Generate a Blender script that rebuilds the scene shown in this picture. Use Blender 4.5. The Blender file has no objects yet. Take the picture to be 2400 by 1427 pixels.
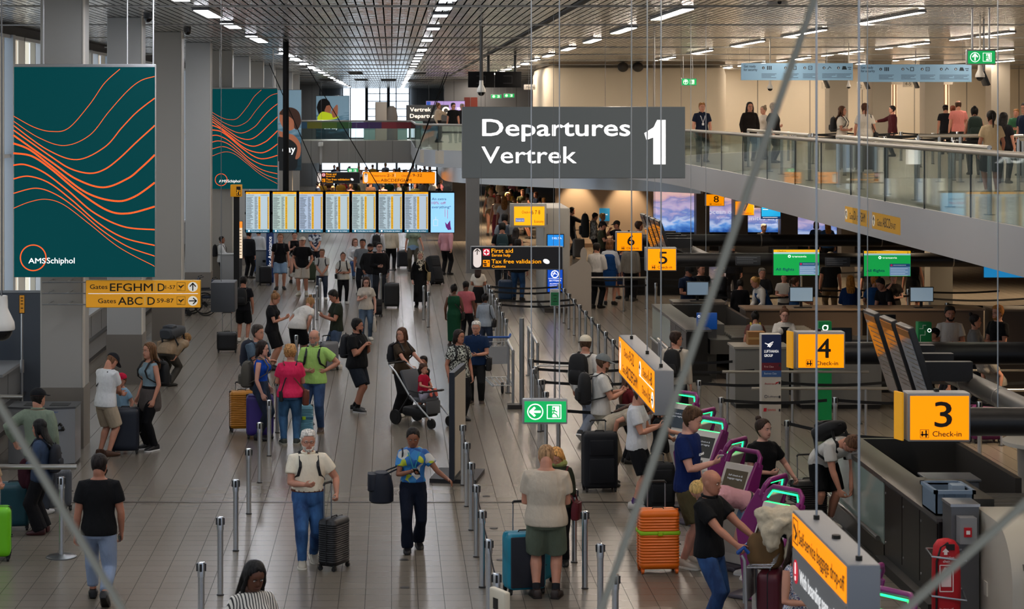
import bpy,bmesh,math,random
from math import sin,cos,pi,radians,sqrt,atan2
from mathutils import Vector as V,Matrix,Quaternion
random.seed(7)
C=bpy.context.scene.collection
scene=bpy.context.scene
# ------------------------------------------------------------------ camera, world, exposure
F,ZC,U0,V0=4900.0,5.58,917.0,254.0
cam_data=bpy.data.cameras.new('camera')
cam=bpy.data.objects.new('camera',cam_data)
C.objects.link(cam)
cam.location=(0,0,ZC)
cam.rotation_euler=(pi/2,0,0)
cam_data.sensor_width=36.0
cam_data.lens=36.0*F/2400.0
cam_data.shift_x=(1200.0-U0)/2400.0
cam_data.shift_y=-(713.5-V0)/2400.0
cam_data.clip_start,cam_data.clip_end=0.1,600
cam_data.dof.use_dof=True
cam_data.dof.focus_distance=36.0
cam_data.dof.aperture_fstop=5.0
scene.camera=cam
scene.view_settings.view_transform='Standard'
scene.view_settings.look='None'
scene.view_settings.gamma=1.0
scene.view_settings.use_curve_mapping=False
scene.view_settings.exposure=-0.12
scene.cycles.max_bounces=6
scene.cycles.diffuse_bounces=3
scene.cycles.glossy_bounces=3
scene.cycles.transparent_max_bounces=12
scene.cycles.caustics_reflective=False
scene.cycles.caustics_refractive=False
W=bpy.data.worlds.new('world')
scene.world=W
W.use_nodes=True
W.node_tree.nodes['Background'].inputs[0].default_value=(0.60,0.72,0.92,1)
W.node_tree.nodes['Background'].inputs[1].default_value=0.85
def P(u,v,Y):
 return V(((u-U0)*Y/F,Y,ZC-(v-V0)*Y/F))
def G(u,v,z=0.0):
 return P(u,v,F*(ZC-z)/(v-V0))
# ------------------------------------------------------------------ materials
def lin(c):
 return c/12.92 if c<=0.04045 else((c+0.055)/1.055)**2.4
def rgb(h):
 if isinstance(h,str):
  return tuple(lin(int(h[i:i+2],16)/255)for i in(0,2,4))
 return tuple(h[:3])
_M={}
def mat(h,rough=0.6,metal=0.0,emit=0.0,kind=None,h2=None,scale=1.0,spec=0.4):
 """one procedural material per distinct look; h and h2 are sRGB hex colours"""
 key=(h,rough,metal,emit,kind,h2,scale,spec)
 if key in _M:
  return _M[key]
 m=bpy.data.materials.new('%s_%s'%(kind or 'plain',h))
 m.use_nodes=True
 nt=m.node_tree
 b=nt.nodes['Principled BSDF']
 c=rgb(h)+(1,)
 b.inputs['Base Color'].default_value=c
 b.inputs['Roughness'].default_value=rough
 b.inputs['Metallic'].default_value=metal
 b.inputs['Specular IOR Level'].default_value=spec
 N=nt.nodes.new
 L=nt.links.new
 def coord(which='Object',sc=(1,1,1)):
  t=N('ShaderNodeTexCoord')
  mp=N('ShaderNodeMapping')
  mp.inputs['Scale'].default_value=sc
  L(t.outputs[which],mp.inputs[0])
  return mp.outputs[0]
 def ramp(fac,stops):
  r=N('ShaderNodeValToRGB')
  L(fac,r.inputs[0])
  e=r.color_ramp.elements
  while len(e)<len(stops):
   e.new(0.5)
  for k,(p,col)in enumerate(stops):
   e[k].position=p
   e[k].color=col+(1,)if len(col)==3 else col
  return r
 if emit:
  b.inputs['Emission Color'].default_value=c
  b.inputs['Emission Strength'].default_value=emit*(1.2 if emit<=3 else 1.0)
 if kind=='lit':
  b.inputs['Base Color'].default_value=tuple(x*.3 for x in c[:3])+(1,)
  b.inputs['Specular IOR Level'].default_value=.1
 if kind=='cloth':
  n=N('ShaderNodeTexNoise')
  n.inputs['Scale'].default_value=7
  n.inputs['Detail'].default_value=3
  L(coord('Object',(1.6,1.6,0.8)),n.inputs['Vector'])
  bp=N('ShaderNodeBump')
  bp.inputs['Strength'].default_value=0.55
  bp.inputs['Distance'].default_value=0.05
  L(n.outputs['Fac'],bp.inputs['Height'])
  L(bp.outputs[0],b.inputs['Normal'])
  b.inputs['Roughness'].default_value=0.85
  b.inputs['Specular IOR Level'].default_value=0.2
 elif kind=='denim':
  n=N('ShaderNodeTexNoise')
  n.inputs['Scale'].default_value=5
  n.inputs['Detail'].default_value=4
  L(coord('Object',(1.5,1.5,0.7)),n.inputs['Vector'])
  c2=rgb(h2)if h2 else tuple(min(1,x*1.9+0.02)for x in c[:3])
  r=ramp(n.outputs['Fac'],[(0.35,c[:3]),(0.72,c2)])
  L(r.outputs[0],b.inputs['Base Color'])
  bp=N('ShaderNodeBump')
  bp.inputs['Strength'].default_value=0.5
  bp.inputs['Distance'].default_value=0.04
  L(n.outputs['Fac'],bp.inputs['Height'])
  L(bp.outputs[0],b.inputs['Normal'])
  b.inputs['Roughness'].default_value=0.85
 elif kind=='print':
  n=N('ShaderNodeTexNoise')
  n.inputs['Scale'].default_value=26*scale
  n.inputs['Detail'].default_value=2
  L(coord('Object'),n.inputs['Vector'])
  r=ramp(n.outputs['Fac'],[(0.47,c[:3]),(0.53,rgb(h2))])
  L(r.outputs[0],b.inputs['Base Color'])
  b.inputs['Roughness'].default_value=0.85
 elif kind=='stripes':
  n=N('ShaderNodeTexWave')
  n.inputs['Scale'].default_value=12*scale
  n.inputs['Distortion'].default_value=1.2
  L(coord('Object'),n.inputs['Vector'])
  r=ramp(n.outputs['Fac'],[(0.62,c[:3]),(0.7,rgb(h2))])
  L(r.outputs[0],b.inputs['Base Color'])
 elif kind=='confetti':
  n=N('ShaderNodeTexVoronoi')
  n.inputs['Scale'].default_value=55*scale
  L(coord('Object'),n.inputs['Vector'])
  r=ramp(n.outputs['Color'],[(0.0,(0.02,0.03,0.06)),(0.3,(0.75,0.75,0.75)),(0.5,(0.05,0.12,0.3)),(0.7,(0.7,0.7,0.72)),(0.85,(0.45,0.1,0.1)),(1.0,(0.8,0.8,0.8))])
  r.color_ramp.interpolation='CONSTANT'
  L(r.outputs[0],b.inputs['Base Color'])
 elif kind=='patches':
  n=N('ShaderNodeTexVoronoi')
  n.inputs['Scale'].default_value=5.5*scale
  L(coord('Object'),n.inputs['Vector'])
  r=ramp(n.outputs['Color'],[(0.0,(0.01,0.09,0.32)),(0.3,(0.03,0.22,0.55)),(0.5,(0.42,0.5,0.03)),(0.62,(0.5,0.52,0.5)),(0.7,(0.02,0.14,0.42)),(0.9,(0.05,0.3,0.6))])
  r.color_ramp.interpolation='CONSTANT'
  L(r.outputs[0],b.inputs['Base Color'])
 elif kind=='hair':
  n=N('ShaderNodeTexNoise')
  n.inputs['Scale'].default_value=60
  n.inputs['Detail'].default_value=2
  L(coord('Object',(1,1,0.12)),n.inputs['Vector'])
  c2=rgb(h2)if h2 else tuple(x*1.7+0.01 for x in c[:3])
  r=ramp(n.outputs['Fac'],[(0.35,tuple(x*0.6 for x in c[:3])),(0.7,c2)])
  L(r.outputs[0],b.inputs['Base Color'])
  bp=N('ShaderNodeBump')
  bp.inputs['Strength'].default_value=0.5
  bp.inputs['Distance'].default_value=0.01
  L(n.outputs['Fac'],bp.inputs['Height'])
  L(bp.outputs[0],b.inputs['Normal'])
  b.inputs['Roughness'].default_value=0.6
  b.inputs['Specular IOR Level'].default_value=0.2
 elif kind=='skin':
  n=N('ShaderNodeTexNoise')
  n.inputs['Scale'].default_value=9
  L(coord('Object'),n.inputs['Vector'])
  r=ramp(n.outputs['Fac'],[(0.3,tuple(x*0.9 for x in c[:3])),(0.7,(min(1,c[0]*1.08),c[1],c[2]*0.97))])
  L(r.outputs[0],b.inputs['Base Color'])
  b.inputs['Roughness'].default_value=0.55
 elif kind=='brushed':
  n=N('ShaderNodeTexNoise')
  n.inputs['Scale'].default_value=4
  L(coord('Object',(30,30,0.6)),n.inputs['Vector'])
  r=ramp(n.outputs['Fac'],[(0.3,(rough*0.8,)*3),(0.7,(min(1,rough*1.3),)*3)])
  L(r.outputs[0],b.inputs['Roughness'])
 elif kind=='clouds':
  n=N('ShaderNodeTexNoise')
  n.inputs['Scale'].default_value=1.5
  n.inputs['Detail'].default_value=6
  n.inputs['Distortion'].default_value=0.6
  L(coord('Object',(0.8,1,2.0)),n.inputs['Vector'])
  sx=N('ShaderNodeSeparateXYZ')
  L(coord('Generated'),sx.inputs[0])
  ad=N('ShaderNodeMath')
  ad.operation='MULTIPLY_ADD'
  L(n.outputs['Fac'],ad.inputs[0])
  ad.inputs[1].default_value=0.85
  L(sx.outputs[2],ad.inputs[2])
  r=ramp(ad.outputs[0],[(0.28,(0.02,0.10,0.42)),(0.42,(0.14,0.36,0.85)),(0.52,(0.55,0.66,0.95)),(0.62,(0.16,0.25,0.62)),(0.75,(0.62,0.5,0.75)),(0.88,(0.30,0.28,0.55)),(1.0,(0.85,0.52,0.5))])
  ad2=N('ShaderNodeMath')
  ad2.operation='MULTIPLY'
  ad2.inputs[1].default_value=0.72
  L(ad.outputs[0],ad2.inputs[0])
  L(ad2.outputs[0],r.inputs[0])
  L(r.outputs[0],b.inputs['Emission Color'])
  L(r.outputs[0],b.inputs['Base Color'])
  b.inputs['Emission Strength'].default_value=emit
 elif kind=='photo':
  sx=N('ShaderNodeSeparateXYZ')
  L(coord('Generated'),sx.inputs[0])
  n=N('ShaderNodeTexNoise')
  n.inputs['Scale'].default_value=2.2
  L(coord('Object',(0.5,1,2.5)),n.inputs['Vector'])
  ad=N('ShaderNodeMath')
  ad.operation='MULTIPLY_ADD'
  L(n.outputs['Fac'],ad.inputs[0])
  ad.inputs[1].default_value=0.85
  L(sx.outputs[2],ad.inputs[2])
  r=ramp(ad.outputs[0],[(0.2,(0.006,0.01,0.014)),(0.6,(0.012,0.03,0.04)),(0.85,(0.05,0.13,0.19)),(1.0,(0.16,0.26,0.33))])
  L(r.outputs[0],b.inputs['Base Color'])
  L(r.outputs[0],b.inputs['Emission Color'])
  b.inputs['Emission Strength'].default_value=emit
 elif kind=='glass':
  nt.nodes.remove(b)
  tr=N('ShaderNodeBsdfTransparent')
  tr.inputs[0].default_value=c
  gl=N('ShaderNodeBsdfGlossy')
  gl.inputs['Roughness'].default_value=0.02
  fr=N('ShaderNodeFresnel')
  fr.inputs[0].default_value=1.55
  mx=N('ShaderNodeMixShader')
  fm=N('ShaderNodeMath')
  fm.operation='MULTIPLY'
  fm.inputs[1].default_value=0.6
  L(fr.outputs[0],fm.inputs[0])
  L(fm.outputs[0],mx.inputs[0])
  L(tr.outputs[0],mx.inputs[1])
  L(gl.outputs[0],mx.inputs[2])
  L(mx.outputs[0],nt.nodes['Material Output'].inputs[0])
 elif kind=='tiles':
  g=N('ShaderNodeNewGeometry')
  s=N('ShaderNodeSeparateXYZ')
  L(g.outputs['Position'],s.inputs[0])
  def m2(op,a,bv):
   x=N('ShaderNodeMath')
   x.operation=op
   for i,q in enumerate((a,bv)):
    if q is None:
     continue
    if isinstance(q,(int,float)):
     x.inputs[i].default_value=q
    else:
     L(q,x.inputs[i])
   return x.outputs[0]
  tx=m2('DIVIDE',s.outputs[0],0.30)
  ty=m2('DIVIDE',s.outputs[1],0.30)
  fx=m2('FRACT',m2('ADD',tx,100.0),None)
  fy=m2('FRACT',ty,None)
  jx=m2('LESS_THAN',fx,0.021)
  jy=m2('LESS_THAN',fy,0.032)
  cb=N('ShaderNodeCombineXYZ')
  L(m2('FLOOR',tx,None),cb.inputs[0])
  L(m2('FLOOR',ty,None),cb.inputs[1])
  wn=N('ShaderNodeTexWhiteNoise')
  wn.noise_dimensions='2D'
  L(cb.outputs[0],wn.inputs['Vector'])
  big=N('ShaderNodeTexNoise')
  big.inputs['Scale'].default_value=0.35
  L(g.outputs['Position'],big.inputs['Vector'])
  vv=m2('ADD',m2('MULTIPLY',wn.outputs['Value'],0.5),m2('MULTIPLY',big.outputs['Fac'],0.5))
  r=ramp(vv,[(0.1,tuple(x*0.96 for x in c[:3])),(0.9,tuple(x*1.04 for x in c[:3]))])
  mxa=N('ShaderNodeMixRGB')
  L(jy,mxa.inputs[0])
  L(r.outputs[0],mxa.inputs[1])
  mxa.inputs[2].default_value=tuple(x*0.55 for x in c[:3])+(1,)
  mxb=N('ShaderNodeMixRGB')
  L(jx,mxb.inputs[0])
  L(mxa.outputs[0],mxb.inputs[1])
  mxb.inputs[2].default_value=(0.03,0.027,0.024,1)
  L(mxb.outputs[0],b.inputs['Base Color'])
  L(m2('MULTIPLY',m2('SUBTRACT',1.0,m2('MAXIMUM',jx,m2('MULTIPLY',jy,0.6))),spec),b.inputs['Specular IOR Level'])
  L(m2('ADD',m2('MULTIPLY',wn.outputs['Value'],0.006),rough),b.inputs['Roughness'])
 elif kind=='slats':
  g=N('ShaderNodeNewGeometry')
  s=N('ShaderNodeSeparateXYZ')
  L(g.outputs['Position'],s.inputs[0])
  d=N('ShaderNodeMath')
  d.operation='MULTIPLY_ADD'
  d.inputs[1].default_value=1/0.16
  d.inputs[2].default_value=200
  L(s.outputs[0],d.inputs[0])
  f=N('ShaderNodeMath')
  f.operation='FRACT'
  L(d.outputs[0],f.inputs[0])
  l=N('ShaderNodeMath')
  l.operation='LESS_THAN'
  l.inputs[1].default_value=0.17
  sp=N('ShaderNodeMath')
  sp.operation='MULTIPLY_ADD'
  sp.inputs[1].default_value=-spec
  sp.inputs[2].default_value=spec
  L(l.outputs[0],sp.inputs[0])
  L(sp.outputs[0],b.inputs['Specular IOR Level'])
  L(f.outputs[0],l.inputs[0])
  mx=N('ShaderNodeMixRGB')
  L(l.outputs[0],mx.inputs[0])
  mx.inputs[1].default_value=c
  mx.inputs[2].default_value=(0.004,0.004,0.004,1)
  L(mx.outputs[0],b.inputs['Base Color'])
  iv=N('ShaderNodeMath')
  iv.operation='MULTIPLY_ADD'
  iv.inputs[1].default_value=-metal
  iv.inputs[2].default_value=metal
  L(l.outputs[0],iv.inputs[0])
  L(iv.outputs[0],b.inputs['Metallic'])
  n=N('ShaderNodeTexNoise')
  n.inputs['Scale'].default_value=1.3
  L(coord('Object',(3.0,1.6,1)),n.inputs['Vector'])
  bp=N('ShaderNodeBump')
  bp.inputs['Strength'].default_value=0.4
  bp.inputs['Distance'].default_value=0.12
  L(n.outputs['Fac'],bp.inputs['Height'])
  L(bp.outputs[0],b.inputs['Normal'])
 elif kind=='panels':
  g=N('ShaderNodeNewGeometry')
  s=N('ShaderNodeSeparateXYZ')
  L(g.outputs['Position'],s.inputs[0])
  a=N('ShaderNodeMath')
  a.operation='ADD'
  L(s.outputs[0],a.inputs[0])
  L(s.outputs[1],a.inputs[1])
  d=N('ShaderNodeMath')
  d.operation='DIVIDE'
  d.inputs[1].default_value=scale
  L(a.outputs[0],d.inputs[0])
  f=N('ShaderNodeMath')
  f.operation='FRACT'
  L(d.outputs[0],f.inputs[0])
  l=N('ShaderNodeMath')
  l.operation='LESS_THAN'
  l.inputs[1].default_value=0.02
  L(f.outputs[0],l.inputs[0])
  mx=N('ShaderNodeMixRGB')
  L(l.outputs[0],mx.inputs[0])
  mx.inputs[1].default_value=c
  mx.inputs[2].default_value=tuple(x*0.4 for x in c[:3])+(1,)
  L(mx.outputs[0],b.inputs['Base Color'])
 _M[key]=m
 return m
def cloth(h):
 return mat(h,kind='cloth')
STEEL=lambda:mat('B9BCC0',0.28,0.9)
DSTEEL=lambda:mat('6A6A6A',0.3,0.9)
BLACK=lambda:mat('0B0B0C',0.45)
RUBBER=lambda:mat('111111',0.8)
# ------------------------------------------------------------------ mesh builder
class MB:
 def __init__(s):
  s.v,s.f,s.m=[],[],[]
 def add(s,vs,fs,mi=0):
  o=len(s.v)
  s.v+=[tuple(p)for p in vs]
  s.f+=[tuple(i+o for i in f)for f in fs]
  s.m+=[mi]*len(fs)
  return s
 def loft(s,rings,caps=True,mi=0,closed=True):
  n=len(rings[0])
  vs=[p for r in rings for p in r]
  fs=[]
  for k in range(len(rings)-1):
   for i in range(n if closed else n-1):
    j=(i+1)%n
    fs.append((k*n+i,k*n+j,(k+1)*n+j,(k+1)*n+i))
  if caps:
   fs.append(tuple(range(n-1,-1,-1)))
   fs.append(tuple(range((len(rings)-1)*n,len(rings)*n)))
  return s.add(vs,fs,mi)
 def ell(s,segs,n=12,mi=0,e=1.0):
  """segs: (centre, xaxis, yaxis, rx, ry): elliptical rings"""
  rings=[]
  for c,xa,ya,rx,ry in segs:
   r=[]
   for i in range(n):
    t=2*pi*i/n
    a,b=cos(t),sin(t)
    if e!=1.0:
     a=math.copysign(abs(a)**e,a)
     b=math.copysign(abs(b)**e,b)
    r.append(c+xa*(rx*a)+ya*(ry*b))
   rings.append(r)
  return s.loft(rings,mi=mi)
 def tube(s,pts,rad,n=8,mi=0,caps=True):
  pts=[V(p)for p in pts]
  if not isinstance(rad,(list,tuple)):
   rad=[rad]*len(pts)
  rings=[]
  ref=None
  for k,p in enumerate(pts):
   a=pts[max(0,k-1)]
   b=pts[min(len(pts)-1,k+1)]
   d=(b-a)
   if d.length<1e-9:
    d=V((0,0,1))
   d.normalize()
   if ref is None:
    ref=V((1,0,0))if abs(d.x)<0.8 else V((0,1,0))
   xa=(ref-d*ref.dot(d))
   xa.normalize()
   ya=d.cross(xa)
   ref=xa
   rings.append([p+xa*(rad[k]*cos(2*pi*i/n))+ya*(rad[k]*sin(2*pi*i/n))for i in range(n)])
  return s.loft(rings,caps=caps,mi=mi)
 def box(s,a,b,mi=0):
  x0,y0,z0=a
  x1,y1,z1=b
  vs=[(x0,y0,z0),(x1,y0,z0),(x1,y1,z0),(x0,y1,z0),(x0,y0,z1),(x1,y0,z1),(x1,y1,z1),(x0,y1,z1)]
  return s.add(vs,[(3,2,1,0),(4,5,6,7),(0,1,5,4),(1,2,6,5),(2,3,7,6),(3,0,4,7)],mi)
 def rbox(s,a,b,r=0.02,mi=0,ax=2,n=3):
  """box whose edges round about axis ax and whose two ends are chamfered by r"""
  lo=[min(a[i],b[i])for i in range(3)]
  hi=[max(a[i],b[i])for i in range(3)]
  o=[i for i in range(3)if i!=ax]
  r=min(r,0.49*(hi[o[0]]-lo[o[0]]),0.49*(hi[o[1]]-lo[o[1]]),0.49*(hi[ax]-lo[ax]))
  def ring(z,ins):
   pts=[]
   for qx,qy,t0 in((1,1,0),(-1,1,1),(-1,-1,2),(1,-1,3)):
    cx=(hi[o[0]]-r)if qx>0 else(lo[o[0]]+r)
    cy=(hi[o[1]]-r)if qy>0 else(lo[o[1]]+r)
    for k in range(n+1):
     t=(t0+k/n)*pi/2
     rr=max(r-ins,1e-5)
     p=[0,0,0]
     p[o[0]]=cx+rr*cos(t)
     p[o[1]]=cy+rr*sin(t)
     p[ax]=z
     pts.append(V(p))
   return pts if ax!=1 else pts[::-1]
  q=r*0.3
  rings=[ring(lo[ax],r*0.7),ring(lo[ax]+q,q*0.6),ring(lo[ax]+r,0),ring(hi[ax]-r,0),ring(hi[ax]-q,q*0.6),ring(hi[ax],r*0.7)]
  return s.loft(rings,mi=mi)
 def cyl(s,a,b,r,r2=None,n=16,mi=0):
  return s.tube([a,b],[r,r if r2 is None else r2],n,mi)
 def lathe(s,c,prof,n=20,mi=0):
  c=V(c)
  X,Y=V((1,0,0)),V((0,1,0))
  return s.ell([(c+V((0,0,z)),X,Y,max(r,1e-4),max(r,1e-4))for r,z in prof],n,mi)
 def ball(s,c,r,n=10,m=7,mi=0,xa=None,ya=None,za=None,e=1.0):
  c=V(c)
  if not isinstance(r,(tuple,list)):
   r=(r,r,r)
  xa,ya,za=xa or V((1,0,0)),ya or V((0,1,0)),za or V((0,0,1))
  segs=[]
  for k in range(m+1):
   t=pi*k/m
   z,q=-cos(t),max(sin(t),0.02)
   if e!=1.0:
    z=math.copysign(abs(z)**e,z)
    q=max(abs(q)**e,0.02)
   segs.append((c+za*(r[2]*z),xa,ya,r[0]*q,r[1]*q))
  return s.ell(segs,n,mi,e)
 def prism(s,poly,z0,z1,mi=0):
  """poly: list of (x, y) counter-clockwise, extruded in z"""
  n=len(poly)
  vs=[(x,y,z0)for x,y in poly]+[(x,y,z1)for x,y in poly]
  fs=[tuple(range(n-1,-1,-1)),tuple(range(n,2*n))]+[(i,(i+1)%n,n+(i+1)%n,n+i)for i in range(n)]
  return s.add(vs,fs,mi)
 def build(s,name,m,parent=None,smooth=True,voxel=0,smooths=2,bevel=0,loc=None,angle=0.7):
  me=bpy.data.meshes.new(name)
  me.from_pydata(s.v,[],s.f)
  ms=m if isinstance(m,(list,tuple))else[m]
  for x in ms:
   me.materials.append(x)
  if len(ms)>1:
   me.polygons.foreach_set('material_index',s.m)
  o=bpy.data.objects.new(name,me)
  C.objects.link(o)
  if parent is not None:
   o.parent=parent
  if loc is not None:
   o.location=loc
  if smooth:
   me.polygons.foreach_set('use_smooth',[True]*len(me.polygons))
   if not voxel:
    try:
     me.set_sharp_from_angle(angle=angle)
    except Exception:
     pass
  if voxel:
   r=o.modifiers.new('remesh','REMESH')
   r.mode='VOXEL'
   r.voxel_size=voxel
   r.use_smooth_shade=True
   if smooths:
    k=o.modifiers.new('smooth','SMOOTH')
    k.factor=0.5
    k.iterations=smooths
  if bevel:
   k=o.modifiers.new('bevel','BEVEL')
   k.width=bevel
   k.segments=2
  return o
def thing(name,label,cat,loc=(0,0,0),rot=0.0,group=None):
 o=bpy.data.objects.new(name,None)
 o.empty_display_size=0.2
 C.objects.link(o)
 o.location=loc
 o.rotation_euler=(0,0,rot)
 return tag(o,label,cat,group)
def tag(o,label,cat,group=None):
 o['label']=label
 o['category']=cat
 if group:
  o['group']=group
 return o
def struct(o):
 o['kind']='structure'
 return o
def tmesh(body,h,w=None,align='LEFT',bold=0.0,name='lettering'):
 cu=bpy.data.curves.new('t','FONT')
 cu.body=body
 cu.size=1.0
 cu.resolution_u=3
 ob=bpy.data.objects.new('t',cu)
 me=bpy.data.meshes.new_from_object(ob)
 bpy.data.objects.remove(ob)
 bpy.data.curves.remove(cu)
 n=len(me.vertices)
 co=[0.0]*(3*n)
 me.vertices.foreach_get('co',co)
 xs=co[0::3]or[0]
 x0,x1=min(xs),max(xs)
 sz=h/0.73
 sx=sz if w is None else w/max(1e-6,x1-x0)
 off={'LEFT':x0,'CENTER':(x0+x1)/2,'RIGHT':x1}[align]
 out=[]
 for i in range(n):
  out+=[(co[3*i]-off)*sx,0.0,co[3*i+1]*sz]
 me.vertices.foreach_set('co',out)
 me.name=name
 if bold:
  vs=[tuple(v.co)for v in me.vertices]
  fs=[tuple(p.vertices)for p in me.polygons]
  d=bold*sz
  av,af=[],[]
  for k,(dx,dz)in enumerate(((-d,0),(d,0),(0,d*.7),(0,-d*.7))):
   av+=[(x+dx,y-.0002*k,z+dz)for x,y,z in vs]
   af+=[tuple(i+k*n for i in f)for f in fs]
  me=bpy.data.meshes.new(name)
  me.from_pydata(av,[],af)
 return me
class Board:
 """a flat-faced thing: local x to the reader's right, local z up, local -y towards the reader"""
 def __init__(s,name,label,cat,u0,v0,u1,v1,Y,depth=0.08,rot=0.0,group=None,mpp=None,loc=None):
  s.k=mpp or Y/F
  s.uc,s.vc=(u0+u1)/2,(v0+v1)/2
  s.w,s.h,s.d=(u1-u0)*s.k,(v1-v0)*s.k,depth
  s.root=thing(name,label,cat,loc if loc is not None else P(s.uc,s.vc,Y),rot,group)
 def xz(s,u,v):
  return(u-s.uc)*s.k,(s.vc-v)*s.k
 def housing(s,m,name='housing',r=0.012):
  MB().rbox((-s.w/2,0,-s.h/2),(s.w/2,s.d,s.h/2),r,ax=1).build(name,m,s.root)
  return s
 def panel(s,u0,v0,u1,v1,m,name='face',y=-0.006,t=0.006):
  x0,z1=s.xz(u0,v0)
  x1,z0=s.xz(u1,v1)
  return MB().box((x0,y,z0),(x1,y+t,z1)).build(name,m,s.root,smooth=False)
 def text(s,body,u,v,hpx,m,wpx=None,align='LEFT',bold=0.0,name='lettering',y=-0.009):
  """baseline at pixel (u, v), capitals hpx pixels tall"""
  me=tmesh(body,hpx*s.k,None if wpx is None else wpx*s.k,align,bold,name)
  me.materials.append(m)
  o=bpy.data.objects.new(name,me)
  C.objects.link(o)
  o.parent=s.root
  x,z=s.xz(u,v)
  o.location=(x,y,z)
  return o
 def poly(s,pts,m,name='pictogram',y=-0.008,t=0.002):
  q=[s.xz(u,v)for u,v in pts]
  ar=sum(q[i][0]*q[(i+1)%len(q)][1]-q[(i+1)%len(q)][0]*q[i][1]for i in range(len(q)))
  if ar<0:
   q=q[::-1]
  n=len(q)
  mb=MB()
  vs=[(x,y,z)for x,z in q]+[(x,y+t,z)for x,z in q]
  fs=[tuple(range(n)),tuple(range(2*n-1,n-1,-1))]+[(i,n+i,n+(i+1)%n,(i+1)%n)for i in range(n)]
  mb.add(vs,fs)
  return mb.build(name,m,s.root,smooth=False)
 def strokes(s,lines,wpx,m,name='pictogram',y=-0.008,t=0.002):
  """flat strokes: list of polylines in pixels, one mesh"""
  mb=MB()
  hw=wpx*s.k/2
  for ln in lines:
   q=[s.xz(u,v)for u,v in ln]
   for(x0,z0),(x1,z1)in zip(q,q[1:]):
    dx,dz=x1-x0,z1-z0
    l=sqrt(dx*dx+dz*dz)or 1e-6
    nx,nz=-dz/l*hw,dx/l*hw
    ex,ez=dx/l*hw*0.4,dz/l*hw*0.4
    c=[(x0+nx-ex,z0+nz-ez),(x0-nx-ex,z0-nz-ez),(x1-nx+ex,z1-nz+ez),(x1+nx+ex,z1+nz+ez)]
    mb.add([(a,y,b)for a,b in c]+[(a,y+t,b)for a,b in c],[(0,1,2,3),(7,6,5,4),(0,4,5,1),(1,5,6,2),(2,6,7,3),(3,7,4,0)])
  return mb.build(name,m,s.root,smooth=False)
 def disc(s,u,v,rpx,m,name='pictogram',y=-0.008,ry=None,n=24):
  ry=ry or rpx
  return s.poly([(u+rpx*cos(2*pi*i/n),v+ry*sin(2*pi*i/n))for i in range(n)],m,name,y)
 def ring(s,u,v,rpx,wpx,m,name='pictogram',y=-0.008,n=40):
  return s.strokes([[(u+rpx*cos(2*pi*i/n),v+rpx*sin(2*pi*i/n))for i in range(n+1)]],wpx,m,name,y)
 def pill(s,u0,v0,u1,v1,m,name='pictogram',y=-0.008):
  r=(u1-u0)/2
  uc=(u0+u1)/2
  pts=[(uc+r*cos(t),v0+r+r*sin(t))for t in[pi+pi*k/8 for k in range(9)]]+[(uc+r*cos(t),v1-r+r*sin(t))for t in[pi*k/8 for k in range(9)]]
  return s.poly(pts,m,name,y)
 def arrow(s,u,v,size,ang,m,wpx,name='arrow',y=-0.010):
  """arrow centred at (u, v); ang 0 points up, 90 right, 180 down, 270 left"""
  t=radians(ang)
  def R(a,b):
   return(u+a*cos(t)-b*sin(t),v+a*sin(t)+b*cos(t))
  h=size/2
  return s.strokes([[R(0,h),R(0,-h)],[R(-h*0.8,-h*0.1),R(0,-h)],[R(h*0.8,-h*0.1),R(0,-h)]],wpx,m,name,y)
 def cable(s,u,v_top_z,m=None,r=0.004,y=None,name='hanging_cable'):
  x,_=s.xz(u,0)
  zt=v_top_z-s.root.location.z
  MB().cyl((x,s.d/2 if y is None else y,s.h/2-0.01),(x,s.d/2 if y is None else y,zt),r,n=6).build(name,m or DSTEEL(),s.root)
# ------------------------------------------------------------------ the hall
CEIL=7.43
UP=3.96
rng=random.Random(3)
def slab(name,a,b,m,kind=True):
 o=MB().box(a,b).build(name,m,smooth=False)
 return struct(o)if kind else o
slab('floor',(-9,4,-0.3),(30,200,0),mat('70695F',0.26,kind='tiles',spec=0.5))
slab('ceiling',(-9,4,CEIL),(30,200,CEIL+0.2),mat('C2C1BD',0.17,0.72,kind='slats'))
slab('trim_1',(-5.0,29.58,0.0),(4.9,29.66,0.004),mat('4A3F36',0.35,0.6))
slab('trim_2',(3.25,6,CEIL-0.03),(3.37,120,CEIL),mat('050505',0.6))
wallm=mat('8F8F8C',0.6,kind='panels',scale=1.5)
XW=-8.5
slab('wall_left',(XW-0.25,4,0),(XW,200,1.0),mat('7C828A',0.6))
slab('wall_left_upper',(XW-0.25,4,7.2),(XW,200,CEIL),mat('3A3A3A',0.6))
frame_m=mat('C9CBCB',0.45,0.2)
pane_m=[mat('D9D6C6',0.4,emit=0.8),mat('B4C6DA',0.4,emit=0.95),mat('DCE6F2',0.4,emit=1.0),mat('D8CCB9',0.4,emit=0.6)]
n=0
y=6.0
while y<122:
 n+=1
 wdw=thing('window_%d'%n,'tall hall window','window',(XW,y,1.0))
 del wdw['label'],wdw['category']
 wdw['kind']='structure'
 fr=MB()
 fr.box((-0.02,0,0),(0.18,0.30,6.2)).box((-0.02,1.75,0),(0.12,1.85,6.2)).box((-0.02,3.32,0),(0.1,3.4,6.2))
 fr.box((-0.02,0,3.5),(0.12,4.0,3.58)).box((-0.02,0,6.12),(0.12,4.0,6.2)).box((-0.02,0,0),(0.2,4.0,0.07))
 fr.build('window_frame',frame_m,wdw,smooth=False)
 for a,b,k in((0.3,1.75,n),(1.85,3.32,n+1),(3.4,4.0,n+3)):
  MB().box((-0.06,a,0.05),(-0.04,b,6.15)).build('pane',pane_m[k%4],wdw,smooth=False)
 y+=4.0
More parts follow.
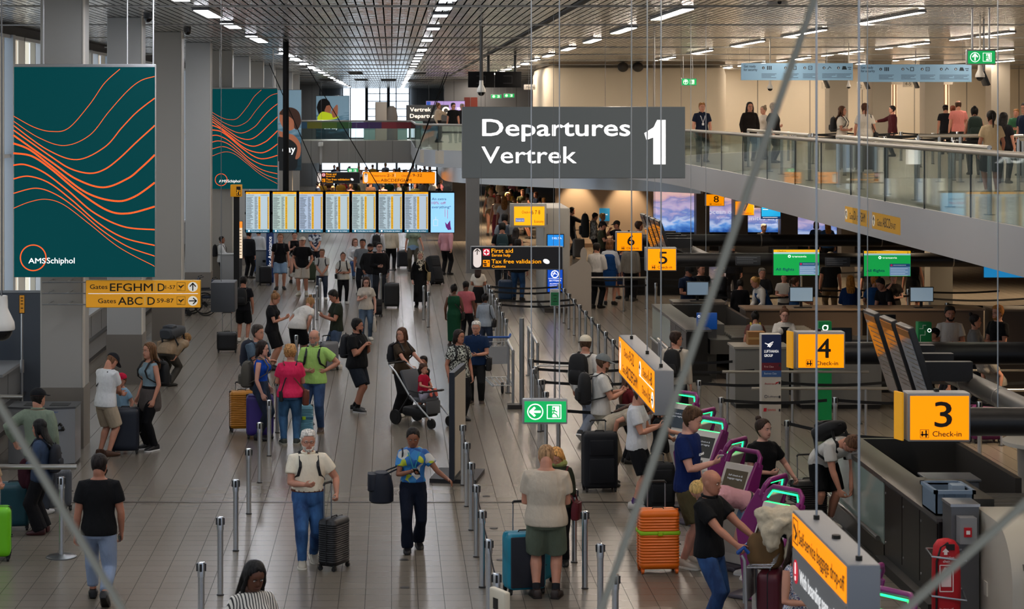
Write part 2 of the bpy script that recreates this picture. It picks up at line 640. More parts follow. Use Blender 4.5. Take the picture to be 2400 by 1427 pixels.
slab('wall_left_rear',(XW-0.25,122,0),(XW,192,CEIL),mat('6F7070',0.6,kind='panels',scale=1.2))
slab('wall_right',(30,4,0),(30.3,200,CEIL),mat('C2B59F',0.7))
slab('wall_end',(-9,192,0),(30,192.4,CEIL),mat('7C7F82',0.6,kind='panels',scale=1.2))
wd=thing('window_%d'%(n+1),'x','x',(-0.9,191.8,0.2))
del wd['label'],wd['category']
wd['kind']='structure'
MB().box((-3.6,0.02,0),(2.6,0.05,CEIL-0.2)).build('pane',mat('D6E4F2',0.4,emit=2.2),wd,smooth=False)
fr=MB()
for x in(-3.6,-2.9,-1.5,-0.2,0.5,1.3,2.5):
 fr.box((x,-0.06,0),(x+(0.28 if x in(-1.5,0.5)else 0.1),0,CEIL-0.2))
for z in(1.2,2.6,3.9,4.6,5.3,6.0,6.7):
 fr.box((-1.5,-0.05,z),(2.6,0.0,z+0.07))
fr.build('window_frame',mat('23272C',0.5),wd,smooth=False)
wd=thing('window_%d'%(n+2),'x','x',(-1.2,149.5,0))
del wd['label'],wd['category']
wd['kind']='structure'
MB().box((-3.8,0.02,0.1),(4.4,0.05,3.4)).build('pane',mat('C9DAEA',0.4,emit=2.2),wd,smooth=False)
fr=MB()
for x in(-3.9,-2.6,-1.2,0.1,1.5,2.9,4.4):
 fr.box((x,-0.08,0),(x+0.16,0,3.4))
fr.box((-3.9,-0.08,1.1),(4.5,0,1.2)).box((-3.9,-0.08,3.3),(4.5,0,3.5))
fr.build('window_frame',mat('5A5E62',0.5),wd,smooth=False)
colm=mat('9C9C99',0.55,kind='panels',scale=40)
plinth=mat('7A746C',0.5,0.3)
for k in range(11):
 y=34.3+8.05*k
 c=MB().box((-5.76,y,0.0),(-5.06,y+0.72,CEIL)).build('column',mat('A09F9B',0.5),smooth=False,bevel=0.02)
 struct(c)
 c['label']='grey square hall column'
 q=MB().box((-5.772,y-0.012,0),(-5.048,y+0.73,1.0)).build('column_plinth',plinth,c,smooth=False)
 q2=MB().box((-5.068,y-0.006,1.0),(-5.05,y+0.2,CEIL)).build('column_lit_strip',mat('BDB8AE',0.5),c,smooth=False)  # paler strip paints the lit right side of the column
slab('wall_left_partition',(-6.6,78.0,0),(-4.2,78.2,3.6),mat('9AA3B0',0.55,kind='panels',scale=1.1))
slab('wall_rear_left',(-9,150,0),(-5.2,150.3,CEIL),mat('6E6E6C',0.6,kind='panels',scale=1.3))
slab('wall_rear_right',(3.4,134,UP),(30,134.3,CEIL),mat('77787A',0.6,kind='panels',scale=2.0))
# ------------------------------------------------------------------ ceiling rods and lamps
for k in range(20):
 y=27.8+8.0*k
 o=MB().cyl((-8.2,y,CEIL-0.1),(29.5,y,CEIL-0.1),0.018,n=8).build('ceiling_rail',mat('A8A8A6',0.5,0.2))
 struct(o)
lamp_white=mat('F6F8FF',0.5,emit=40.0)
lamp_warm=mat('FFEEDC',0.5,emit=85.0)
lamp_case=mat('6B6B6B',0.4,0.6)
def lamp(x,y0,y1,w,m,label,group):
 t=thing('ceiling_light',label,'ceiling light',(x,(y0+y1)/2,CEIL-0.05),0,group)
 h=(y1-y0)/2
 MB().box((-w/2-0.03,-h-0.03,0),(w/2+0.03,h+0.03,0.045)).build('housing',lamp_case,t,smooth=False)
 MB().box((-w/2,-h,-0.008),(w/2,h,0.002)).build('diffuser',m,t,smooth=False)
rows=[(-3.5,[(8,3),(14,3),(20,3),(26,3),(32,3),(38.4,3.0),(44.4,2.6),(52,5),(67.6,5),(75,4)]+[(83+7*k,2.5)for k in range(14)],0.26,lamp_white,'ceiling lamp in the row above the left aisle','lamps above the left aisle'),(0.95,[(10,2),(18,2),(26,2),(33,2),(37.2,0.9),(40.2,0.9),(46.8,1.0),(54.6,1.4),(63.4,2.0),(69,2.2)]+[(74+5*k,1.4)for k in range(22)],0.26,lamp_white,'short ceiling lamp in the row down the middle of the hall','lamps down the middle of the hall'),(5.38,[(12,3),(20,3),(29,3),(37.9,4.6),(46.7,3.6),(54.5,3),(62,3),(70,3)]+[(77+6*k,2.2)for k in range(13)],0.2,lamp_warm,'ceiling lamp in the row before the cream wall block','lamps before the cream wall block'),(9.95,[(10,4),(20,4),(30,4),(39.2,5.0),(48,5),(56,5),(65,5),(73.5,5)],0.1,lamp_warm,'slim ceiling strip lamp above the balcony rail','strip lamps above the balcony rail'),(14.8,[(20,4),(30,4),(41,5),(49.8,5.4),(57.7,6),(65.7,6),(74,6),(83,6),(91,4)],0.1,lamp_warm,'slim ceiling strip lamp above the security queue','strip lamps above the security queue'),(19.0,[(34,5),(44,5),(54,5),(64,5),(74,5),(84,5),(91,4)],0.1,lamp_warm,'slim ceiling strip lamp at the far right of the upper floor','strip lamps at the far right of the upper floor'),(23.5,[(60,5),(70,5),(79,4),(85,4),(91,4)],0.1,lamp_warm,'slim ceiling strip lamp above the lit security lanes','strip lamps above the lit security lanes'),]
for x,ys,w,m,label,group in rows:
 for a,l in ys:
  lamp(x,a,a+l,w,m,label,group)
for u0,v0,u1,v1 in((817,168,850,176),(832,185,862,190),(893,186,928,191),(970,171,997,176),(955,187,1013,194),(752,186,788,190)):
 Y=(CEIL-ZC-0.03)*F/(V0-(v0+v1)/2)
 a,b=P(u0,v0,Y),P(u1,v1,Y)
 dv=Y*Y*(v1-v0)/(F*2.07)
 tag(MB().box((a.x,Y-dv/2,CEIL-0.03),(b.x,Y+dv/2,CEIL)).build('ceiling_vent',mat('0A0A0A',0.9),smooth=False),'dark open grille in the ceiling at the far end of the hall','ceiling vent','ceiling grilles at the far end')
# ------------------------------------------------------------------ balcony: upper floor slab, fascia, glass balustrade
edge=[(8.5,14.0),(8.5,28.0),(8.5,35.0),(8.5,44.0),(8.53,54.0),(8.48,60.6),(8.1,65.5),(6.9,70.5),(5.0,75.2),(3.2,78.2),(1.8,80.2),(1.15,82.0),(0.98,85.0),(1.0,94.0),(1.0,104.0),(-5.0,104.0)]
beige=mat('C9BFB0',0.35)
poly=edge+[(-5.0,110.0),(1.3,110.0),(1.5,150.0),(30.0,150.0),(30.0,14.0)]
struct(MB().prism(poly[::-1],UP-0.5,UP).build('floor_upper',mat('BFB4A2',0.3,spec=0.4),smooth=False))
fas=mat('A9ACB0',0.34,0.3)
def band(pts,z0,z1,t,m,name,joint=True):
 mb=MB()
 N=len(pts)
 nrm=[]
 for i in range(N):
  a=V(pts[max(0,i-1)]+(0,))
  b=V(pts[min(N-1,i+1)]+(0,))
  d=(b-a).normalized()
  nrm.append(V((d.y,-d.x,0)))
 rings=[[V((p[0],p[1],z0)),V((p[0],p[1],z1)),V((p[0],p[1],z1))+nrm[i]*t,V((p[0],p[1],z0))+nrm[i]*t]for i,p in enumerate(pts)]
 mb.loft(rings)
 return mb.build(name,m,smooth=True,angle=0.6)
def resample(pts,step):
 out=[]
 for(x0,y0),(x1,y1)in zip(pts,pts[1:]):
  l=math.hypot(x1-x0,y1-y0)
  k=max(1,round(l/step))
  out+=[(x0+(x1-x0)*i/k,y0+(y1-y0)*i/k)for i in range(k)]
 return out+[pts[-1]]
def smooth_pts(pts,it=2):
 for _ in range(it):
  out=[pts[0]]
  for a,b in zip(pts,pts[1:]):
   out+=[(a[0]*.75+b[0]*.25,a[1]*.75+b[1]*.25),(a[0]*.25+b[0]*.75,a[1]*.25+b[1]*.75)]
  pts=out+[pts[-1]]
 return pts
curve=smooth_pts(edge[:15],2)
struct(band([(x-0.035,y)for x,y in curve],UP-0.64,UP+0.02,0.12,fas,'trim_3'))
struct(band([(1.0,100.0),(1.0,103.9),(-5.0,103.9)],UP-1.1,UP+0.02,0.12,mat('8C8A86',0.5,kind='panels',scale=1.35),'trim_4'))
struct(band(smooth_pts([(2.1,90.0),(2.1,82.0),(2.3,79.2),(3.4,77.0),(5.4,73.8),(7.3,71.6),(8.9,70.4),(10.2,68.4)],2),2.79,3.34,0.1,mat('B4B9BE',0.25,0.35),'trim_5'))
glass=mat('EAF2EE',kind='glass')
panes=resample([(8.5,17.0),(8.5,28.0),(8.5,44.0),(8.53,54.0),(8.48,60.6),(8.1,65.5),(6.9,70.5),(5.0,75.2),(3.2,78.2),(1.8,80.2),(1.15,82.0),(0.98,85.0),(1.0,94.0),(1.0,104.0),(-5.0,104.0)],2.9)
bal=thing('glass_balustrade','long clear glass balustrade with steel handrail along the upper floor edge','balustrade',(8.4,45,UP))
base=bal.location.copy()
rail=[V((x,y,UP+0.99))-base for x,y in smooth_pts([(8.5,17.0)]+panes[3:],1)]
MB().tube(rail,0.045,10).build('handrail',mat('A39E95',0.4,0.6),bal)
for a,b in zip(panes,panes[1:]):
 d=V((b[0]-a[0],b[1]-a[1],0)).normalized()
 nn=V((-d.y,d.x,0))*0.012
 p0=V((a[0],a[1],UP+0.03))+d*0.02-base
 p1=V((b[0],b[1],UP+0.03))-d*0.02-base
 up=V((0,0,0.92))
 MB().add([p0-nn,p1-nn,p1-nn+up,p0-nn+up,p0+nn,p1+nn,p1+nn+up,p0+nn+up],[(0,1,2,3),(7,6,5,4),(0,4,5,1),(1,5,6,2),(2,6,7,3),(3,7,4,0)]).build('glass_pane',glass,bal,smooth=False)
 MB().box(V((a[0]-0.012,a[1]-0.012,UP))-base,V((a[0]+0.012,a[1]+0.012,UP+0.96))-base).build('post',mat('1B2224',0.4),bal,smooth=False)
cols=['6B1F2A','7A2430','3C2A5A','432C62','2F5A2C','4E6B1E','6B6B1A','274F6B']
for i,c in enumerate(cols):
 x1,x0=1.0-i*0.74,1.0-(i+1)*0.74
 MB().box(V((x0,103.86,UP+0.62))-base,V((x1,103.92,UP+0.94))-base).build('coloured_film',mat(c,0.4,emit=0.06),bal,smooth=False)
# ------------------------------------------------------------------ upper floor walls
cream=mat('D6C9B2',0.6)
b=thing('wall_block','x','x',(9.95,84.0,UP))
del b['label'],b['category']
b['kind']='structure'
MB().rbox((-3.75,0,0),(3.55,8.0,3.36),0.4,n=6).build('wall_panel',cream,b)
MB().box((-3.6,0.2,3.36),(3.5,8.0,CEIL-UP)).build('wall_top',mat('8A7B66',0.6),b,smooth=False)
slab('wall_upper_rear',(13.4,96,UP),(30,96.3,CEIL),mat('DCCFB8',0.6,kind='panels',scale=2.4))
for x in(17.55,19.25,21.3,23.9):
 struct(MB().box((x-0.37,82,UP),(x+0.37,82.8,CEIL)).build('column',mat('A39A8B',0.6),smooth=False))
lane=mat('FFD9B0',0.5,emit=1.1)
for i,(x0,x1)in enumerate(((20.0,20.85),(22.0,23.0))):
 t=thing('security_lane',('bright security lane with louvred panels between the upper columns, the one beside sign 4-5','bright security lane with louvred panels between the upper columns, next to the pink shirt')[i],'security lane',(0,86,UP))
 MB().box((x0,0.2,0),(x1,0.3,2.6)).build('lit_panel',lane,t,smooth=False)
 sl=MB()
 for k in range(7):
  x=x0+(x1-x0)*(k+0.5)/7
  sl.box((x-0.02,0.1,0),(x+0.02,0.18,2.6))
 sl.build('louvre',mat('9A7C62',0.5),t,smooth=False)
 MB().box((x0-0.1,0,2.6),(x1+0.1,0.35,2.95)).build('lintel',mat('E8DCC8',0.5),t,smooth=False)
# ------------------------------------------------------------------ ground floor on the right, under the balcony
slab('wall_rear_ground',(6.6,84.0,0),(30,84.3,UP-0.5),mat('B8A594',0.6,kind='panels',scale=6.0))
slab('baseboard_rear',(6.6,83.92,0),(30,84.0,0.16),mat('6A5647',0.5))
for u0,u1,vb in((1060,1093,565),(1093,1124,640)):
 g0,g1=G(u0,vb),G(u1,vb)
 struct(MB().box((g0.x,g0.y,0),(g1.x,g0.y+0.6,3.5)).build('column',mat('77797B' if u0>1070 else '6A665F',0.5),smooth=False))
for u0,u1,vb in((1632,1663,590),(1720,1753,590),(1830,1870,590),(1972,2003,650),(2180,2233,735)):
 g0,g1=G(u0,vb),G(u1,vb)
 struct(MB().box((g0.x,g0.y,0),(g1.x,g0.y+0.6,UP-0.5)).build('column',mat('6B665F' if u0<2100 else '78766F',0.5),smooth=False))
for i,(u0,u1,vt,vb,words,sub)in enumerate(((1531,1632,448,545,'',''),(1660,1722,462,545,'ocean of','for unrivalled'),(1750,1832,486,545,'unites airpl','connecting more areas'),(1868,1962,500,562,'',''))):
 bd=Board('light_box',('lit backdrop of violet clouds, leftmost under the balcony','lit cloud backdrop reading ocean of','lit cloud backdrop reading unites airpl','lit blue cloud backdrop behind the seated staff')[i],'light box',u0,vt,u1,vb,82.0,0.12)
 bd.housing(mat('3A3A3E',0.5))
 bd.panel(u0+1,vt+1,u1-1,vb-1,mat('8F9BD0',0.5,emit=0.85,kind='clouds'),'picture')
 MB().box((-bd.w/2,0.01,-bd.root.location.z),(bd.w/2,0.1,-bd.h/2)).build('base',mat('2A2A2E',0.5),bd.root,smooth=False)
 if words:
  bd.text(words,u0+1,vt+48-i*9,11,mat('E8ECF5',0.5,emit=0.7),u1-u0-3)
  bd.text(sub,u0+20,vt+59-i*9,4,mat('E8ECF5',0.5,emit=0.7))
for i,x in enumerate((7.45,9.45)):
 t=thing('spotlight','warm recessed spotlight washing the brown wall, the %s one'%('left' if i==0 else 'right'),'spotlight',(x,83.2,UP-0.53))
 MB().cyl((0,0,0),(0,0,0.03),0.09).build('trim_ring',STEEL(),t)
 MB().cyl((0,0,-0.004),(0,0,0.0),0.07).build('lens',mat('FFE0B0',0.5,emit=20),t)
 ld=bpy.data.lights.new('spot','SPOT')
 ld.energy=480
 ld.color=(1.0,0.72,0.42)
 ld.spot_size=radians(62)
 ld.spot_blend=0.6
 ld.shadow_soft_size=0.08
 lo=bpy.data.objects.new('spot_bulb',ld)
 C.objects.link(lo)
 lo.parent=t
 lo.location=(0,0,-0.03)
 lo.rotation_euler=(radians(16),0,0)
for(x,y)in((11,34),(14,40),(10.5,44),(15,50),(11,56),(16,62),(12,70),(17,74),(8.5,80),(13.5,82),(11,62),(14,58),(17,56),(13,66),(19,62),(4.5,88),(4.5,98),(0,107),(-3,107),(4,115),(4,130)):  # unseen downlights, added to brighten the ground floor and the far crowd
 t=thing('fill_downlight','round warm fill light added under the upper floor slab','fill_downlight',(x,y,UP-0.53),0,'added fill lights under the upper floor slab')
 MB().cyl((0,0,0),(0,0,0.02),0.16).build('trim_ring',STEEL(),t)
 MB().cyl((0,0,-0.006),(0,0,0.0),0.13).build('lens',mat('FFDDB0',0.5,emit=14),t)
 ld=bpy.data.lights.new('fill_downlight','SPOT')
 ld.energy=1000 if y<84 else 2600
 ld.color=(1.0,0.74,0.48)
 ld.spot_size=radians(125)
 ld.spot_blend=0.7
 ld.shadow_soft_size=0.15
 lo=bpy.data.objects.new('fill_bulb',ld)
 C.objects.link(lo)
 lo.parent=t
 lo.location=(0,0,-0.03)
# ------------------------------------------------------------------ signs, screens, banners
YEL=lambda e=1.0:mat('F59000',0.5,emit=e*.9,spec=0.2)
YELD=lambda:mat('DE9A1C',0.5,emit=0.3)
INK=lambda:mat('15120C',0.6)
WHT=lambda e=1.0:mat('FFFFFF',0.5,emit=e)
GREYH=lambda:mat('8F9193',0.4,0.3)
GRN=lambda e=1.0:mat('0A9A4E',0.4,emit=e)
def spline(pts,n=10):
 out=[]
 q=[pts[0]]+pts+[pts[-1]]
 for i in range(1,len(q)-2):
  p0,p1,p2,p3=q[i-1:i+3]
  for k in range(n):
   t=k/n
   out.append(tuple(0.5*(2*p1[j]+(p2[j]-p0[j])*t+(2*p0[j]-5*p1[j]+4*p2[j]-p3[j])*t*t+(3*p1[j]-p0[j]-3*p2[j]+p3[j])*t**3)for j in(0,1)))
 return out+[pts[-1]]
WAVES=[([(32,272),(80,298),(121,308),(161,300),(210,245),(245,195),(281,162)],1.6),([(32,284),(90,322),(151,341),(210,317),(255,262),(298,214),(330,189),(363,179)],1.6),([(32,294),(110,350),(180,374),(245,345),(285,300),(315,268),(340,247),(363,230)],2.4),([(32,305),(120,367),(165,395),(210,406),(245,397),(280,371),(320,333),(363,294)],3.0),([(32,317),(120,379),(180,420),(242,439),(298,419),(330,394),(363,363)],3.8),([(32,336),(70,351),(120,389),(200,450),(270,471),(315,461),(363,428)],4.0),([(32,359),(75,366),(120,396),(180,446),(250,492),(300,500),(363,484)],4.0),([(32,387),(60,386),(105,405),(160,447),(220,498),(290,531),(363,538)],3.2),([(32,419),(68,413),(116,429),(170,470),(230,522),(290,557),(363,575)],2.8),([(32,453),(84,441),(130,455),(180,489),(240,540),(300,578),(363,600)],2.2),([(32,488),(70,473),(109,467),(150,480),(210,525),(280,580),(363,624)],1.5),]
def wave_banner(u0,v0,u1,v1,Y,label):
 b=Board('banner',label,'banner',u0,v0,u1,v1,Y,0.14,group='teal wave banners')
 b.housing(mat('A9ABAD',0.4,0.3))
 sx,sy=(u1-u0)/332.0,(v1-v0)/500.0
 X=lambda x,y:(u0+(x-32)*sx,v0+(y-150)*sy)
 p,q=X(33,157),X(363,649)
 b.panel(p[0],p[1],q[0],q[1],mat('004246',0.5,emit=0.75,kind='lit'),'poster')
 for ln,w in WAVES:
  pts=[X(min(x,362),y)for x,y in spline(ln)]
  b.strokes([[p for p in pts if p[1]>v0+7*sy]],w*sx,mat('F06426',0.4,emit=0.7),'wave_line')
 c=X(78,604)
 b.ring(c[0],c[1],30*sx,2.6*sx,mat('F06426',0.4,emit=0.7),'logo_ring')
 t=X(67,617)
 o=b.text('AMS',t[0],t[1],13*sy,WHT(0.8),40*sx,bold=0.01)
 t=X(110,617)
 b.text('Schiphol',t[0],t[1],14*sy,WHT(0.8),65*sx,bold=0.009)
 return b
b1=wave_banner(32,150,364,650,33.4,'large teal hanging banner with orange wave lines on the nearest column')
b2=wave_banner(497,205,651,443,66.2,'smaller teal hanging banner with orange wave lines above the departure screens')
for b,us in((b1,(100,297,376)),(b2,(515,640))):
 for u in us:
  b.cable(min(u,b.uc+b.w/b.k/2-6),CEIL,mat('C9CBCD',0.4,0.4),0.012 if b is b1 else 0.02,name='hanging_rod')
b=Board('banner','dark photo banner of a man with his hand raised, half hidden behind the black pole','banner',584,210,707,400,88.0,0.12)
b.housing(mat('5B6166',0.4,0.3))
b.panel(585,211,706,399,mat('2D4C5C',0.4,emit=0.55,kind='photo'),'picture')
sk,hr,jk=mat('A9674A',0.5,emit=0.35),mat('3A2114',0.5,emit=0.3),mat('14181B',0.5,emit=0.3)
b.poly(spline([(640,330),(660,318),(688,322),(700,345),(698,372),(690,398),(640,398)],4),jk,'picture_figure',-0.009)
b.poly(spline([(655,262),(672,255),(690,262),(697,278),(694,296),(680,306),(664,300),(655,282)],4),sk,'picture_figure',-0.010)
b.poly(spline([(654,268),(664,254),(684,252),(700,262),(706,285),(698,303),(690,300),(688,282),(676,272)],4),hr,'picture_figure',-0.011)
b.poly(spline([(652,306),(672,312),(690,318),(704,338),(703,366),(692,372),(697,345),(682,328),(655,320)],4),sk,'picture_figure',-0.012)
b.text('day',662,357,17,WHT(0.8),30,bold=0.009,y=-0.02)
for u in(610,700):
 b.cable(u,CEIL)
b=Board('banner','photo banner of a woman in a yellow top seen beyond the bridge','banner',740,224,819,326,138.0,0.12)
b.housing(mat('5B6166',0.4,0.3))
b.panel(741,225,818,325,mat('2F4C5A',0.4,emit=0.7,kind='photo'),'picture')
b.poly(spline([(742,252),(748,236),(762,231),(773,240),(774,256),(764,272),(748,272)],4),mat('0D0B0A',0.6),'picture_figure',-0.009)
b.poly(spline([(765,248),(774,247),(776,258),(771,270),(762,272),(761,258)],4),sk,'picture_figure',-0.010)
b.poly(spline([(744,274),(755,262),(775,266),(794,274),(780,280),(744,282)],4),mat('B5C41A',0.5,emit=0.6),'picture_figure',-0.011)
b.poly(spline([(776,262),(788,246),(792,250),(790,272),(780,276)],4),sk,'picture_figure',-0.012)
b.text('the day',759,302,9,WHT(0.9),33,bold=0.009)
for u in(750,810):
 b.cable(u,CEIL)
b=Board('departures_sign','large grey hanging sign with white letters reading Departures Vertrek 1','sign',1083,250,1606,418,45.0,0.22)
b.housing(mat('77797A',0.4,0.3))
b.panel(1084,251,1605,417,mat('585C5D',0.5,emit=0.55,kind='lit'),'face')
b.text('Departures',1131,318,41,WHT(0.95),345,bold=0.018)
b.text('Vertrek',1129,382,41,WHT(0.95),222,bold=0.008)
b.poly([(1531,385),(1560,385),(1560,281),(1540,281),(1532,298),(1510,312),(1515,328),(1531,322)],WHT(0.95),'numeral')
for u in(1128,1240,1420,1533,1598):
 b.cable(u,CEIL)
b=Board('gate_sign','yellow gate sign bracketed to the nearest column reading Gates EFGHM D 1-57','sign',201,657,470,721,33.7,0.1)
b.housing(mat('C9961F',0.5))
b.panel(202,658,469,720,YELD(),'face')
b.text('Gates',211,677,11,INK(),41,bold=0.009)
b.text('EFGHM',258,682,19,INK(),100,bold=0.009)
b.text('D',370,682,19,INK(),16,bold=0.01)
b.text('1-57',388,677,9,INK(),23,bold=0.009)
b.text('Gates',230,710,11,INK(),42,bold=0.009)
b.text('ABC',277,714,19,INK(),57,bold=0.01)
b.text('D',346,714,19,INK(),17,bold=0.01)
b.text('59-87',368,709,10,INK(),39,bold=0.009)
b.strokes([[(207,688),(464,688)]],1.6,WHT(0.3),'divider')
b.strokes([[(363,662),(363,682)],[(340,694),(340,714)]],1.4,mat('F4DFA0',0.5),'divider')
for v in(672,705):
 b.strokes([[(415,v-10),(434,v-10),(434,v+9),(415,v+9),(415,v-10)]],0.7,INK(),'pictogram_box')
 b.poly([(418,v-4),(420,v-4),(423,v-1),(430,v-5),(432,v-4),(427,v),(424,v+4),(422,v+4),(423,v+1),(420,v+1)],INK(),'plane_pictogram')
 b.strokes([[(416,v+7),(425,v+7)]],1.0,INK(),'plane_pictogram')
 b.disc(452,v,11.5,mat('F3EFE2',0.5,emit=0.25),'arrow_disc')
b.arrow(452,672,17,0,INK(),2.6)
b.arrow(452,705,17,90,INK(),2.6)
br=MB()
for v in(662,688,714):
 x0,z=b.xz(98,v)
 x1,_=b.xz(203,v)
 br.tube([(x0,0.04,z),(x1,0.04,z)],0.012,6)
 for k in(.08,.4):
  br.tube([(x0+k,0.04,z),(x0+k,.62,z)],0.012,6)
br.build('bracket',mat('B9BBBD',0.3,0.8),b.root)
def aid_sign(u0,v0,u1,v1,Y,label,cables):
 b=Board('direction_sign',label,'sign',u0,v0,u1,v1,Y,0.12)
 sx,sy=(u1-u0)/217.0,(v1-v0)/55.0
 X=lambda x,y:(u0+(x-1103)*sx,v0+(y-577)*sy)
 A=lambda x,y,x2,y2:X(x,y)+X(x2,y2)
 b.housing(mat('8B8D8E',0.4,0.4))
 b.panel(*A(1105,579,1318,630),mat('17161A',0.45),'face')
 b.pill(*A(1109,582,1128,627),mat('E9DCD6',0.5,emit=0.55),'arrow_pill')
 b.arrow(*X(1118.5,590),13*sx,0,INK(),1.9*sx)
 b.panel(*A(1132,583,1148,599),mat('C2122E',0.5,emit=0.6),'first_aid_pictogram',-0.009,0.002)
 b.disc(*X(1140,591),7*sx,WHT(0.6),'first_aid_pictogram',-0.011)
 b.strokes([[X(1135,591),X(1145,591)],[X(1140,586),X(1140,596)]],3.2*sx,mat('C2122E',0.5,emit=0.6),'first_aid_pictogram',-0.013)
 b.panel(*A(1132,609,1148,625),YEL(0.8),'customs_pictogram',-0.009,0.002)
 b.strokes([[X(1133,618),X(1140,618)],[X(1135,622),X(1140,622)]],3.2*sx,INK(),'customs_pictogram',-0.011)
 b.disc(*X(1137,613),2*sx,INK(),'customs_pictogram',-0.011)
 b.disc(*X(1145,614),1.6*sx,INK(),'customs_pictogram',-0.011)
 y=mat('FFA500',0.5,emit=0.85)
 b.text('First aid',*X(1152,592),10*sy,y,50*sx,bold=0.009)
 b.text('Eerste hulp',*X(1153,601),6.8*sy,y,43*sx,bold=0.01)
 b.text('Tax free validation',*X(1152,617),10*sy,y,116*sx,bold=0.009)
 b.text('Customs',*X(1153,627),6.8*sy,y,32*sx,bold=0.01)
 c=X(1280.5,612.5)
 b.poly([(c[0]+(7.6*cos(t)-1.2*sin(t))*sx,c[1]+(5.2*sin(t)+2.6*cos(t))*sy)for t in[2*pi*k/20 for k in range(20)]],WHT(0.6),'oval_mark')
 for u in cables:
  b.cable(X(u,0)[0],CEIL)
 return b
aid_sign(1103,577,1320,632,40.0,'black hanging sign reading First aid and Tax free validation, the larger nearer one',(1128,1298))
aid_sign(741,403,844,430,85.0,'small distant black hanging sign reading First aid, left of the orange Departures 2-3 sign',(1128,1298))
b=Board('direction_sign','distant orange hanging sign reading Departures 2-3 Check-in 9-32','sign',850,403,1020,430,85.0,0.12)
b.housing(mat('B5761A',0.5))
b.panel(850.5,403.5,1019.5,429.5,mat('F08A0A',0.4,emit=0.95),'face')
b.pill(853,406,862,428,mat('F0E2D8',0.5,emit=0.6),'arrow_pill')
b.arrow(857.5,410,7,0,INK(),1.2)
b.text('Departures',873,414,5,INK(),32)
b.text('2-3',907,414,7,INK(),16,bold=0.009)
b.strokes([[(926,406),(926,415)]],0.7,WHT(0.5),'divider')
b.text('Check-in',941,414,5,INK(),24)
b.text('9-32',967,414,7.5,INK(),22,bold=0.009)
b.text('Gates',874,426,5,INK(),16)
b.text('ABCDEFGHM',892,426,7.5,INK(),72,bold=0.009)
for u in(865,1005):
 b.cable(u,CEIL)
def exit_sign(u0,v0,u1,v1,Y,label,ang,cables,e=0.9,rod=0.004):
 b=Board('exit_sign',label,'sign',u0,v0,u1,v1,Y,0.09)
 h=v1-v0
 w=u1-u0
 b.housing(mat('9B9D9E',0.4,0.4))
 b.panel(u0+w*.04,v0+h*.09,u1-w*.03,v1-h*.08,GRN(e),'face')
 W_=WHT(e)
 cu,cv,r=u0+w*.28,v0+h*.5,h*.30
 b.ring(cu,cv,r,h*.035,W_,'arrow_ring',n=28)
 b.arrow(cu,cv,h*.40,ang,W_,h*.085)
 du,dv=u0+w*.70,v0+h*.5
 q=h*.27
 b.strokes([[(du-q,dv-q),(du+q,dv-q),(du+q,dv+q),(du-q,dv+q),(du-q,dv-q)]],h*.03,W_,'running_man_pictogram')
 b.poly([(du-q*.25,dv-q*.8),(du+q*.75,dv-q*.8),(du+q*.75,dv+q*.8),(du-q*.25,dv+q*.8)],W_,'running_man_pictogram',-0.009)
 g=GRN(e)
 b.disc(du+q*.0,dv-q*.5,q*.15,g,'running_man_pictogram',-0.012)
 b.strokes([[(du+q*.02,dv-q*.3),(du-q*.1,dv+q*.2),(du+q*.3,dv+q*.35),(du+q*.55,dv+q*.75)],[(du-q*.1,dv+q*.2),(du-q*.5,dv+q*.6)],[(du-q*.5,dv-q*.05),(du,dv-q*.2),(du+q*.45,dv+q*.05)]],q*.17,g,'running_man_pictogram',-0.012)
 for u in cables:
  b.cable(u,CEIL,mat('A9ABAD',0.35,0.7),rod)
 return b
exit_sign(1225,935,1330,994,21.5,'green exit sign with left arrow hanging low over the queue posts',270,(1246,1312),rod=0.006)
exit_sign(2266,116,2334,152,39.0,'green exit sign with upward arrow above the security panel on the right',0,(2280,2320),rod=0.02)
exit_sign(1597,183,1633,201,74.0,'green exit sign with upward arrow before the cream wall block',0,(1602,1624),rod=0.012)
exit_sign(814,394,840,405,100.0,'small distant green exit sign above the black First aid sign',270,(818,836))
exit_sign(1150,221,1176,231,120.0,'tiny distant green exit sign on the upper floor, the left of two',270,(1155,1170))
exit_sign(1180,219,1206,229,121.0,'tiny distant green exit sign on the upper floor, the right of two',270,(1185,1200))
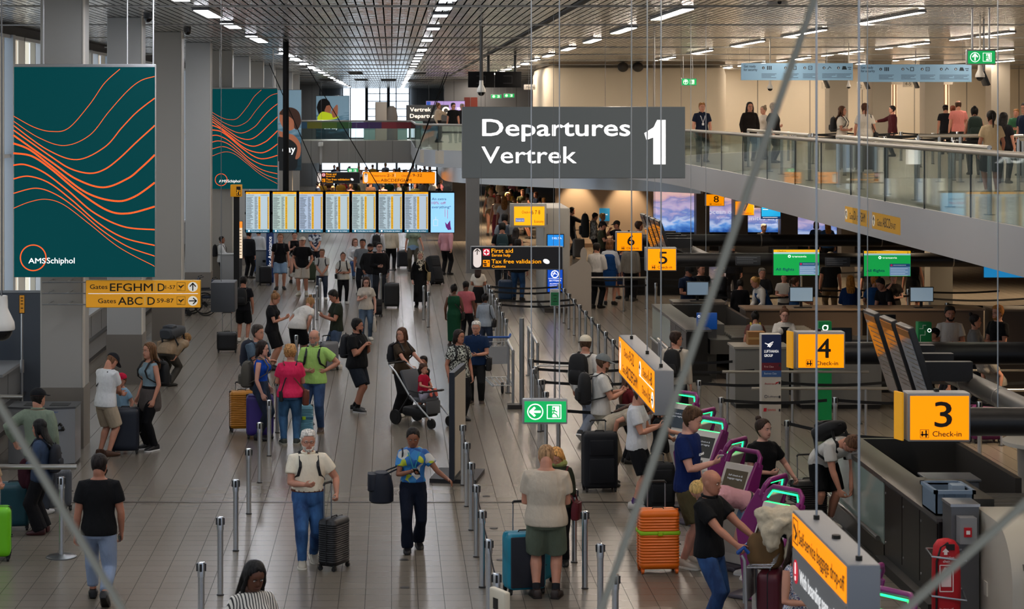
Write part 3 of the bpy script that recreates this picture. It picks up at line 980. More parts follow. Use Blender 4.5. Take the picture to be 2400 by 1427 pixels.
for i,(u0,v0,u1,v1)in enumerate(((1737,148,1999,188),(2012,151,2277,192))):
 b=Board('instruction_panel',('pale blue hanging panel Get ready for security, over the two women in black','pale blue hanging panel Get ready for security, next to the green exit sign')[i],'sign',u0,v0,u1,v1,53.0,0.06)
 b.housing(mat('8A9FAE',0.5))
 b.panel(u0,v0,u1,v1,mat('6F8FA6',0.6,emit=0.3),'face')
 ink=mat('1B2B36',0.6)
 b.text('Get ready',u0+6,v0+10,6,ink,28,bold=0.01)
 b.text('for security',u0+6,v0+18,6,ink,32,bold=0.01)
 for k,du in enumerate((52,104,149,194,228)):
  b.disc(u0+du,v0+11,3.2,ink,'numeral_disc')
  b.text(str(k+1),u0+du,v0+13,3.6,WHT(0.4),align='CENTER',y=-0.012)
  b.strokes([[(u0+du-4,v0+25+3*j),(u0+du+(34,30,20,33,31)[j]*0.9,v0+25+3*j)]for j in range(4)],1.1,mat('3E5160',0.6),'fine_print')
 b.strokes([[(u0+62,v0+7),(u0+62,v0+15)],[(u0+66,v0+7),(u0+66,v0+15)],[(u0+70,v0+7),(u0+70,v0+15)]],2.6,ink,'people_pictogram')
 b.strokes([[(u0+112,v0+8),(u0+118,v0+13)],[(u0+122,v0+7),(u0+122,v0+15),(u0+129,v0+15),(u0+129,v0+7),(u0+122,v0+7)]],1.4,ink,'items_pictogram')
 b.strokes([[(u0+158,v0+7),(u0+158,v0+15),(u0+166,v0+15),(u0+166,v0+7),(u0+158,v0+7)],[(u0+160,v0+11),(u0+164,v0+11)]],1.3,ink,'case_pictogram')
 b.strokes([[(u0+203,v0+14),(u0+207,v0+8),(u0+211,v0+12)]],1.4,ink,'watch_pictogram')
 b.poly([(u0+236,v0+15),(u0+238,v0+7),(u0+245,v0+7),(u0+248,v0+15)],ink,'jacket_pictogram')
 b.strokes([[(u0+250,v0+10),(u0+258,v0+10)],[(u0+252,v0+14),(u0+257,v0+14)]],1.6,ink,'belt_pictogram')
 for u in(u0+20,u1-20):
  b.cable(u,CEIL)
TUBE_Z=2.42
def row_sign(num,u0,v0,u1,v1,Y,label,side=0.0,cover=None):
 b=Board('check_in_sign',label,'sign',u0,v0,u1,v1,Y,0.22)
 w,h=u1-u0,v1-v0
 b.housing(GREYH())
 b.panel(u0+w*.035,v0+h*.06,u1-w*.03,v1-h*.04,YEL(0.95),'face')
 b.text(num,u0+w*.56,v0+h*.69,h*.54,INK(),w*.27,'CENTER',bold=0.012,name='numeral')
 b.text('Check-in',u0+w*.39,v1-h*.11,h*.115,INK(),w*.46,bold=0.01)
 iu,iv,q=u0+w*.26,v1-h*.165,h*.085
 b.strokes([[(iu-q,iv-q),(iu+q,iv-q),(iu+q,iv+q),(iu-q,iv+q),(iu-q,iv-q)]],h*.008,INK(),'pictogram_box')
 b.strokes([[(iu-q*.8,iv+q*.2),(iu+q*.8,iv+q*.2)],[(iu-q*.5,iv+q*.6),(iu-q*.5,iv-q*.1)],[(iu+q*.4,iv+q*.8),(iu+q*.4,iv-q*.4)]],h*.03,INK(),'desk_pictogram')
 b.disc(iu-q*.5,iv-q*.4,q*.22,INK(),'desk_pictogram')
 b.disc(iu+q*.4,iv-q*.65,q*.22,INK(),'desk_pictogram')
 if side:
  o=MB().box((-0.02,-0.05,-b.h/2*0.99),(0.0,0.10,b.h/2*0.99)).build('side_face',mat('D9981A',0.45,emit=0.35),b.root,smooth=False)
  o.location=(-b.w/2-0.045,0.1,0)
  o.rotation_euler=(0,0,radians(18))
 x,z=b.xz(u0+w*.5,v0)
 MB().box((-0.02,0.08,b.h/2-0.01),(0.02,0.14,b.h/2+0.03)).build('lug',INK(),b.root)
 return b
Ys={3:20.9,4:26.8,5:43.4,6:49.9,8:69.0,7:60.5}
s3=row_sign('3',2128,921,2275,1035,20.9,'orange Check-in sign with the numeral 3 over the steel counter',1)
s4=row_sign('4',1867,778,1981,865,26.8,'orange Check-in sign with the numeral 4 beside the airline pillar',1)
s5=row_sign('5',1513,580,1586,635,43.4,'orange Check-in sign with the numeral 5 in front of the numeral 6')
s6=row_sign('6',1444,543,1506,589,49.9,'orange Check-in sign with the numeral 6 behind and left of the numeral 5')
s8=row_sign('8',1654,454,1698,483,69.0,'orange Check-in sign with the numeral 8 at the violet cloud backdrop')
s7=row_sign('7',1722,470,1768,505,62.0,'orange Check-in sign with the numeral 7 partly hidden by the balcony edge')
s8.cable(1676,UP-.5,INK(),.03)
s7.cable(1745,UP-.5,INK(),.03)
def long_sign(name,label,x,yf,yn,zt,zb,depth=0.21):
 """a box sign along the hall whose face looks at the left aisle"""
 L=yf-yn
 t=thing(name,label,'sign',(x,(yf+yn)/2,(zt+zb)/2),-pi/2)
 h=zt-zb
 hb=MB().rbox((-L/2,0,-h/2),(L/2,depth,h/2),0.012,ax=1)
 hb.build('housing',mat('86888B',0.5,0.2),t)
 return t,L,h
def lpanel(t,x0,z0,x1,z1,m,name='face',y=-0.006):
 return MB().box((x0,y,z0),(x1,y+0.006,z1)).build(name,m,t,smooth=False)
def ltext(t,body,x,z,h,m,w=None,bold=0.01,name='lettering',y=-0.009):
 me=tmesh(body,h,w,'LEFT',bold,name)
 me.materials.append(m)
 o=bpy.data.objects.new(name,me)
 C.objects.link(o)
 o.parent=t
 o.location=(x,y,z)
 return o
class LB(Board):
 """board drawing in metres: u right, v down"""
 def __init__(s,root):
  s.k,s.uc,s.vc,s.root=1.0,0,0,root
t,L,h=long_sign('direction_sign','long orange hanging sign with Check-in 9-32 and Gates over the queue',2.9,26.6,23.0,2.7,2.2)
lpanel(t,-L/2+.03,-h/2+.03,-L/2+2.08,h/2-.02,YEL(0.95))
lpanel(t,-L/2+2.14,-h/2+.03,L/2-.03,h/2-.02,YEL(0.95))
q=LB(t)
a=-L/2
q.pill(a+.10,-.19,a+.27,.18,mat('F0E2D8',0.5,emit=0.7),'arrow_pill')
q.arrow(a+.185,-.11,.12,0,INK(),.022)
ltext(t,'Check-in',a+.62,.06,.10,INK(),.55)
ltext(t,'9-32',a+1.22,.05,.15,INK(),.46,0.02)
ltext(t,'Gates',a+.45,-.16,.10,INK(),.36)
ltext(t,'ABCDEFGHM',a+.84,-.17,.15,INK(),1.2,0.02)
a+=2.14
q.disc(a+.14,-.10,.09,WHT(0.8),'arrow_disc')
q.arrow(a+.14,-.10,.12,0,INK(),.02,y=-0.012)
ltext(t,'Check-in',a+.40,.06,.10,INK(),.5)
ltext(t,'1-8',a+.95,.05,.15,INK(),.32,0.02)
ltext(t,'Check-in',a+.35,-.15,.10,INK(),.5)
ltext(t,'1a',a+.90,-.16,.15,INK(),.2,0.02)
q.strokes([[(a+.05,-.02),(a+1.38,-.02)]],.012,WHT(0.6),'divider')
q.disc(a+1.3,.10,.09,WHT(0.8),'arrow_disc')
q.arrow(a+1.3,.10,.12,90,INK(),.02,y=-0.012)
for xx,nm in((-L/2+0.5,0),(0.3,0),(L/2-0.25,0)):
 MB().cyl((xx,.1,h/2-.01),(xx,.1,CEIL-2.45),0.008,n=8).build('hanging_rod',mat('9FA3A6',0.35,0.7),t)
 MB().cyl((xx,.1,h/2),(xx,.1,h/2+.04),0.02,n=8).build('lug',INK(),t)
t,L,h=long_sign('baggage_sign','orange and grey hanging sign reading Self-service baggage drop-off',2.88,15.0,13.2,2.7,2.12)
lpanel(t,-L/2+.02,.04,L/2-.02,h/2-.02,YEL(0.9))
lpanel(t,-L/2+.02,-h/2+.02,L/2-.02,.02,mat('6E7072',0.4,emit=0.1),'lower_face')
q=LB(t)
q.strokes([[(-L/2+.06,-.25),(-L/2+.22,-.25),(-L/2+.22,-.08),(-L/2+.06,-.08),(-L/2+.06,-.25)]],.008,INK(),'pictogram_box')
q.strokes([[(-L/2+.09,-.20),(-L/2+.18,-.15),(-L/2+.12,-.11)]],.03,INK(),'baggage_pictogram')
ltext(t,'Self-service baggage drop-off',-L/2+.27,.105,.105,INK(),1.48,0.012)
q.disc(-L/2+.15,.12,.085,mat('C8102E',0.5,emit=0.5),'warning_disc')
q.strokes([[(-L/2+.15,.06),(-L/2+.15,.13)],[(-L/2+.15,.155),(-L/2+.15,.175)]],.025,WHT(0.7),'warning_disc',-0.012)
ltext(t,'With boarding pass only',-L/2+.30,-.17,.105,mat('EDEDED',0.5,emit=0.6),1.2,0.012)
for xx in(-L/2+.35,L/2-.12):
 MB().cyl((xx,.1,h/2-.01),(xx,.1,CEIL-2.41),0.008,n=8).build('hanging_rod',mat('9FA3A6',0.35,0.7),t)
 MB().cyl((xx,.1,h/2),(xx,.1,h/2+.03),0.022,n=8).build('lug',INK(),t)
MB().cyl((0.1,.1,h/2),(0.1,.1,h/2+.025),0.03,n=8).build('lug',INK(),t)
for i,(yf,yn,zt,zb,items)in enumerate(((39.0,37.05,3.76,3.47,(('Gates',.62,.12,.34),('D',1.0,.17,.12),('1-57',1.14,.09,.2),('EFGHM',1.4,.17,.5))),(36.8,34.75,3.76,3.47,(('Gates',.62,.12,.34),('ABC',1.02,.17,.38),('D',1.45,.17,.13),('59-87',1.6,.10,.35))))):
 L,h=yf-yn,zt-zb
 t=thing('gate_plate',('pale yellow plate Gates D EFGHM on the balcony fascia, the farther one','pale yellow plate Gates ABC D 59-87 on the balcony fascia, the nearer one')[i],'sign',(8.465,(yf+yn)/2,(zt+zb)/2),-pi/2)
 MB().box((-L/2,0,-h/2),(L/2,0.02,h/2)).build('plate',mat('C99A48',0.4,emit=0.6),t,smooth=False)  # unlit plate; its glow stands in for light it does not catch
 q=LB(t)
 q.disc(-L/2+.14,0,.1,mat('E9E4D2',0.5),'arrow_disc')
 q.arrow(-L/2+.14,0,.13,(315,0)[i],INK(),.02)
 for s,x,hh,w in items:
  ltext(t,s,-L/2+x-.2,-.07,hh,INK(),w,0.015)
# ------------------------------------------------------------------ departure screens on a black frame
YB=58.0
fr=thing('screen_frame','black pole and rail frame with thin stay wires carrying the departure screens','display frame',P(820,545,YB)+V((0,0.2,0)))
o=fr.location.copy()
m=mat('060607',0.7,spec=0.15)
MB().cyl(P(669,460,YB)+V((0,.22,0))-o,V((P(669,460,YB).x,YB+.22,CEIL))-o,0.085,n=20).build('pole',m,fr)
rb=MB()
for v in(450,500,541):
 a,bb=P(573,v,YB),P(1066,v,YB)
 rb.box(a+V((0,.1,-.03))-o,bb+V((0,.16,.03))-o)
for u in(634,697,759,821,884,945,1006):
 a,bb=P(u,447,YB),P(u,545,YB)
 rb.box(V((a.x-.03,YB+.1,bb.z))-o,V((a.x+.03,YB+.2,a.z))-o)
rb.build('rail',m,fr,smooth=False)
for(a,bb)in(((1051,169),(941,452)),((1045,169),(945,452)),((716,150),(893,447)),((630,148),(760,447))):
 MB().cyl(P(a[0],a[1],YB)+V((0,.15,0))-o,P(bb[0],bb[1],YB)+V((0,.15,0))-o,0.012,n=6).build('stay_wire',m,fr)
scr_cols=['D4E9F4','D2E8E0','CBDDF6','D2E6EE','D2E8EA','CFE4EF','CFE2F4']
LEFTS=(575,638,700,762,824,886,947)
ords=('leftmost, behind the black pole with the orange info cube','second from the left, under the round black ceiling pole','third from the left','middle one of the row of seven','third from the right of the seven timetable screens','second from the right of the seven timetable screens','next to the pale blue sale advert')
for i,u0 in enumerate(LEFTS):
 b=Board('departure_screen','departure timetable screen, '+ords[i],'screen',u0,448,u0+58,546,YB,0.08,group='departure screens')
 b.housing(m)
 b.panel(u0+1.5,450,u0+56.5,544.5,mat(scr_cols[i],0.5,emit=0.56,kind='lit'),'screen')
 b.panel(u0+1.5,450,u0+56.5,454.5,mat('F2A50A',0.3,emit=0.8),'header_bar',-0.008,0.002)
 b.text('Flight departures | Vertrektijden',u0+5,453.7,2.6,INK(),46)
 b.panel(u0+1.5,538,u0+56.5,544.5,mat('2E6C86',0.3,emit=0.6),'footer_bar',-0.008,0.002)
 b.disc(u0+8.5,541.2,2.2,WHT(0.6),'no_smoking_mark',-0.011)
 b.text('Verboden te roken',u0+13.5,542.8,3.0,WHT(0.7),38)
 rr=random.Random(i)
 rows_,yl,yr,dk=[],[],[],[]
 for k in range(30):
  v=462+2.5*k
  rows_.append([(u0+3,v),(u0+3+rr.uniform(8,16),v)])
  rows_.append([(u0+22,v),(u0+26+rr.uniform(0,3),v)])
  dk.append([(u0+51.5,v),(u0+54.5,v)])
  dk.append([(u0+31.4,v),(u0+34.6,v)])
 b.strokes(rows_,1.0,mat('47525C',0.5),'timetable_rows')
 b.strokes([[(u0+3,457.5),(u0+20,457.5)],[(u0+36,457.5),(u0+54,457.5)]],1.0,mat('7A8790',0.5),'timetable_rows')
 b.panel(u0+30.5,460.5,u0+35.5,536.5,mat('F2B51E',0.4,emit=0.7),'status_column',-0.008,0.001)
 b.panel(u0+52.5,460.5,u0+55.5,536.5,mat('F2B51E',0.4,emit=0.7),'gate_column',-0.008,0.001)
 b.strokes(dk,1.0,mat('6A4A08',0.5),'timetable_rows',-0.011)
b=Board('advert_screen','pale blue advert screen reading An extra 10% off everything','screen',1008,448,1066,546,YB,0.08)
b.housing(m)
b.panel(1009.5,452,1064.5,544.5,mat('8CC6EC',0.3,emit=0.8),'screen')
nav=mat('15335E',0.5,emit=0.2)
b.text('An extra',1012,469,6.5,nav,34)
b.text('10% off',1012,478.5,6.5,mat('B8305A',0.5,emit=0.4),33)
b.text('everything*',1012,488,6.5,nav,45)
b.strokes([[(1016,515),(1016,529),(1026,529),(1026,515),(1016,515)],[(1021,515),(1021,508)]],0.9,mat('DDEBF5',0.5,emit=0.6),'bottle_picture')
b.poly([(1043,520),(1048,526),(1055,516),(1056,530),(1058,538),(1050,539),(1045,532)],mat('7A2A86',0.5,emit=0.3),'butterfly_picture')
b.strokes([[(1043,490),(1043,508)],[(1049,492),(1049,512)]],1.3,mat('C58AA8',0.5,emit=0.4),'brush_picture')
b=Board('info_post','black post carrying an orange info cube, left of the departure screens','sign',540,433,566,461,60.0,0.33)
b.housing(mat('C98A12',0.45,emit=0.3),'cube')
b.panel(554,437,564,458,mat('2A1D06',0.5),'face')
b.text('?i',555,456,12,mat('F2A81A',0.5,emit=0.5),8,bold=0.01)
x,z=b.xz(553.5,461)
MB().box((x-0.08,0.1,-b.root.location.z),(x+0.08,0.24,-b.h/2)).build('post',BLACK(),b.root,smooth=False)
b=Board('map_stand','narrow lit map stand with an orange top beside the black info post','map stand',559,518,569,606,63.0,0.1)
b.housing(mat('55585A',0.4))
b.panel(560,519,568,605,mat('E9D2B4',0.4,emit=0.8),'lit_face')
b.panel(560,519,568,534,mat('F08A2A',0.4,emit=0.8),'header',-0.009,0.002)
b.strokes([[(562,540+7*k),(566,540+7*k)]for k in range(9)],1.6,mat('6A5138',0.5),'map_marks')
MB().box((-0.04,.03,-b.root.location.z),(.04,.08,-b.h/2)).build('leg',DSTEEL(),b.root,smooth=False)
b=Board('assistance_pillar','tall blue pillar with white upright lettering for Assistance','sign',624,540,641,650,67.0,0.3)
b.housing(mat('133A7C',0.4))
o_=b.text('for Assistance',0,0,9,WHT(0.5),70)
o_.rotation_euler=(0,-pi/2,0)
o_.location=(0.06,-0.012,-b.h/2+.35)
MB().box((-b.w/2,0,-b.root.location.z),(b.w/2,.3,-b.h/2)).build('base',mat('10306A',0.5),b.root,smooth=False)
t=thing('hanging_sign','plain grey back of a sign hanging on one wire above the black suitcase','sign',P(522,697,33.8))
MB().rbox((-.195,0,-.24),(.195,.6,.24),0.015,ax=1).build('housing',mat('36393D',0.6),t)
MB().cyl((-.04,.2,.23),(-.04,.2,CEIL-t.location.z),0.006,n=6).build('hanging_cable',DSTEEL(),t)
b=Board('desk_sign','small orange sign plate on a thin steel pole behind the left counter','sign',44,690,58,735,36.0,0.04)
b.housing(mat('2A2620',0.5))
b.panel(46,692,57,733,mat('C98A2A',0.5,emit=0.2),'face')
b.strokes([[(49,698),(54,698)],[(49,705),(54,705)],[(49,712),(54,712)],[(49,722),(54,722)]],2,INK(),'markings')
MB().cyl((0,.02,-b.h/2),(0,.02,-b.root.location.z),0.02,n=10).build('pole',STEEL(),b.root)
MB().cyl((0,.02,1.25-b.root.location.z),(0,.02,1.03-b.root.location.z),0.035,n=10).build('pole_socket',STEEL(),b.root)
b=Board('departures_sign','small distant grey sign with lit letters Vertrek Departures beyond the balcony','sign',952,246,1052,284,113.0,0.2)
b.housing(mat('5E5F60',0.5))
b.text('Vertrek',961,261,9.5,mat('FFF0DD',0.5,emit=1.3),49,bold=0.009)
b.text('Departures',961,276,9.5,mat('FFF0DD',0.5,emit=1.3),70,bold=0.009)
b.ring(1045,259,7,3,mat('FFF0DD',0.5,emit=1.3),'numeral')
for u in(965,1040):
 b.cable(u,CEIL)
b=Board('advert_screen','wide violet advert screen on the upper floor behind the lit Vertrek sign','screen',998,236,1090,262,128.0,0.2)
b.housing(mat('3A2F4A',0.5))
b.panel(999,237,1089,261,mat('9C86BE',0.4,emit=0.7),'screen')
b.panel(1000,238,1009,247,mat('2A55B0',0.4,emit=0.7),'logo_square',-0.009,0.002)
b.text('2025',1070,257,6,WHT(0.8),14)
MB().box((-.3,.02,UP-b.root.location.z),(.3,.18,-b.h/2)).build('stand',BLACK(),b.root,smooth=False)
for u0,u1,c in((1088,1102,'7A2E26'),(1103,1119,'8E3A2A')):
 g=P(u0,228,129)
 o_=MB().box((g.x,129,UP),(P(u1,228,129).x,129.2,g.z)).build('wall_red_panel',mat(c,0.6),smooth=False)
 struct(o_)
b=Board('direction_sign','white pill-shaped sign reading Priority to Gates at the left end of the cream block','sign',1228,198,1290,210,90.0,0.06)
b.housing(mat('B7B4AE',0.5))
b.text('Priority to Gates',1234,206,4.5,INK(),50)
for u in(1240,1275):
 b.cable(u,CEIL)
t=thing('counter_tower','pale grey tower with blue airline screens behind the black First aid sign','display tower',G(1305,733))
kx=t.location.y/F
TX=lambda u,v:((u-1305)*kx,(733-v)*kx)
x0,_=TX(1274,0)
x1,z1=TX(1336,487)
MB().rbox((x0,0,0.12),(x1,3.0,z1),0.05,ax=2).build('cabinet',mat('A9A59C',0.5),t)
MB().box((x0+.03,.03,0),(x1-.03,2.9,0.12)).build('plinth',mat('3B3733',0.6),t,smooth=False)
for(ua,va,ub,vb,c,nm)in((1283,550,1320,578,'1E86E0','upper_screen'),(1283,632,1318,684,'0E48B8','lower_screen')):
 xa,za=TX(ua,vb)
 xb,zb=TX(ub,va)
 o_=MB().box((xa-.02,-.05,za-.02),(xb+.02,0.0,zb+.02)).build(nm,BLACK(),t,smooth=False)
 MB().box((xa,-.056,za),(xb,-.05,zb)).build('screen_glass',mat(c,0.3,emit=0.75),o_,smooth=False)
tb=Board.__new__(Board)
tb.k,tb.uc,tb.vc,tb.root=kx,1305,733,t
tb.text('DELTA',1294,560,4.5,WHT(0.8),22,y=-0.062)
tb.ring(1300,642,8,1.6,WHT(0.8),'logo',y=-0.062)
tb.strokes([[(1295,645),(1300,640),(1305,643)],[(1295,641),(1301,637)]],1.4,WHT(0.8),'logo',y=-0.062)
tb.strokes([[(1285,652),(1316,652)]],0.8,WHT(0.8),'logo',y=-0.062)
tb.text('SKYTEAM',1287,659,4.0,WHT(0.8),27,bold=0.009,y=-0.062)
tb.text('ALLIANCE',1288,666,3.4,WHT(0.8),20,y=-0.062)
tb.text('PARTNERS',1288,671,2.8,WHT(0.8),18,y=-0.062)
b=Board('check_in_sign','yellow lightbox reading Check-in 6 7 8 Economy on the pale tower','sign',1196,477,1281,533,G(1305,733).y-0.3,0.25)
b.housing(mat('A9A79F',0.5))
b.panel(1205,484,1276,528,mat('F7A80E',0.4,emit=0.9),'face')
b.text('Check-in',1223,500,6.5,INK(),21)
b.text('6 7 8',1246,502,10,INK(),20)
b.text('Economy',1252,522,7,INK(),22)
b.panel(1208,511,1229,520,mat('6E7FB0',0.4,emit=0.6),'note_plate',-0.009,0.002)
b.text('Passengers only',1209.5,517.5,3.6,WHT(0.7),18)
MB().box((b.w/2-.03,.06,-.25),(b.w/2+.03,.12,.05)).build('bracket',DSTEEL(),b.root)
b=Board('display_stand','slim pale stand with a blue screen on the left side of the grey tower','display stand',1257,533,1274,657,G(1265,690).y,0.1)
b.housing(mat('B9BBBD',0.5))
b.panel(1258,535,1273,580,mat('3C86B8',0.4,emit=0.6),'blue_screen')
b.panel(1258,632,1273,655,mat('CFE0EE',0.4,emit=0.8),'white_screen')
MB().box((-b.w/2-.1,-.05,-b.root.location.z),(b.w/2+.1,.3,-b.root.location.z+.03)).build('foot',DSTEEL(),b.root,smooth=False)
MB().box((-.04,.02,-b.root.location.z),(.04,.08,-b.h/2)).build('post',DSTEEL(),b.root,smooth=False)
for i,u0 in enumerate((1097,1160)):
 b=Board('hanging_monitor',('black ceiling monitor seen from behind, the left of a joined pair','black ceiling monitor seen from behind, the right of a joined pair')[i],'monitor',u0,168,u0+62,205,72.0,0.12)
 b.housing(mat('060607',0.7,spec=0.15))
 b.strokes([[(u0+20,178),(u0+40,178),(u0+40,195),(u0+20,195)]],1.5,mat('1E1E20',0.5),'rear_bracket')
 MB().cyl((.25,.06,b.h/2),(.25,.06,CEIL-b.root.location.z),0.05,n=10).build('pole',BLACK(),b.root)
def dome_camera(label,u,v,Y,r,pole_r,pole_m):
 t=thing('security_camera',label,'security camera',P(u,v,Y))
 MB().lathe((0,0,0),[(r*.45,2.6*r),(r*.5,1.6*r),(r*.62,1.3*r),(r*1.0,.5*r),(r*1.05,0),(r,-.1*r)]).build('housing',mat('D9D5CC',0.4),t)
 MB().ball((0,0,-.08*r),(r*.88,r*.88,r*.9),14,8).build('dome',mat('0C0C0E',0.12),t)
 MB().cyl((0,0,2.4*r),(0,0,CEIL-t.location.z),pole_r,n=10).build('pole',pole_m,t)
dome_camera('white dome camera close at the left edge of the hall view',4,770,19.0,0.115,0.008,DSTEEL())
dome_camera('dome camera on a black ceiling pole above the big Departures sign',1128,215,48.0,0.1,0.04,BLACK())
dome_camera('white dome camera hanging below the first security panel',1805,207,56.0,0.075,0.02,mat('D9D5CC',0.4))
dome_camera('white dome camera hanging by the farther upper column',1989,203,60.0,0.06,0.02,mat('D9D5CC',0.4))
dome_camera('white dome camera hanging right of the second security panel',2297,180,42.0,0.09,0.02,mat('D9D5CC',0.4))
t=thing('security_camera','grey box camera on the ceiling above the security panels','security camera',P(1822,6,36.4)+V((0,0,.02)))
MB().rbox((-.17,-.09,-.06),(.17,.09,.05),0.04,ax=0).build('housing',mat('B5B5B3',0.4),t)
MB().cyl((.02,-.1,-.02),(.02,-.06,-.02),0.035).build('lens',BLACK(),t)
MB().cyl((0,0,.04),(0,0,CEIL-t.location.z),0.03).build('mount',DSTEEL(),t)
for i,(u,v)in enumerate(((347,47),(439,78))):
 t=thing('security_camera',('small black dome camera on the ceiling between the second and third columns','small black dome camera on the ceiling between the third and fourth columns')[i],'security camera',V((P(u,v,0.0001+1.72*F/(V0-v)).x,1.72*F/(V0-v),CEIL-.13)))
 MB().cyl((0,0,.05),(0,0,.13),0.09).build('base',mat('2A2A2C',0.4),t)
 MB().ball((0,0,.04),.085,12,8).build('dome',mat('0C0C0E',0.15),t)
for i,u in enumerate((1463,1492)):
 t=thing('loudspeaker','dark round loudspeaker under the ceiling at the cream wall block, the %s one'%('left','right')[i],'loudspeaker',P(u+(i*2-1)*3,157,83.3))
 MB().ball((0,0,0),(.22,.22,.2),16,8).build('shell',mat('2E2A26',0.6),t)
 MB().cyl((0,0,.1),(0,0,CEIL-t.location.z),0.06).build('mount',mat('2E2A26',0.6),t)
for i,(a,bb,Y,r)in enumerate((((1922,-40),(1385,1500),5.0,.0095),((-60,850),(330,1500),4.7,.009),((2520,1075),(2040,1500),4.8,.0105))):
 p,q=P(a[0],a[1],Y),P(bb[0],bb[1],Y)
 d=(q-p).normalized()
 tag(MB().cyl(p-d*.8,q+d*.6,r,n=10).build('stay_cable',mat('8F8672',0.6)),('blurred pale stay cable crossing the picture from the ceiling past the Check-in rows','blurred pale stay cable at the bottom left in front of the man in black','blurred pale stay cable at the bottom right in front of the red bag')[i],'cable')
# ------------------------------------------------------------------ people
def smooth01(t):
 t=max(0.0,min(1.0,t))
 return t*t*(3-2*t)
def lerp_tab(tab,x):
 if x<=tab[0][0]:
  return tab[0][1:]
 for a,b in zip(tab,tab[1:]):
  if x<=b[0]:
   t=(x-a[0])/(b[0]-a[0])
   return tuple(p+(q-p)*t for p,q in zip(a[1:],b[1:]))
 return tab[-1][1:]
def ik(a,t,l1,l2,hint):
 d=t-a
 L=d.length
 mx=(l1+l2)*0.995
 if L>mx:
  t=a+d*(mx/L)
  d=t-a
  L=mx
 L=max(L,abs(l1-l2)*1.05+1e-4)
 dn=d.normalized()
 x=(l1*l1-l2*l2+L*L)/(2*L)
 h=sqrt(max(0.0,l1*l1-x*x))
 p=hint-dn*hint.dot(dn)
 if p.length<1e-4:
  p=V((0,1,0))-dn*dn.y
 p.normalize()
 return a+dn*x+p*h,t
TRUNK={'m':[(.455,.080,.060),(.48,.096,.068),(.52,.100,.069),(.56,.096,.066),(.61,.089,.061),(.66,.094,.063),(.71,.104,.066),(.76,.109,.065),(.795,.104,.056),(.822,.076,.046),(.842,.044,.040)],'f':[(.455,.082,.064),(.48,.100,.072),(.52,.103,.073),(.56,.092,.066),(.61,.078,.057),(.66,.083,.060),(.71,.093,.070),(.75,.096,.068),(.79,.090,.053),(.818,.064,.042),(.84,.038,.036)],'c':[(.42,.085,.070),(.45,.098,.078),(.50,.100,.080),(.56,.094,.078),(.62,.090,.072),(.68,.094,.070),(.73,.094,.064),(.765,.070,.052),(.79,.048,.048)],}
HEAD=[(0.00,.13,.30,.10),(0.05,.20,.36,-.02),(0.13,.265,.385,-.14),(0.22,.30,.385,-.24),(0.32,.322,.385,-.33),(0.42,.335,.375,-.40),(0.50,.340,.362,-.44),(0.58,.345,.388,-.46),(0.68,.347,.375,-.465),(0.78,.330,.330,-.44),(0.87,.280,.245,-.37),(0.94,.200,.13,-.27),(1.0,.06,-.01,-.13)]
ARMS={'side':((.150,.015,.470),(.5,-1,0),.35),'relax':((.140,.050,.480),(.6,-1,0),.4),'pocket':((.118,.055,.515),(.9,-1,0),.3),'front':((.012,.125,.520),(1,-.5,-.3),.6),'belly':((.020,.125,.610),(1,-.6,-.6),.6),'phone':((.045,.175,.665),(.7,-.4,-1),.75),'chest':((.045,.120,.720),(.8,-.4,-1),.7),'chin':((.055,.130,.825),(.8,.3,-1),.7),'hip':((.120,.030,.610),(1,-.5,.1),.5),'back':((.175,-.130,.470),(.4,-1,.2),.8),'pull':((.160,-.170,.500),(.4,-1,.2),.9),'push':((.105,.250,.580),(.8,-.3,-1),.9),'fold':((-.070,.105,.640),(1,.1,-.7),.5),'reach':((.100,.300,.690),(.7,-.2,-1),.4),'strap':((.080,.110,.750),(.8,-.3,-1),.85),'swingf':((.140,.140,.490),(.5,-1,-.2),.4),'swingb':((.150,-.130,.485),(.5,-1,0),.4),'out':((.230,.200,.640),(.6,-.6,-1),.3),'desk':((.080,.230,.600),(.8,-.4,-1),.4),'down':((.110,.060,.450),(.6,-1,0),.4),'up':((.10,.10,.95),(1,.2,-.5),.4),'lap':((.06,.16,.56),(.9,-.5,-.5),.4),}
LEGS={'stand':((.062,.0,0,-12),(-.062,.0,0,12)),'wide':((.085,.0,0,-14),(-.085,.01,0,14)),'stag':((.060,.05,0,-10),(-.060,-.05,0,12)),'stagl':((.060,-.05,0,-10),(-.060,.05,0,12)),'walk':((.050,.150,0,-4),(-.050,-.170,.045,4)),'walkl':((.050,-.170,.045,-4),(-.050,.150,0,4)),'short':((.050,.085,0,-5),(-.050,-.095,.018,5)),'shortl':((.050,-.095,.018,-5),(-.050,.085,0,5)),'sit':((.070,.27,0,-5),(-.070,.27,0,5)),'cross':((.02,.02,0,-4),(-.045,-.01,0,6)),}
SKIN={'a':'BC8872','b':'A8745E','c':'8A5C46','d':'5E3C2C','e':'4A2C1E','p':'C89A8A'}
class Person:
 pass
def head_pt(t,th,off=0.0):
 w,yf,yb=lerp_tab(HEAD,t)
 c,s=cos(th),sin(th)
 c2=math.copysign(abs(c)**.92,c)
 s2=math.copysign(abs(s)**.92,s)
 x=(w+off)*c2
 y=(yf+yb)/2+((yf-yb)/2+off)*s2
 return x,y
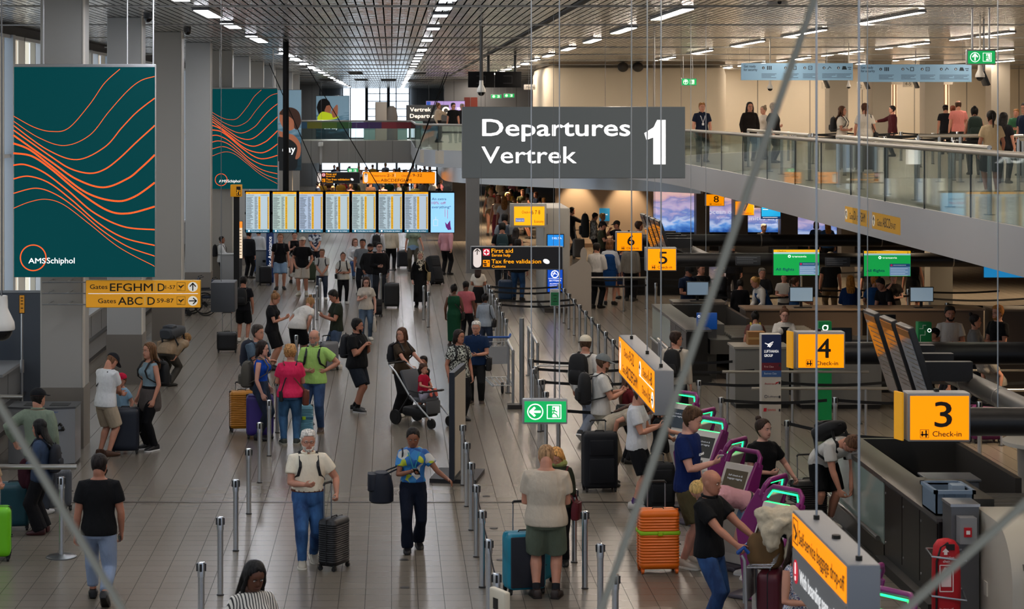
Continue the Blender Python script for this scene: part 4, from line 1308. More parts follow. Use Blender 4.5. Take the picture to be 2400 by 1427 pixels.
def person(u,v,vh,face,label,sex='m',fat=1.0,lean=0,twist=0,tilt=0,hy=0,hp=4,R='side',L='side',legs='stand',top=('tee','202020'),bot=('pants','23262E'),shoe='1C1C1C',sole=None,sock=None,skin='a',hair=('short','2A1C14'),beard=None,cap=None,glasses=None,h=None,pz=None,z=0.0,lod=None,group=None,extra=None,Y=None,belt=None,seat=False,name='person',bust=0,lanyard=None):
 g=G(u,v,z)if Y is None else V((P(u,v,Y).x,Y,z))
 H=h or(v-vh)*g.y/F
 rot=radians(face)+pi
 o=Person()
 root=thing(name,label,'person' if sex!='c' else 'child',g,rot,group)
 o.root,o.H,o.rot,o.loc,o.sex=root,H,rot,g,sex
 ppm=F/g.y
 hi=ppm>118 if lod is None else lod==2
 mid=ppm>62 if lod is None else lod>=1
 toward=cos(radians(face+hy))>-0.35
 trunk=TRUNK[sex]
 Z0=trunk[0][0]
 hipz=.50 if sex!='c' else .46
 foot=LEGS[legs]if isinstance(legs,str)else legs
 if pz is None:
  st=abs(foot[0][1]-foot[1][1])/2
  pz=hipz-0.003-(st*st)*.55/.45
  if legs=='sit':
   pz=.28
 sh_w={'m':.112,'f':.100,'c':.095}[sex]*(1+(fat-1)*.35)
 sh_z={'m':.795,'f':.79,'c':.735}[sex]
 neck_z=trunk[-1][0]
 A=radians(lean)
 def frame(zf):
  n=10
  p=V((0,0,pz*H))
  dz=(zf-hipz)*H/n
  for k in range(n):
   q=hipz+(zf-hipz)*(k+.5)/n
   a=A*smooth01((q-hipz+.07)/.20)
   p=p+V((sin(radians(tilt))*smooth01((q-hipz)/.2),sin(a),cos(a)))*dz
  a=A*smooth01((zf-hipz+.07)/.20)
  tw=radians(twist)*smooth01((zf-hipz)/.25)
  fy=V((0,cos(a),-sin(a)))
  up=V((0,sin(a),cos(a)))
  X=V((1,0,0))
  if tw:
   r=Quaternion(up,tw)
   X,fy=r@X,r@fy
  return p,X,fy,up
 o.frame=frame
 def loc(x,y,zf):
  p,X,fy,up=frame(zf)
  return p+X*(x*H)+fy*(y*H)
 o.at=loc
 def wfat(zf):
  return 1+(fat-1)*(1.0 if zf<.70 else max(.25,1-(zf-.70)*7))
 def trunk_rings(z0,z1,inf,step=None,flare=0.0):
  zs=[z for z,_,_ in trunk if z0<z<z1]
  zs=[z0]+zs+[z1]
  out=[]
  for zf in zs:
   w,d=lerp_tab(trunk,zf)
   k=wfat(zf)
   p,X,fy,up=frame(zf)
   bel=(fat-1)*.035*H*math.exp(-((zf-.60)/.07)**2)if fat>1 else 0
   fl=flare*max(0,(z0+.12-zf)/.12)
   out.append((p+fy*(bel+(.006*H if zf<.56 and sex=='f' else 0)*-1),X,fy,(w*k+inf+fl)*H,(d*k*(1 if fat<=1 else 1+(fat-1)*.5)+inf+fl*.7)*H))
  return out
 l1,l2=(.172*H,.146*H)if sex!='c' else(.155*H,.13*H)
 arms={}
 for s,spec in((1,R),(-1,L)):
  if isinstance(spec,str):
   tgt,hint,curl=ARMS[spec]
   p=loc(s*tgt[0],tgt[1],tgt[2])
  else:
   tgt,hint,curl=spec[0],(spec[1]if len(spec)>1 else(.6,-1,-.3)),(spec[2]if len(spec)>2 else .5)
   p=V((s*tgt[0]*H,tgt[1]*H,tgt[2]*H))if len(spec)>3 else loc(s*tgt[0],tgt[1],tgt[2])
  sp,X,fy,up=frame(sh_z-.012)
  S=sp+X*(s*(sh_w-.012)*H)
  hv=X*(s*hint[0])+fy*hint[1]+up*hint[2]
  E,Wp=ik(S,p,l1,l2,hv)
  arms[s]=(S,E,Wp,curl,X,fy,up)
 o.arms=arms
 k1,k2=pz*H,0
 t1=(.245 if sex!='c' else .215)*H
 t2=(.245 if sex!='c' else .215)*H
 legsj={}
 for s,ft in((1,foot[0]),(-1,foot[1])):
  hp_=V((s*.050*H,0,pz*H))
  yaw=radians(ft[3])
  fwd=V((-sin(yaw),cos(yaw),0))
  an=V((ft[0]*H,ft[1]*H-.012*H,(.040+ft[2])*H))
  if ft[2]>.02:
   an.y+=.0*H
  K,An=ik(hp_,an,t1,t2,V((s*.12,1,0.15))+fwd*.3)
  legsj[s]=(hp_,K,An,fwd,ft)
 o.legs=legsj
 gir=1+(fat-1)*.45
 skm=mat(SKIN.get(skin,skin),0.55,kind='skin')
 B=MB()
 topk=top[0]if top else None
 inf=-0.006
 B.ell(trunk_rings(Z0,trunk[-1][0],inf),16)
 hh=(.142 if sex!='c' else .17)*H
 np_,nX,nfy,nup=frame(neck_z)
 a_neck=A*.75
 nd=(nup*1.0+nfy*.22).normalized()
 hd=V((0,sin(a_neck),cos(a_neck)))
 yaw,pit=radians(hy),radians(hp)
 rel=Quaternion(hd,yaw)
 hX=rel@nX
 hY=rel@V((0,cos(a_neck),-sin(a_neck)))
 if twist:
  hY=(Quaternion(hd,radians(twist))@hY)
 q=Quaternion(hX,-pit)
 hY,hZ=q@hY,q@hd
 chin=np_+nd*((.010 if sex!='c' else .004)*H)+hY*(.004*H)
 nr={'m':.036,'f':.030,'c':.032}[sex]*H*(1+(fat-1)*.3)
 hb=chin+hZ*(.15*hh)-hY*(.10*hh)
 B.ell([(np_-nup*(.03*H),nX,nfy,nr*1.35,nr*1.2),(np_+nd*(.008*H),nX,nfy,nr*1.04,nr*1.02),(hb,hX,hY,nr*.98,nr),(hb+hZ*(.25*hh),hX,hY,nr*.9,nr)],12)
 o.head=(chin,hX,hY,hZ,hh)
 HP=lambda x,y,t:chin+hX*(x*hh)+hY*(y*hh)+hZ*(t*hh)
 rings=[]
 nseg=20 if mid else 12
 for(t,w,yf,yb)in HEAD:
  rings.append([HP(*head_pt(t,2*pi*i/nseg),t)for i in range(nseg)])
 B.loft(rings)
 if mid:
  nw=.062
  B.loft([[HP(x,y,t)for x,y in((nw*k,.30),(nw*.4*k,yt),(-nw*.4*k,yt),(-nw*k,.30))]for t,k,yt in((.56,.45,.385),(.48,.6,.425),(.40,.85,.475),(.355,1.0,.485),(.325,.9,.42),(.31,.7,.36))])
  for s in(1,-1):
   B.ball(HP(s*.345,-.03,.45),(.030*hh,.075*hh,.135*hh),8,6,xa=hX,ya=hY,za=hZ)
 ar={'m':(.033,.030,.0245,.024,.0165),'f':(.027,.025,.021,.020,.0145),'c':(.03,.028,.024,.023,.018)}[sex]
 for s in(1,-1):
  S,E,Wp,curl,X,fy,up=arms[s]
  d1,d2=(E-S),(Wp-E)
  B.tube([S-d1*.05,S+d1*.25,S+d1*.6,E,E+d2*.25,E+d2*.65,Wp],[ar[0]*H*gir,ar[0]*H*gir,ar[1]*H*gir,ar[2]*H*gir,ar[3]*1.06*H*gir,ar[3]*.85*H,ar[4]*H],10)
  d=d2.normalized()
  T=V((0,1,0))*.9+V((0,0,1))*.55-V((1,0,0))*s*.25
  T=(T-d*T.dot(d)).normalized()
  nrm=d.cross(T)
  if nrm.dot(-X*s+fy*0.001-up*.3)<0:
   nrm=-nrm
  pl,pw,pt=.052*H,.0245*H,.0105*H
  if sex=='c':
   pl,pw,pt=pl*.95,pw*.95,pt
  B.ell([(Wp-d*(.01*H),T,nrm,ar[4]*H,ar[4]*.8*H),(Wp+d*(pl*.35),T,nrm,pw*.92,pt*1.2),(Wp+d*(pl*.8),T,nrm,pw,pt),(Wp+d*(pl*1.03),T,nrm,pw*.9,pt*.8)],10)
  nf=6 if mid else 5
  for k,(off,ln)in enumerate(((.70,.88),(.25,1.0),(-.22,.93),(-.68,.74))):
   b0=Wp+d*(pl*.9)+T*(pw*off)
   dirn=d+T*(off*.12)
   pts=[b0]
   ang=.12+.08*k
   for seg in(.0215,.0145,.0115):
    ang+=curl*1.05
    st=dirn*cos(ang)+nrm*sin(ang)
    pts.append(pts[-1]+st.normalized()*(seg*ln*H))
   B.tube(pts,[.0052*H,.0050*H,.0045*H,.0034*H],nf)
  tb=Wp+d*(pl*.28)+T*(pw*.75)
  td=(d*.75+T*.55+nrm*(.25+.5*curl)).normalized()
  B.tube([tb,tb+td*(.020*H),tb+(td*.8+d*.35+nrm*.25*curl).normalized()*(.036*H),tb+(td*.62+d*.5+nrm*.35*curl).normalized()*(.047*H)],[.0075*H,.0062*H,.0052*H,.0038*H],nf)
  arms[s]=(S,E,Wp,curl,X,fy,up,d,T,nrm,Wp+d*(pl*.95)+nrm*(.016*H))
 lr={'m':(.052,.046,.034,.0335,.021),'f':(.054,.047,.034,.032,.0195),'c':(.055,.05,.038,.036,.026)}[sex]
 for s in(1,-1):
  hp_,K,An,fwd,ft=legsj[s]
  d1,d2=K-hp_,An-K
  back=-fwd
  B.tube([hp_-d1*.1,hp_+d1*.3,hp_+d1*.7,K,K+d2*.28+back*(.008*H),K+d2*.65,An,An-V((0,0,.03*H))],[lr[0]*H*gir,lr[0]*H*gir,lr[1]*.9*H*gir,lr[2]*H*gir,lr[3]*1.05*H*gir,lr[3]*.78*H*gir,lr[4]*H,lr[4]*H],10)
 body=B.build('body',skm,root,voxel=(.0085 if hi else 0),smooths=1)
 o.body=body
 if toward and(mid or ppm>45):
  if mid:
   for s in(1,-1):
    e=MB()
    e.ball(HP(s*.135,.345,.515),(.052*hh,.03*hh,.026*hh),10,6,xa=hX,ya=hY,za=hZ)
    e.ball(HP(s*.135,.368,.515),(.024*hh,.014*hh,.025*hh),8,5,mi=1,xa=hX,ya=hY,za=hZ)
    e.build('eye',[mat('CFC8C0',0.4),mat('1E1510',0.3)],root)
    bm=MB()
    bm.tube([HP(s*.06,.395,.585),HP(s*.14,.392,.605),HP(s*.22,.345,.585)],[.013*hh,.016*hh,.008*hh],6)
    bm.build('eyebrow',mat(hair[1]if hair and hair[0]!='bald' else '3A2A20',0.8),root)
  else:
   e=MB()
   e.box((0,0,0),(0,0,0))
   e=MB()
   for s in(1,-1):
    e.ball(HP(s*.135,.36,.53),(.05*hh,.02*hh,.028*hh),6,4,xa=hX,ya=hY,za=hZ)
   e.build('eyes',mat('2A1A14',0.5),root)
  mm=MB()
  mm.tube([HP(-.11,.365,.222),HP(-.05,.400,.228),HP(0,.405,.225),HP(.05,.400,.228),HP(.11,.365,.222)],[.010*hh,.020*hh,.018*hh,.020*hh,.010*hh],6)
  mm.build('mouth',mat('8E4A42' if skin in 'abp' else '5E342C',0.5),root)
 if glasses:
  gm=MB()
  gl=MB()
  for s in(1,-1):
   c=HP(s*.14,.415,.515)
   ring=[c+hX*(.085*hh*cos(2*pi*i/12))+hZ*(.062*hh*sin(2*pi*i/12))for i in range(13)]
   gm.tube(ring,.008*hh,4)
   gm.tube([HP(s*.225,.41,.53),HP(s*.34,.30,.53),HP(s*.36,-.03,.50)],.008*hh,4)
   if glasses=='sun':
    gl.ball(c,(.085*hh,.008*hh,.062*hh),10,4,xa=hX,ya=hY,za=hZ)
  gm.tube([HP(-.06,.425,.53),HP(.06,.425,.53)],.008*hh,4)
  go=gm.build('glasses',mat('121212',0.4),root)
  if glasses=='sun':
   gl.build('dark_lens',mat('08080A',0.1),go)
 if hair and hair[0]not in('bald','hijab'):
  st,hc=hair[0],hair[1]
  hm=mat(hc,kind='hair')
  th={'short':.045,'crew':.02,'curly':.10,'long':.055,'pony':.035,'bun':.04,'lowbun':.035,'bob':.07,'balding':.03,'tidy':.055}[st]*(1 if sex!='c' else 1.1)
  tab=[(0,.82),(40,.80),(65,.66),(84,.47),(96,.40),(108,.20),(140,.10),(180,.06)]
  if st=='balding':
   tab=[(0,1.2),(60,1.1),(75,.62),(90,.42),(108,.22),(140,.12),(180,.08)]
  if st in('long','bob','pony','bun','lowbun'):
   tab=[(0,.86),(35,.82),(58,.62),(72,.30 if st in('long','bob')else .50),(100,.12 if st in('long','bob')else .36),(115,.08),(180,.05)]
  n,m=(28,20)if mid else(16,11)
  HB=MB()
  rr=random.Random(int(u))
  rings=[]
  for k in range(m+1):
   t=k/m*1.0
   ring=[]
   for i in range(n):
    an=2*pi*i/n
    phi=abs((math.degrees(an)-90+180)%360-180)
    th_=lerp_tab([(p,q2)for p,q2 in tab],phi)[0]
    f=smooth01((t-th_+.03)/.06)
    if cap and t>.60:
     f=0
    if st=='balding' and t>.80:
     f=0
    top_k=1+(.7 if st in('short','tidy')and t>.8 else 0)
    off=-.05+f*(.05+th*top_k)
    if st=='curly' and f>.5:
     off+=rr.uniform(-.03,.04)
    x,y=head_pt(t,an,off)
    zt=t+(off*.9 if t>.85 and f>.3 else 0)
    ring.append(HP(x,y,zt))
   rings.append(ring)
  HB.loft(rings)
  if st=='long' or st=='bob':
   ln=hair[2]if len(hair)>2 else(.9 if st=='long' else .15)
   segs=[]
   for k,(t,wx,dy,yc)in enumerate(((.80,.33,.26,-.16),(.55,.40,.27,-.20),(.3,.43,.24,-.24),(.05,.44,.20,-.27))):
    segs.append((HP(0,yc,t),hX,hY,wx*hh,dy*hh))
   if ln>.2:
    e=HP(0,-.27,.05)
    sz,sX,sY,su=frame(sh_z)
    dn=-su
    wb=lerp_tab(trunk,sh_z)[1]*H
    c2=sz-sY*(wb*1.05+.02*H)+su*(.01*H)
    segs.append(((e+c2)/2,hX,hY,.43*hh,.16*hh))
    segs.append((c2,sX,sY,.42*hh,.13*hh))
    segs.append((c2+dn*(ln*hh*.6),sX,sY,.36*hh,.11*hh))
    segs.append((c2+dn*(ln*hh),sX,sY,.16*hh,.05*hh))
   else:
    segs.append((HP(0,-.26,-.08),hX,hY,.36*hh,.12*hh))
   HB.ell(segs,14)
   if ln>.2 and toward:
    for s in(1,-1):
     HB.tube([HP(s*.34,.10,.62),HP(s*.385,.12,.30),HP(s*.39,.06,.0),HP(s*.40,.10,-.28),HP(s*.36,.14,-.28-ln*.45)],[.05*hh,.075*hh,.085*hh,.085*hh,.02*hh],7)
  if st=='pony':
   ln=hair[2]if len(hair)>2 else .9
   p0=HP(0,-.46,.66)
   HB.tube([p0,p0-hY*(.14*hh)+hZ*(.02*hh),p0-hY*(.2*hh)-V((0,0,.25*hh)),p0-hY*(.12*hh)-V((0,0,.6*hh)),p0-hY*(.08*hh)-V((0,0,ln*hh))],[.06*hh,.09*hh,.11*hh,.09*hh,.02*hh],8)
  if st in('bun','lowbun'):
   HB.ball(HP(0,-.38,.98)if st=='bun' else HP(0,-.52,.42),(.17*hh,.17*hh,.15*hh),10,7,xa=hX,ya=hY,za=hZ)
  HB.build('hair',hm,root)
 if hair and hair[0]=='hijab':
  HB=MB()
  rings=[]
  for k in range(15):
   t=-.02+1.02*k/14
   ring=[]
   for i in range(24):
    an=2*pi*i/24
    phi=abs((math.degrees(an)-90+180)%360-180)
    f=max(smooth01((phi-48)/14),smooth01((t-.78)/.06),smooth01((.08-t)/.06))
    off=-.06+f*(.06+.075)
    x,y=head_pt(max(0,t),an,off)
    ring.append(HP(x,y,t+(.05 if t>.9 else 0)))
   rings.append(ring)
  HB.loft(rings)
  sz,sX,sY,su=frame(sh_z)
  HB.ell([(HP(0,.0,.12),hX,hY,.36*hh,.36*hh),(HP(0,-.02,-.12),hX,hY,.40*hh,.38*hh),(sz+su*(.005*H)+sY*(.012*H),sX,sY,.085*H,.07*H),(sz-su*(.045*H)+sY*(.02*H),sX,sY,.075*H,.075*H),(sz-su*(.13*H)+sY*(.045*H),sX,sY,.035*H,.045*H)],16)
  HB.build('headscarf',mat('16140F',kind='print',h2='D8CDB8',scale=.9),root)
 if beard:
  bb=MB()
  rings=[]
  for k in range(7):
   t=-.03+.30*k/6
   ring=[]
   for i in range(20):
    an=2*pi*i/20
    phi=abs((math.degrees(an)-90+180)%360-180)
    f=smooth01((84-phi)/14)
    if t>.16 and phi<26:
     f*=.0 if t<.25 else .6
    if t>.27 and phi<60:
     f=0
    x,y=head_pt(max(t,0),an,-.05+f*(.05+(.03 if beard!='full' else .06)))
    ring.append(HP(x,y,t-(.06 if beard=='full' and t<.05 else 0)))
   rings.append(ring)
  bb.loft(rings)
  bb.build('beard',mat(hair[1]if hair and hair[0]!='bald' else '17110D',kind='hair'),root)
 if cap:
  cb=MB()
  rings=[]
  for k in range(9):
   t=.64+.36*k/8
   rings.append([HP(*head_pt(t,2*pi*i/20,.062),t+.05*(k/8))for i in range(20)])
  cb.loft(rings)
  co=cb.build('cap',cloth(cap),root)
  if seat!='nobrim':
   vb=MB()
   inn=[HP(*head_pt(.68,radians(a),.05),.67)for a in range(30,151,12)]
   out=[HP(*(lambda xy:(xy[0]*1.03,xy[1]+.42*sin(radians(a))**1.5))(head_pt(.68,radians(a),.05)),.60)for a in range(30,151,12)]
   up_=hZ*(.02*hh)
   n=len(inn)
   vb.add(inn+out+[p+up_ for p in inn]+[p+up_ for p in out],[(i,i+1,n+i+1,n+i)for i in range(n-1)]+[(2*n+i,3*n+i,3*n+i+1,2*n+i+1)for i in range(n-1)]+[(n+i,n+i+1,3*n+i+1,3*n+i)for i in range(n-1)])
   vb.build('visor',cloth(cap),co)
 vox=.0125 if hi else(.016 if mid else .024)
 def M(spec):
  if len(spec)>2 and spec[2]:
   return mat(spec[1],kind=spec[2],h2=(spec[3]if len(spec)>3 else None),scale=(spec[4]if len(spec)>4 else 1.0))
  return cloth(spec[1])
 if top:
  k=top[0]
  hem={'tee':.475,'shirt':.465,'polo':.48,'tank':.50,'long':.475,'hoodie':.46,'jacket':.46,'tucked':.555,'tuckedpolo':.56,'tuckedlong':.555,'crop':.60,'dress':.50,'abaya':.50,'vest':.47}[k]
  loose={'tank':.004,'vest':.006,'hoodie':.022,'jacket':.022,'crop':.006,'dress':.006}.get(k,.012)
  if sex=='c':
   hem=max(hem-.04,.42)
  Tm=MB()
  zt=trunk[-1][0]-(.028 if k in('tank','dress')else .012)
  Tm.ell(trunk_rings(hem,zt,loose,flare=(.010 if k in('tee','polo','shirt','jacket','long')else 0)),18)
  if sex=='f' and k not in('jacket','hoodie'):
   c,X,fy,up=frame(.725)
   for s in(1,-1):
    Tm.ball(c+X*(s*.042*H)+fy*((.050+.012*fat)*H),(.042*H,.034*H,.042*H),10,7,xa=X,ya=fy,za=up)
  slv={'tank':0,'vest':0,'dress':0,'long':2,'hoodie':2,'jacket':2,'shirt':2,'tuckedlong':2,'abaya':2}.get(k,1)
  for s in(1,-1):
   S,E,Wp=arms[s][:3]
   d1,d2=E-S,Wp-E
   c,X,fy,up=frame(sh_z-.012)
   if slv==0:
    if k!='dress':
     Tm.tube([S-X*(s*.05*H),S-X*(s*.012*H)],[.034*H,.028*H],10)
   else:
    e=.018 if slv==2 else .015
    R0=(ar[0]+e*.8)*H*gir
    pts=[S-X*(s*.045*H)+up*(.004*H),S-d1*.02,S+d1*.28,S+d1*(.62 if slv==1 else .60)]
    rad=[R0*1.0,R0*1.02,(ar[0]+e)*H*gir,(ar[1]+e*(1.15 if slv==1 else .9))*H*gir]
    if slv==2:
     w=.014 if k not in('abaya',)else .026
     pts+=[E,E+d2*.35,E+d2*.93]
     rad+=[(ar[2]+e*.85)*H*gir,(ar[3]+w*.8)*H*gir,(ar[4]+w*.6)*H]
    Tm.tube(pts,rad,12)
  if k=='hoodie':
   c,X,fy,up=frame(sh_z+.015)
   Tm.ball(c-fy*(.05*H),(.075*H,.045*H,.05*H),10,7,xa=X,ya=fy,za=up)
  if k in('dress','abaya'):
   zb=top[5]if len(top)>5 else .08
   wb=top[6]if len(top)>6 else .13
   segs=[]
   for zf,w,d in((.57,.100*gir,.078*gir),(.48,.112*gir,.090*gir),(.36,.112+(wb-.112)*.3,.098),(.22,.112+(wb-.112)*.7,.105),(zb,wb,.115)):
    zz=zf*H if zf<.5 else None
    if zf>=.5:
     p,X,fy,up=frame(zf)
    else:
     p,X,fy=V((0,0,zf*H)),V((1,0,0)),V((0,1,0))
    segs.append((p,X,fy,w*H,d*H))
   Tm.ell(segs,20)
  nm={'tee':'t_shirt','shirt':'shirt','polo':'polo_shirt','tank':'tank_top','long':'sweater','hoodie':'hoodie','jacket':'jacket','tucked':'t_shirt','tuckedpolo':'polo_shirt','tuckedlong':'shirt','crop':'top','dress':'dress','abaya':'long_coat','vest':'waistcoat'}[k]
  to=Tm.build(nm,M(top),root,voxel=vox,smooths=3)
  if k in('polo','tuckedpolo','shirt','tuckedlong')and mid:
   cM=MB()
   c,X,fy,up=frame(trunk[-1][0]-.008)
   cM.tube([c+X*(.047*H*cos(t))+fy*(.045*H*sin(t)+.004*H)+up*(.004*H*(1-sin(t)))for t in[pi*.5+.25+(2*pi-.5)*i/16 for i in range(17)]],.009*H,6)
   cM.build('collar',M(top),to)
 if bot:
  k=bot[0]
  bm=M(bot)
  Lm=MB()
  infl=.010
  zt=.60 if not(top and top[0]=='crop')else .60
  if k=='skirt':
   zb,wb=(bot[5]if len(bot)>5 else .28),(bot[6]if len(bot)>6 else .115)
   Lm.ell([(frame(.58)[0],V((1,0,0)),V((0,1,0)),.088*gir*H,.070*gir*H),(frame(.50)[0],V((1,0,0)),V((0,1,0)),.110*gir*H,.082*gir*H),(V((0,0,(zb+.5)/2*H)),V((1,0,0)),V((0,1,0)),(.11+wb)/2*H,(.085+wb*.8)/2*H),(V((0,0,zb*H)),V((1,0,0)),V((0,1,0)),wb*H,wb*.82*H)],20)
   nm='skirt'
  else:
   Lm.ell(trunk_rings(Z0-.002,zt if top is None or top[0]in('tucked','tuckedpolo','tuckedlong','tank','crop')else .56,infl*.7),16)
   e1,e2,e3,e4={'pants':(.010,.014,.014,.012),'jeans':(.008,.010,.012,.010),'wide':(.012,.022,.032,.040),'flare':(.007,.008,.012,.026),'legging':(.006,.006,.006,.006),'shorts':(.016,.022,.026,.026),'tight':(.008,.008,.008,.006),'tall':(.016,.022,.026,.026)}.get(k,(.01,.014,.014,.012))
   for s in(1,-1):
    hp_,K,An,fwd,ft=legsj[s]
    d1,d2=K-hp_,An-K
    if k in('shorts','tall','tight'):
     f=bot[5]if len(bot)>5 else .92
     Lm.tube([hp_-d1*.08-V((s*.006*H,0,0)),hp_+d1*.2,hp_+d1*.55,hp_+d1*f],[(lr[0]+e1*.6)*H*gir,(lr[0]+e1)*H*gir,(lr[1]+e2)*H*gir,(lr[2]+.004+e3)*H*gir],12)
    else:
     f=bot[5]if len(bot)>5 else .99
     Lm.tube([hp_-d1*.08-V((s*.006*H,0,0)),hp_+d1*.2,hp_+d1*.6,K,K+d2*.3-fwd*(.004*H),K+d2*.7,K+d2*f],[(lr[0]+e1*.6)*H*gir,(lr[0]+e1)*H*gir,(lr[1]+e2*.8)*H*gir,(lr[2]+e3)*H*gir,(lr[3]+e3*.9)*H*gir,(lr[3]*.8+e4)*H,(lr[4]+.004+e4)*H],12)
   nm='shorts' if k in('shorts','tall','tight')else('jeans' if bot[2:3]==('denim',)else 'trousers')
  Lm.build(nm,bm,root,voxel=vox,smooths=3)
 if belt:
  c,X,fy,up=frame(.565)
  w,d=lerp_tab(trunk,.565)
  bM=MB()
  bM.ell([(c-up*(.009*H),X,fy,(w*wfat(.565)+.014)*H,(d*wfat(.565)*(1+(fat-1)*.5)+.014)*H),(c+up*(.009*H),X,fy,(w*wfat(.565)+.014)*H,(d*wfat(.565)*(1+(fat-1)*.5)+.014)*H)],20)
  bM.build('belt',mat(belt,0.5),root)
 if lanyard:
  lm=MB()
  c,X,fy,up=frame(.80)
  c2,_,fy2,_=frame(.66)
  dd=lerp_tab(trunk,.70)[1]*H
  e=c2+fy2*(dd+.022*H)
  m_=frame(.75)[0]+fy*(dd+.024*H)
  lm.tube([c+X*(.05*H)+fy*(.03*H)+up*(.02*H),m_+X*(.03*H),e],.005*H,5)
  lm.tube([c-X*(.05*H)+fy*(.03*H)+up*(.02*H),m_-X*(.03*H),e],.005*H,5)
  lo_=lm.build('lanyard',mat(lanyard,0.6),root)
  MB().box(e+V((-.018*H,0,-.04*H)),e+V((.018*H,.004,0))).build('badge',mat('D9DDE2',0.4),lo_,smooth=False)
 for s in(1,-1):
  hp_,K,An,fwd,ft=legsj[s]
  sd=V((fwd.y,-fwd.x,0))
  upv=V((0,0,1))
  if ft[2]>.01:
   pt=min(1.0,ft[2]*14)
   fw,upv=(fwd*cos(pt)-V((0,0,1))*sin(pt)),(V((0,0,1))*cos(pt)+fwd*sin(pt))
  else:
   fw=fwd
  b0=An-upv*(.040*H)
  sm=MB()
  prof=[(-.042,.020,.010,.050),(-.036,.027,.004,.058),(-.01,.029,.002,.062),(.02,.029,.002,.056),(.05,.033,.002,.042),(.085,.034,.002,.035),(.11,.027,.003,.028),(.123,.012,.006,.018)]
  if sex=='c':
   prof=[(a*.9,b_,c_,d_)for a,b_,c_,d_ in prof]
  rings=[]
  for y,w,zl,zh in prof:
   ring=[]
   for i in range(10):
    t=2*pi*i/10+pi/10
    zz=(zl+zh)/2+(zh-zl)/2*(max(-1,min(1,sin(t)*1.25)))
    ring.append(b0+fw*(y*H)+sd*(w*H*math.copysign(abs(cos(t))**.7,cos(t)))+upv*(zz*H))
   rings.append(ring)
  sm.loft(rings)
  so=sm.build('shoe',mat(shoe,0.5),root)
  if sole and mid:
   sl=MB()
   rings=[]
   for y,w,zl,zh in prof:
    rings.append([b0+fw*(y*1.02*H)+sd*(w*1.07*H*a)+upv*(b_*H)for a,b_ in((1,.001),(1,.013),(-1,.013),(-1,.001))])
   sl.loft(rings)
   sl.build('sole',mat(sole,0.6),so)
  if sock:
   d2=An-K
   MB().tube([An-d2*.22,An,An-V((0,0,.02*H))],[(lr[4]+.006)*H,(lr[4]+.006)*H,(lr[4]+.005)*H],10).build('sock',cloth(sock),root)
 return o
def vest(o,col):
 f='m' if o.sex=='m' else 'f'
 vm=MB()
 vm.ell([(c,X_,f_,w*o.H,d*o.H)for(c,X_,f_,u_),w,d in((o.frame(.53),.112,.083),(o.frame(.60),.100,.076),(o.frame(.68),.102,.084),(o.frame(.74),.106,.094),(o.frame(.78),.088,.074))],18)
 vm.build('waistcoat',cloth(col),o.root,voxel=.018,smooths=2)
def wpt(o,p):
 """a point of the person's own frame in the world"""
 return o.loc+Matrix.Rotation(o.rot,3,'Z')@V(p)
def shifted(mb,off):
 mb.v=[(x-off.x,y-off.y,z-off.z)for x,y,z in mb.v]
 return mb
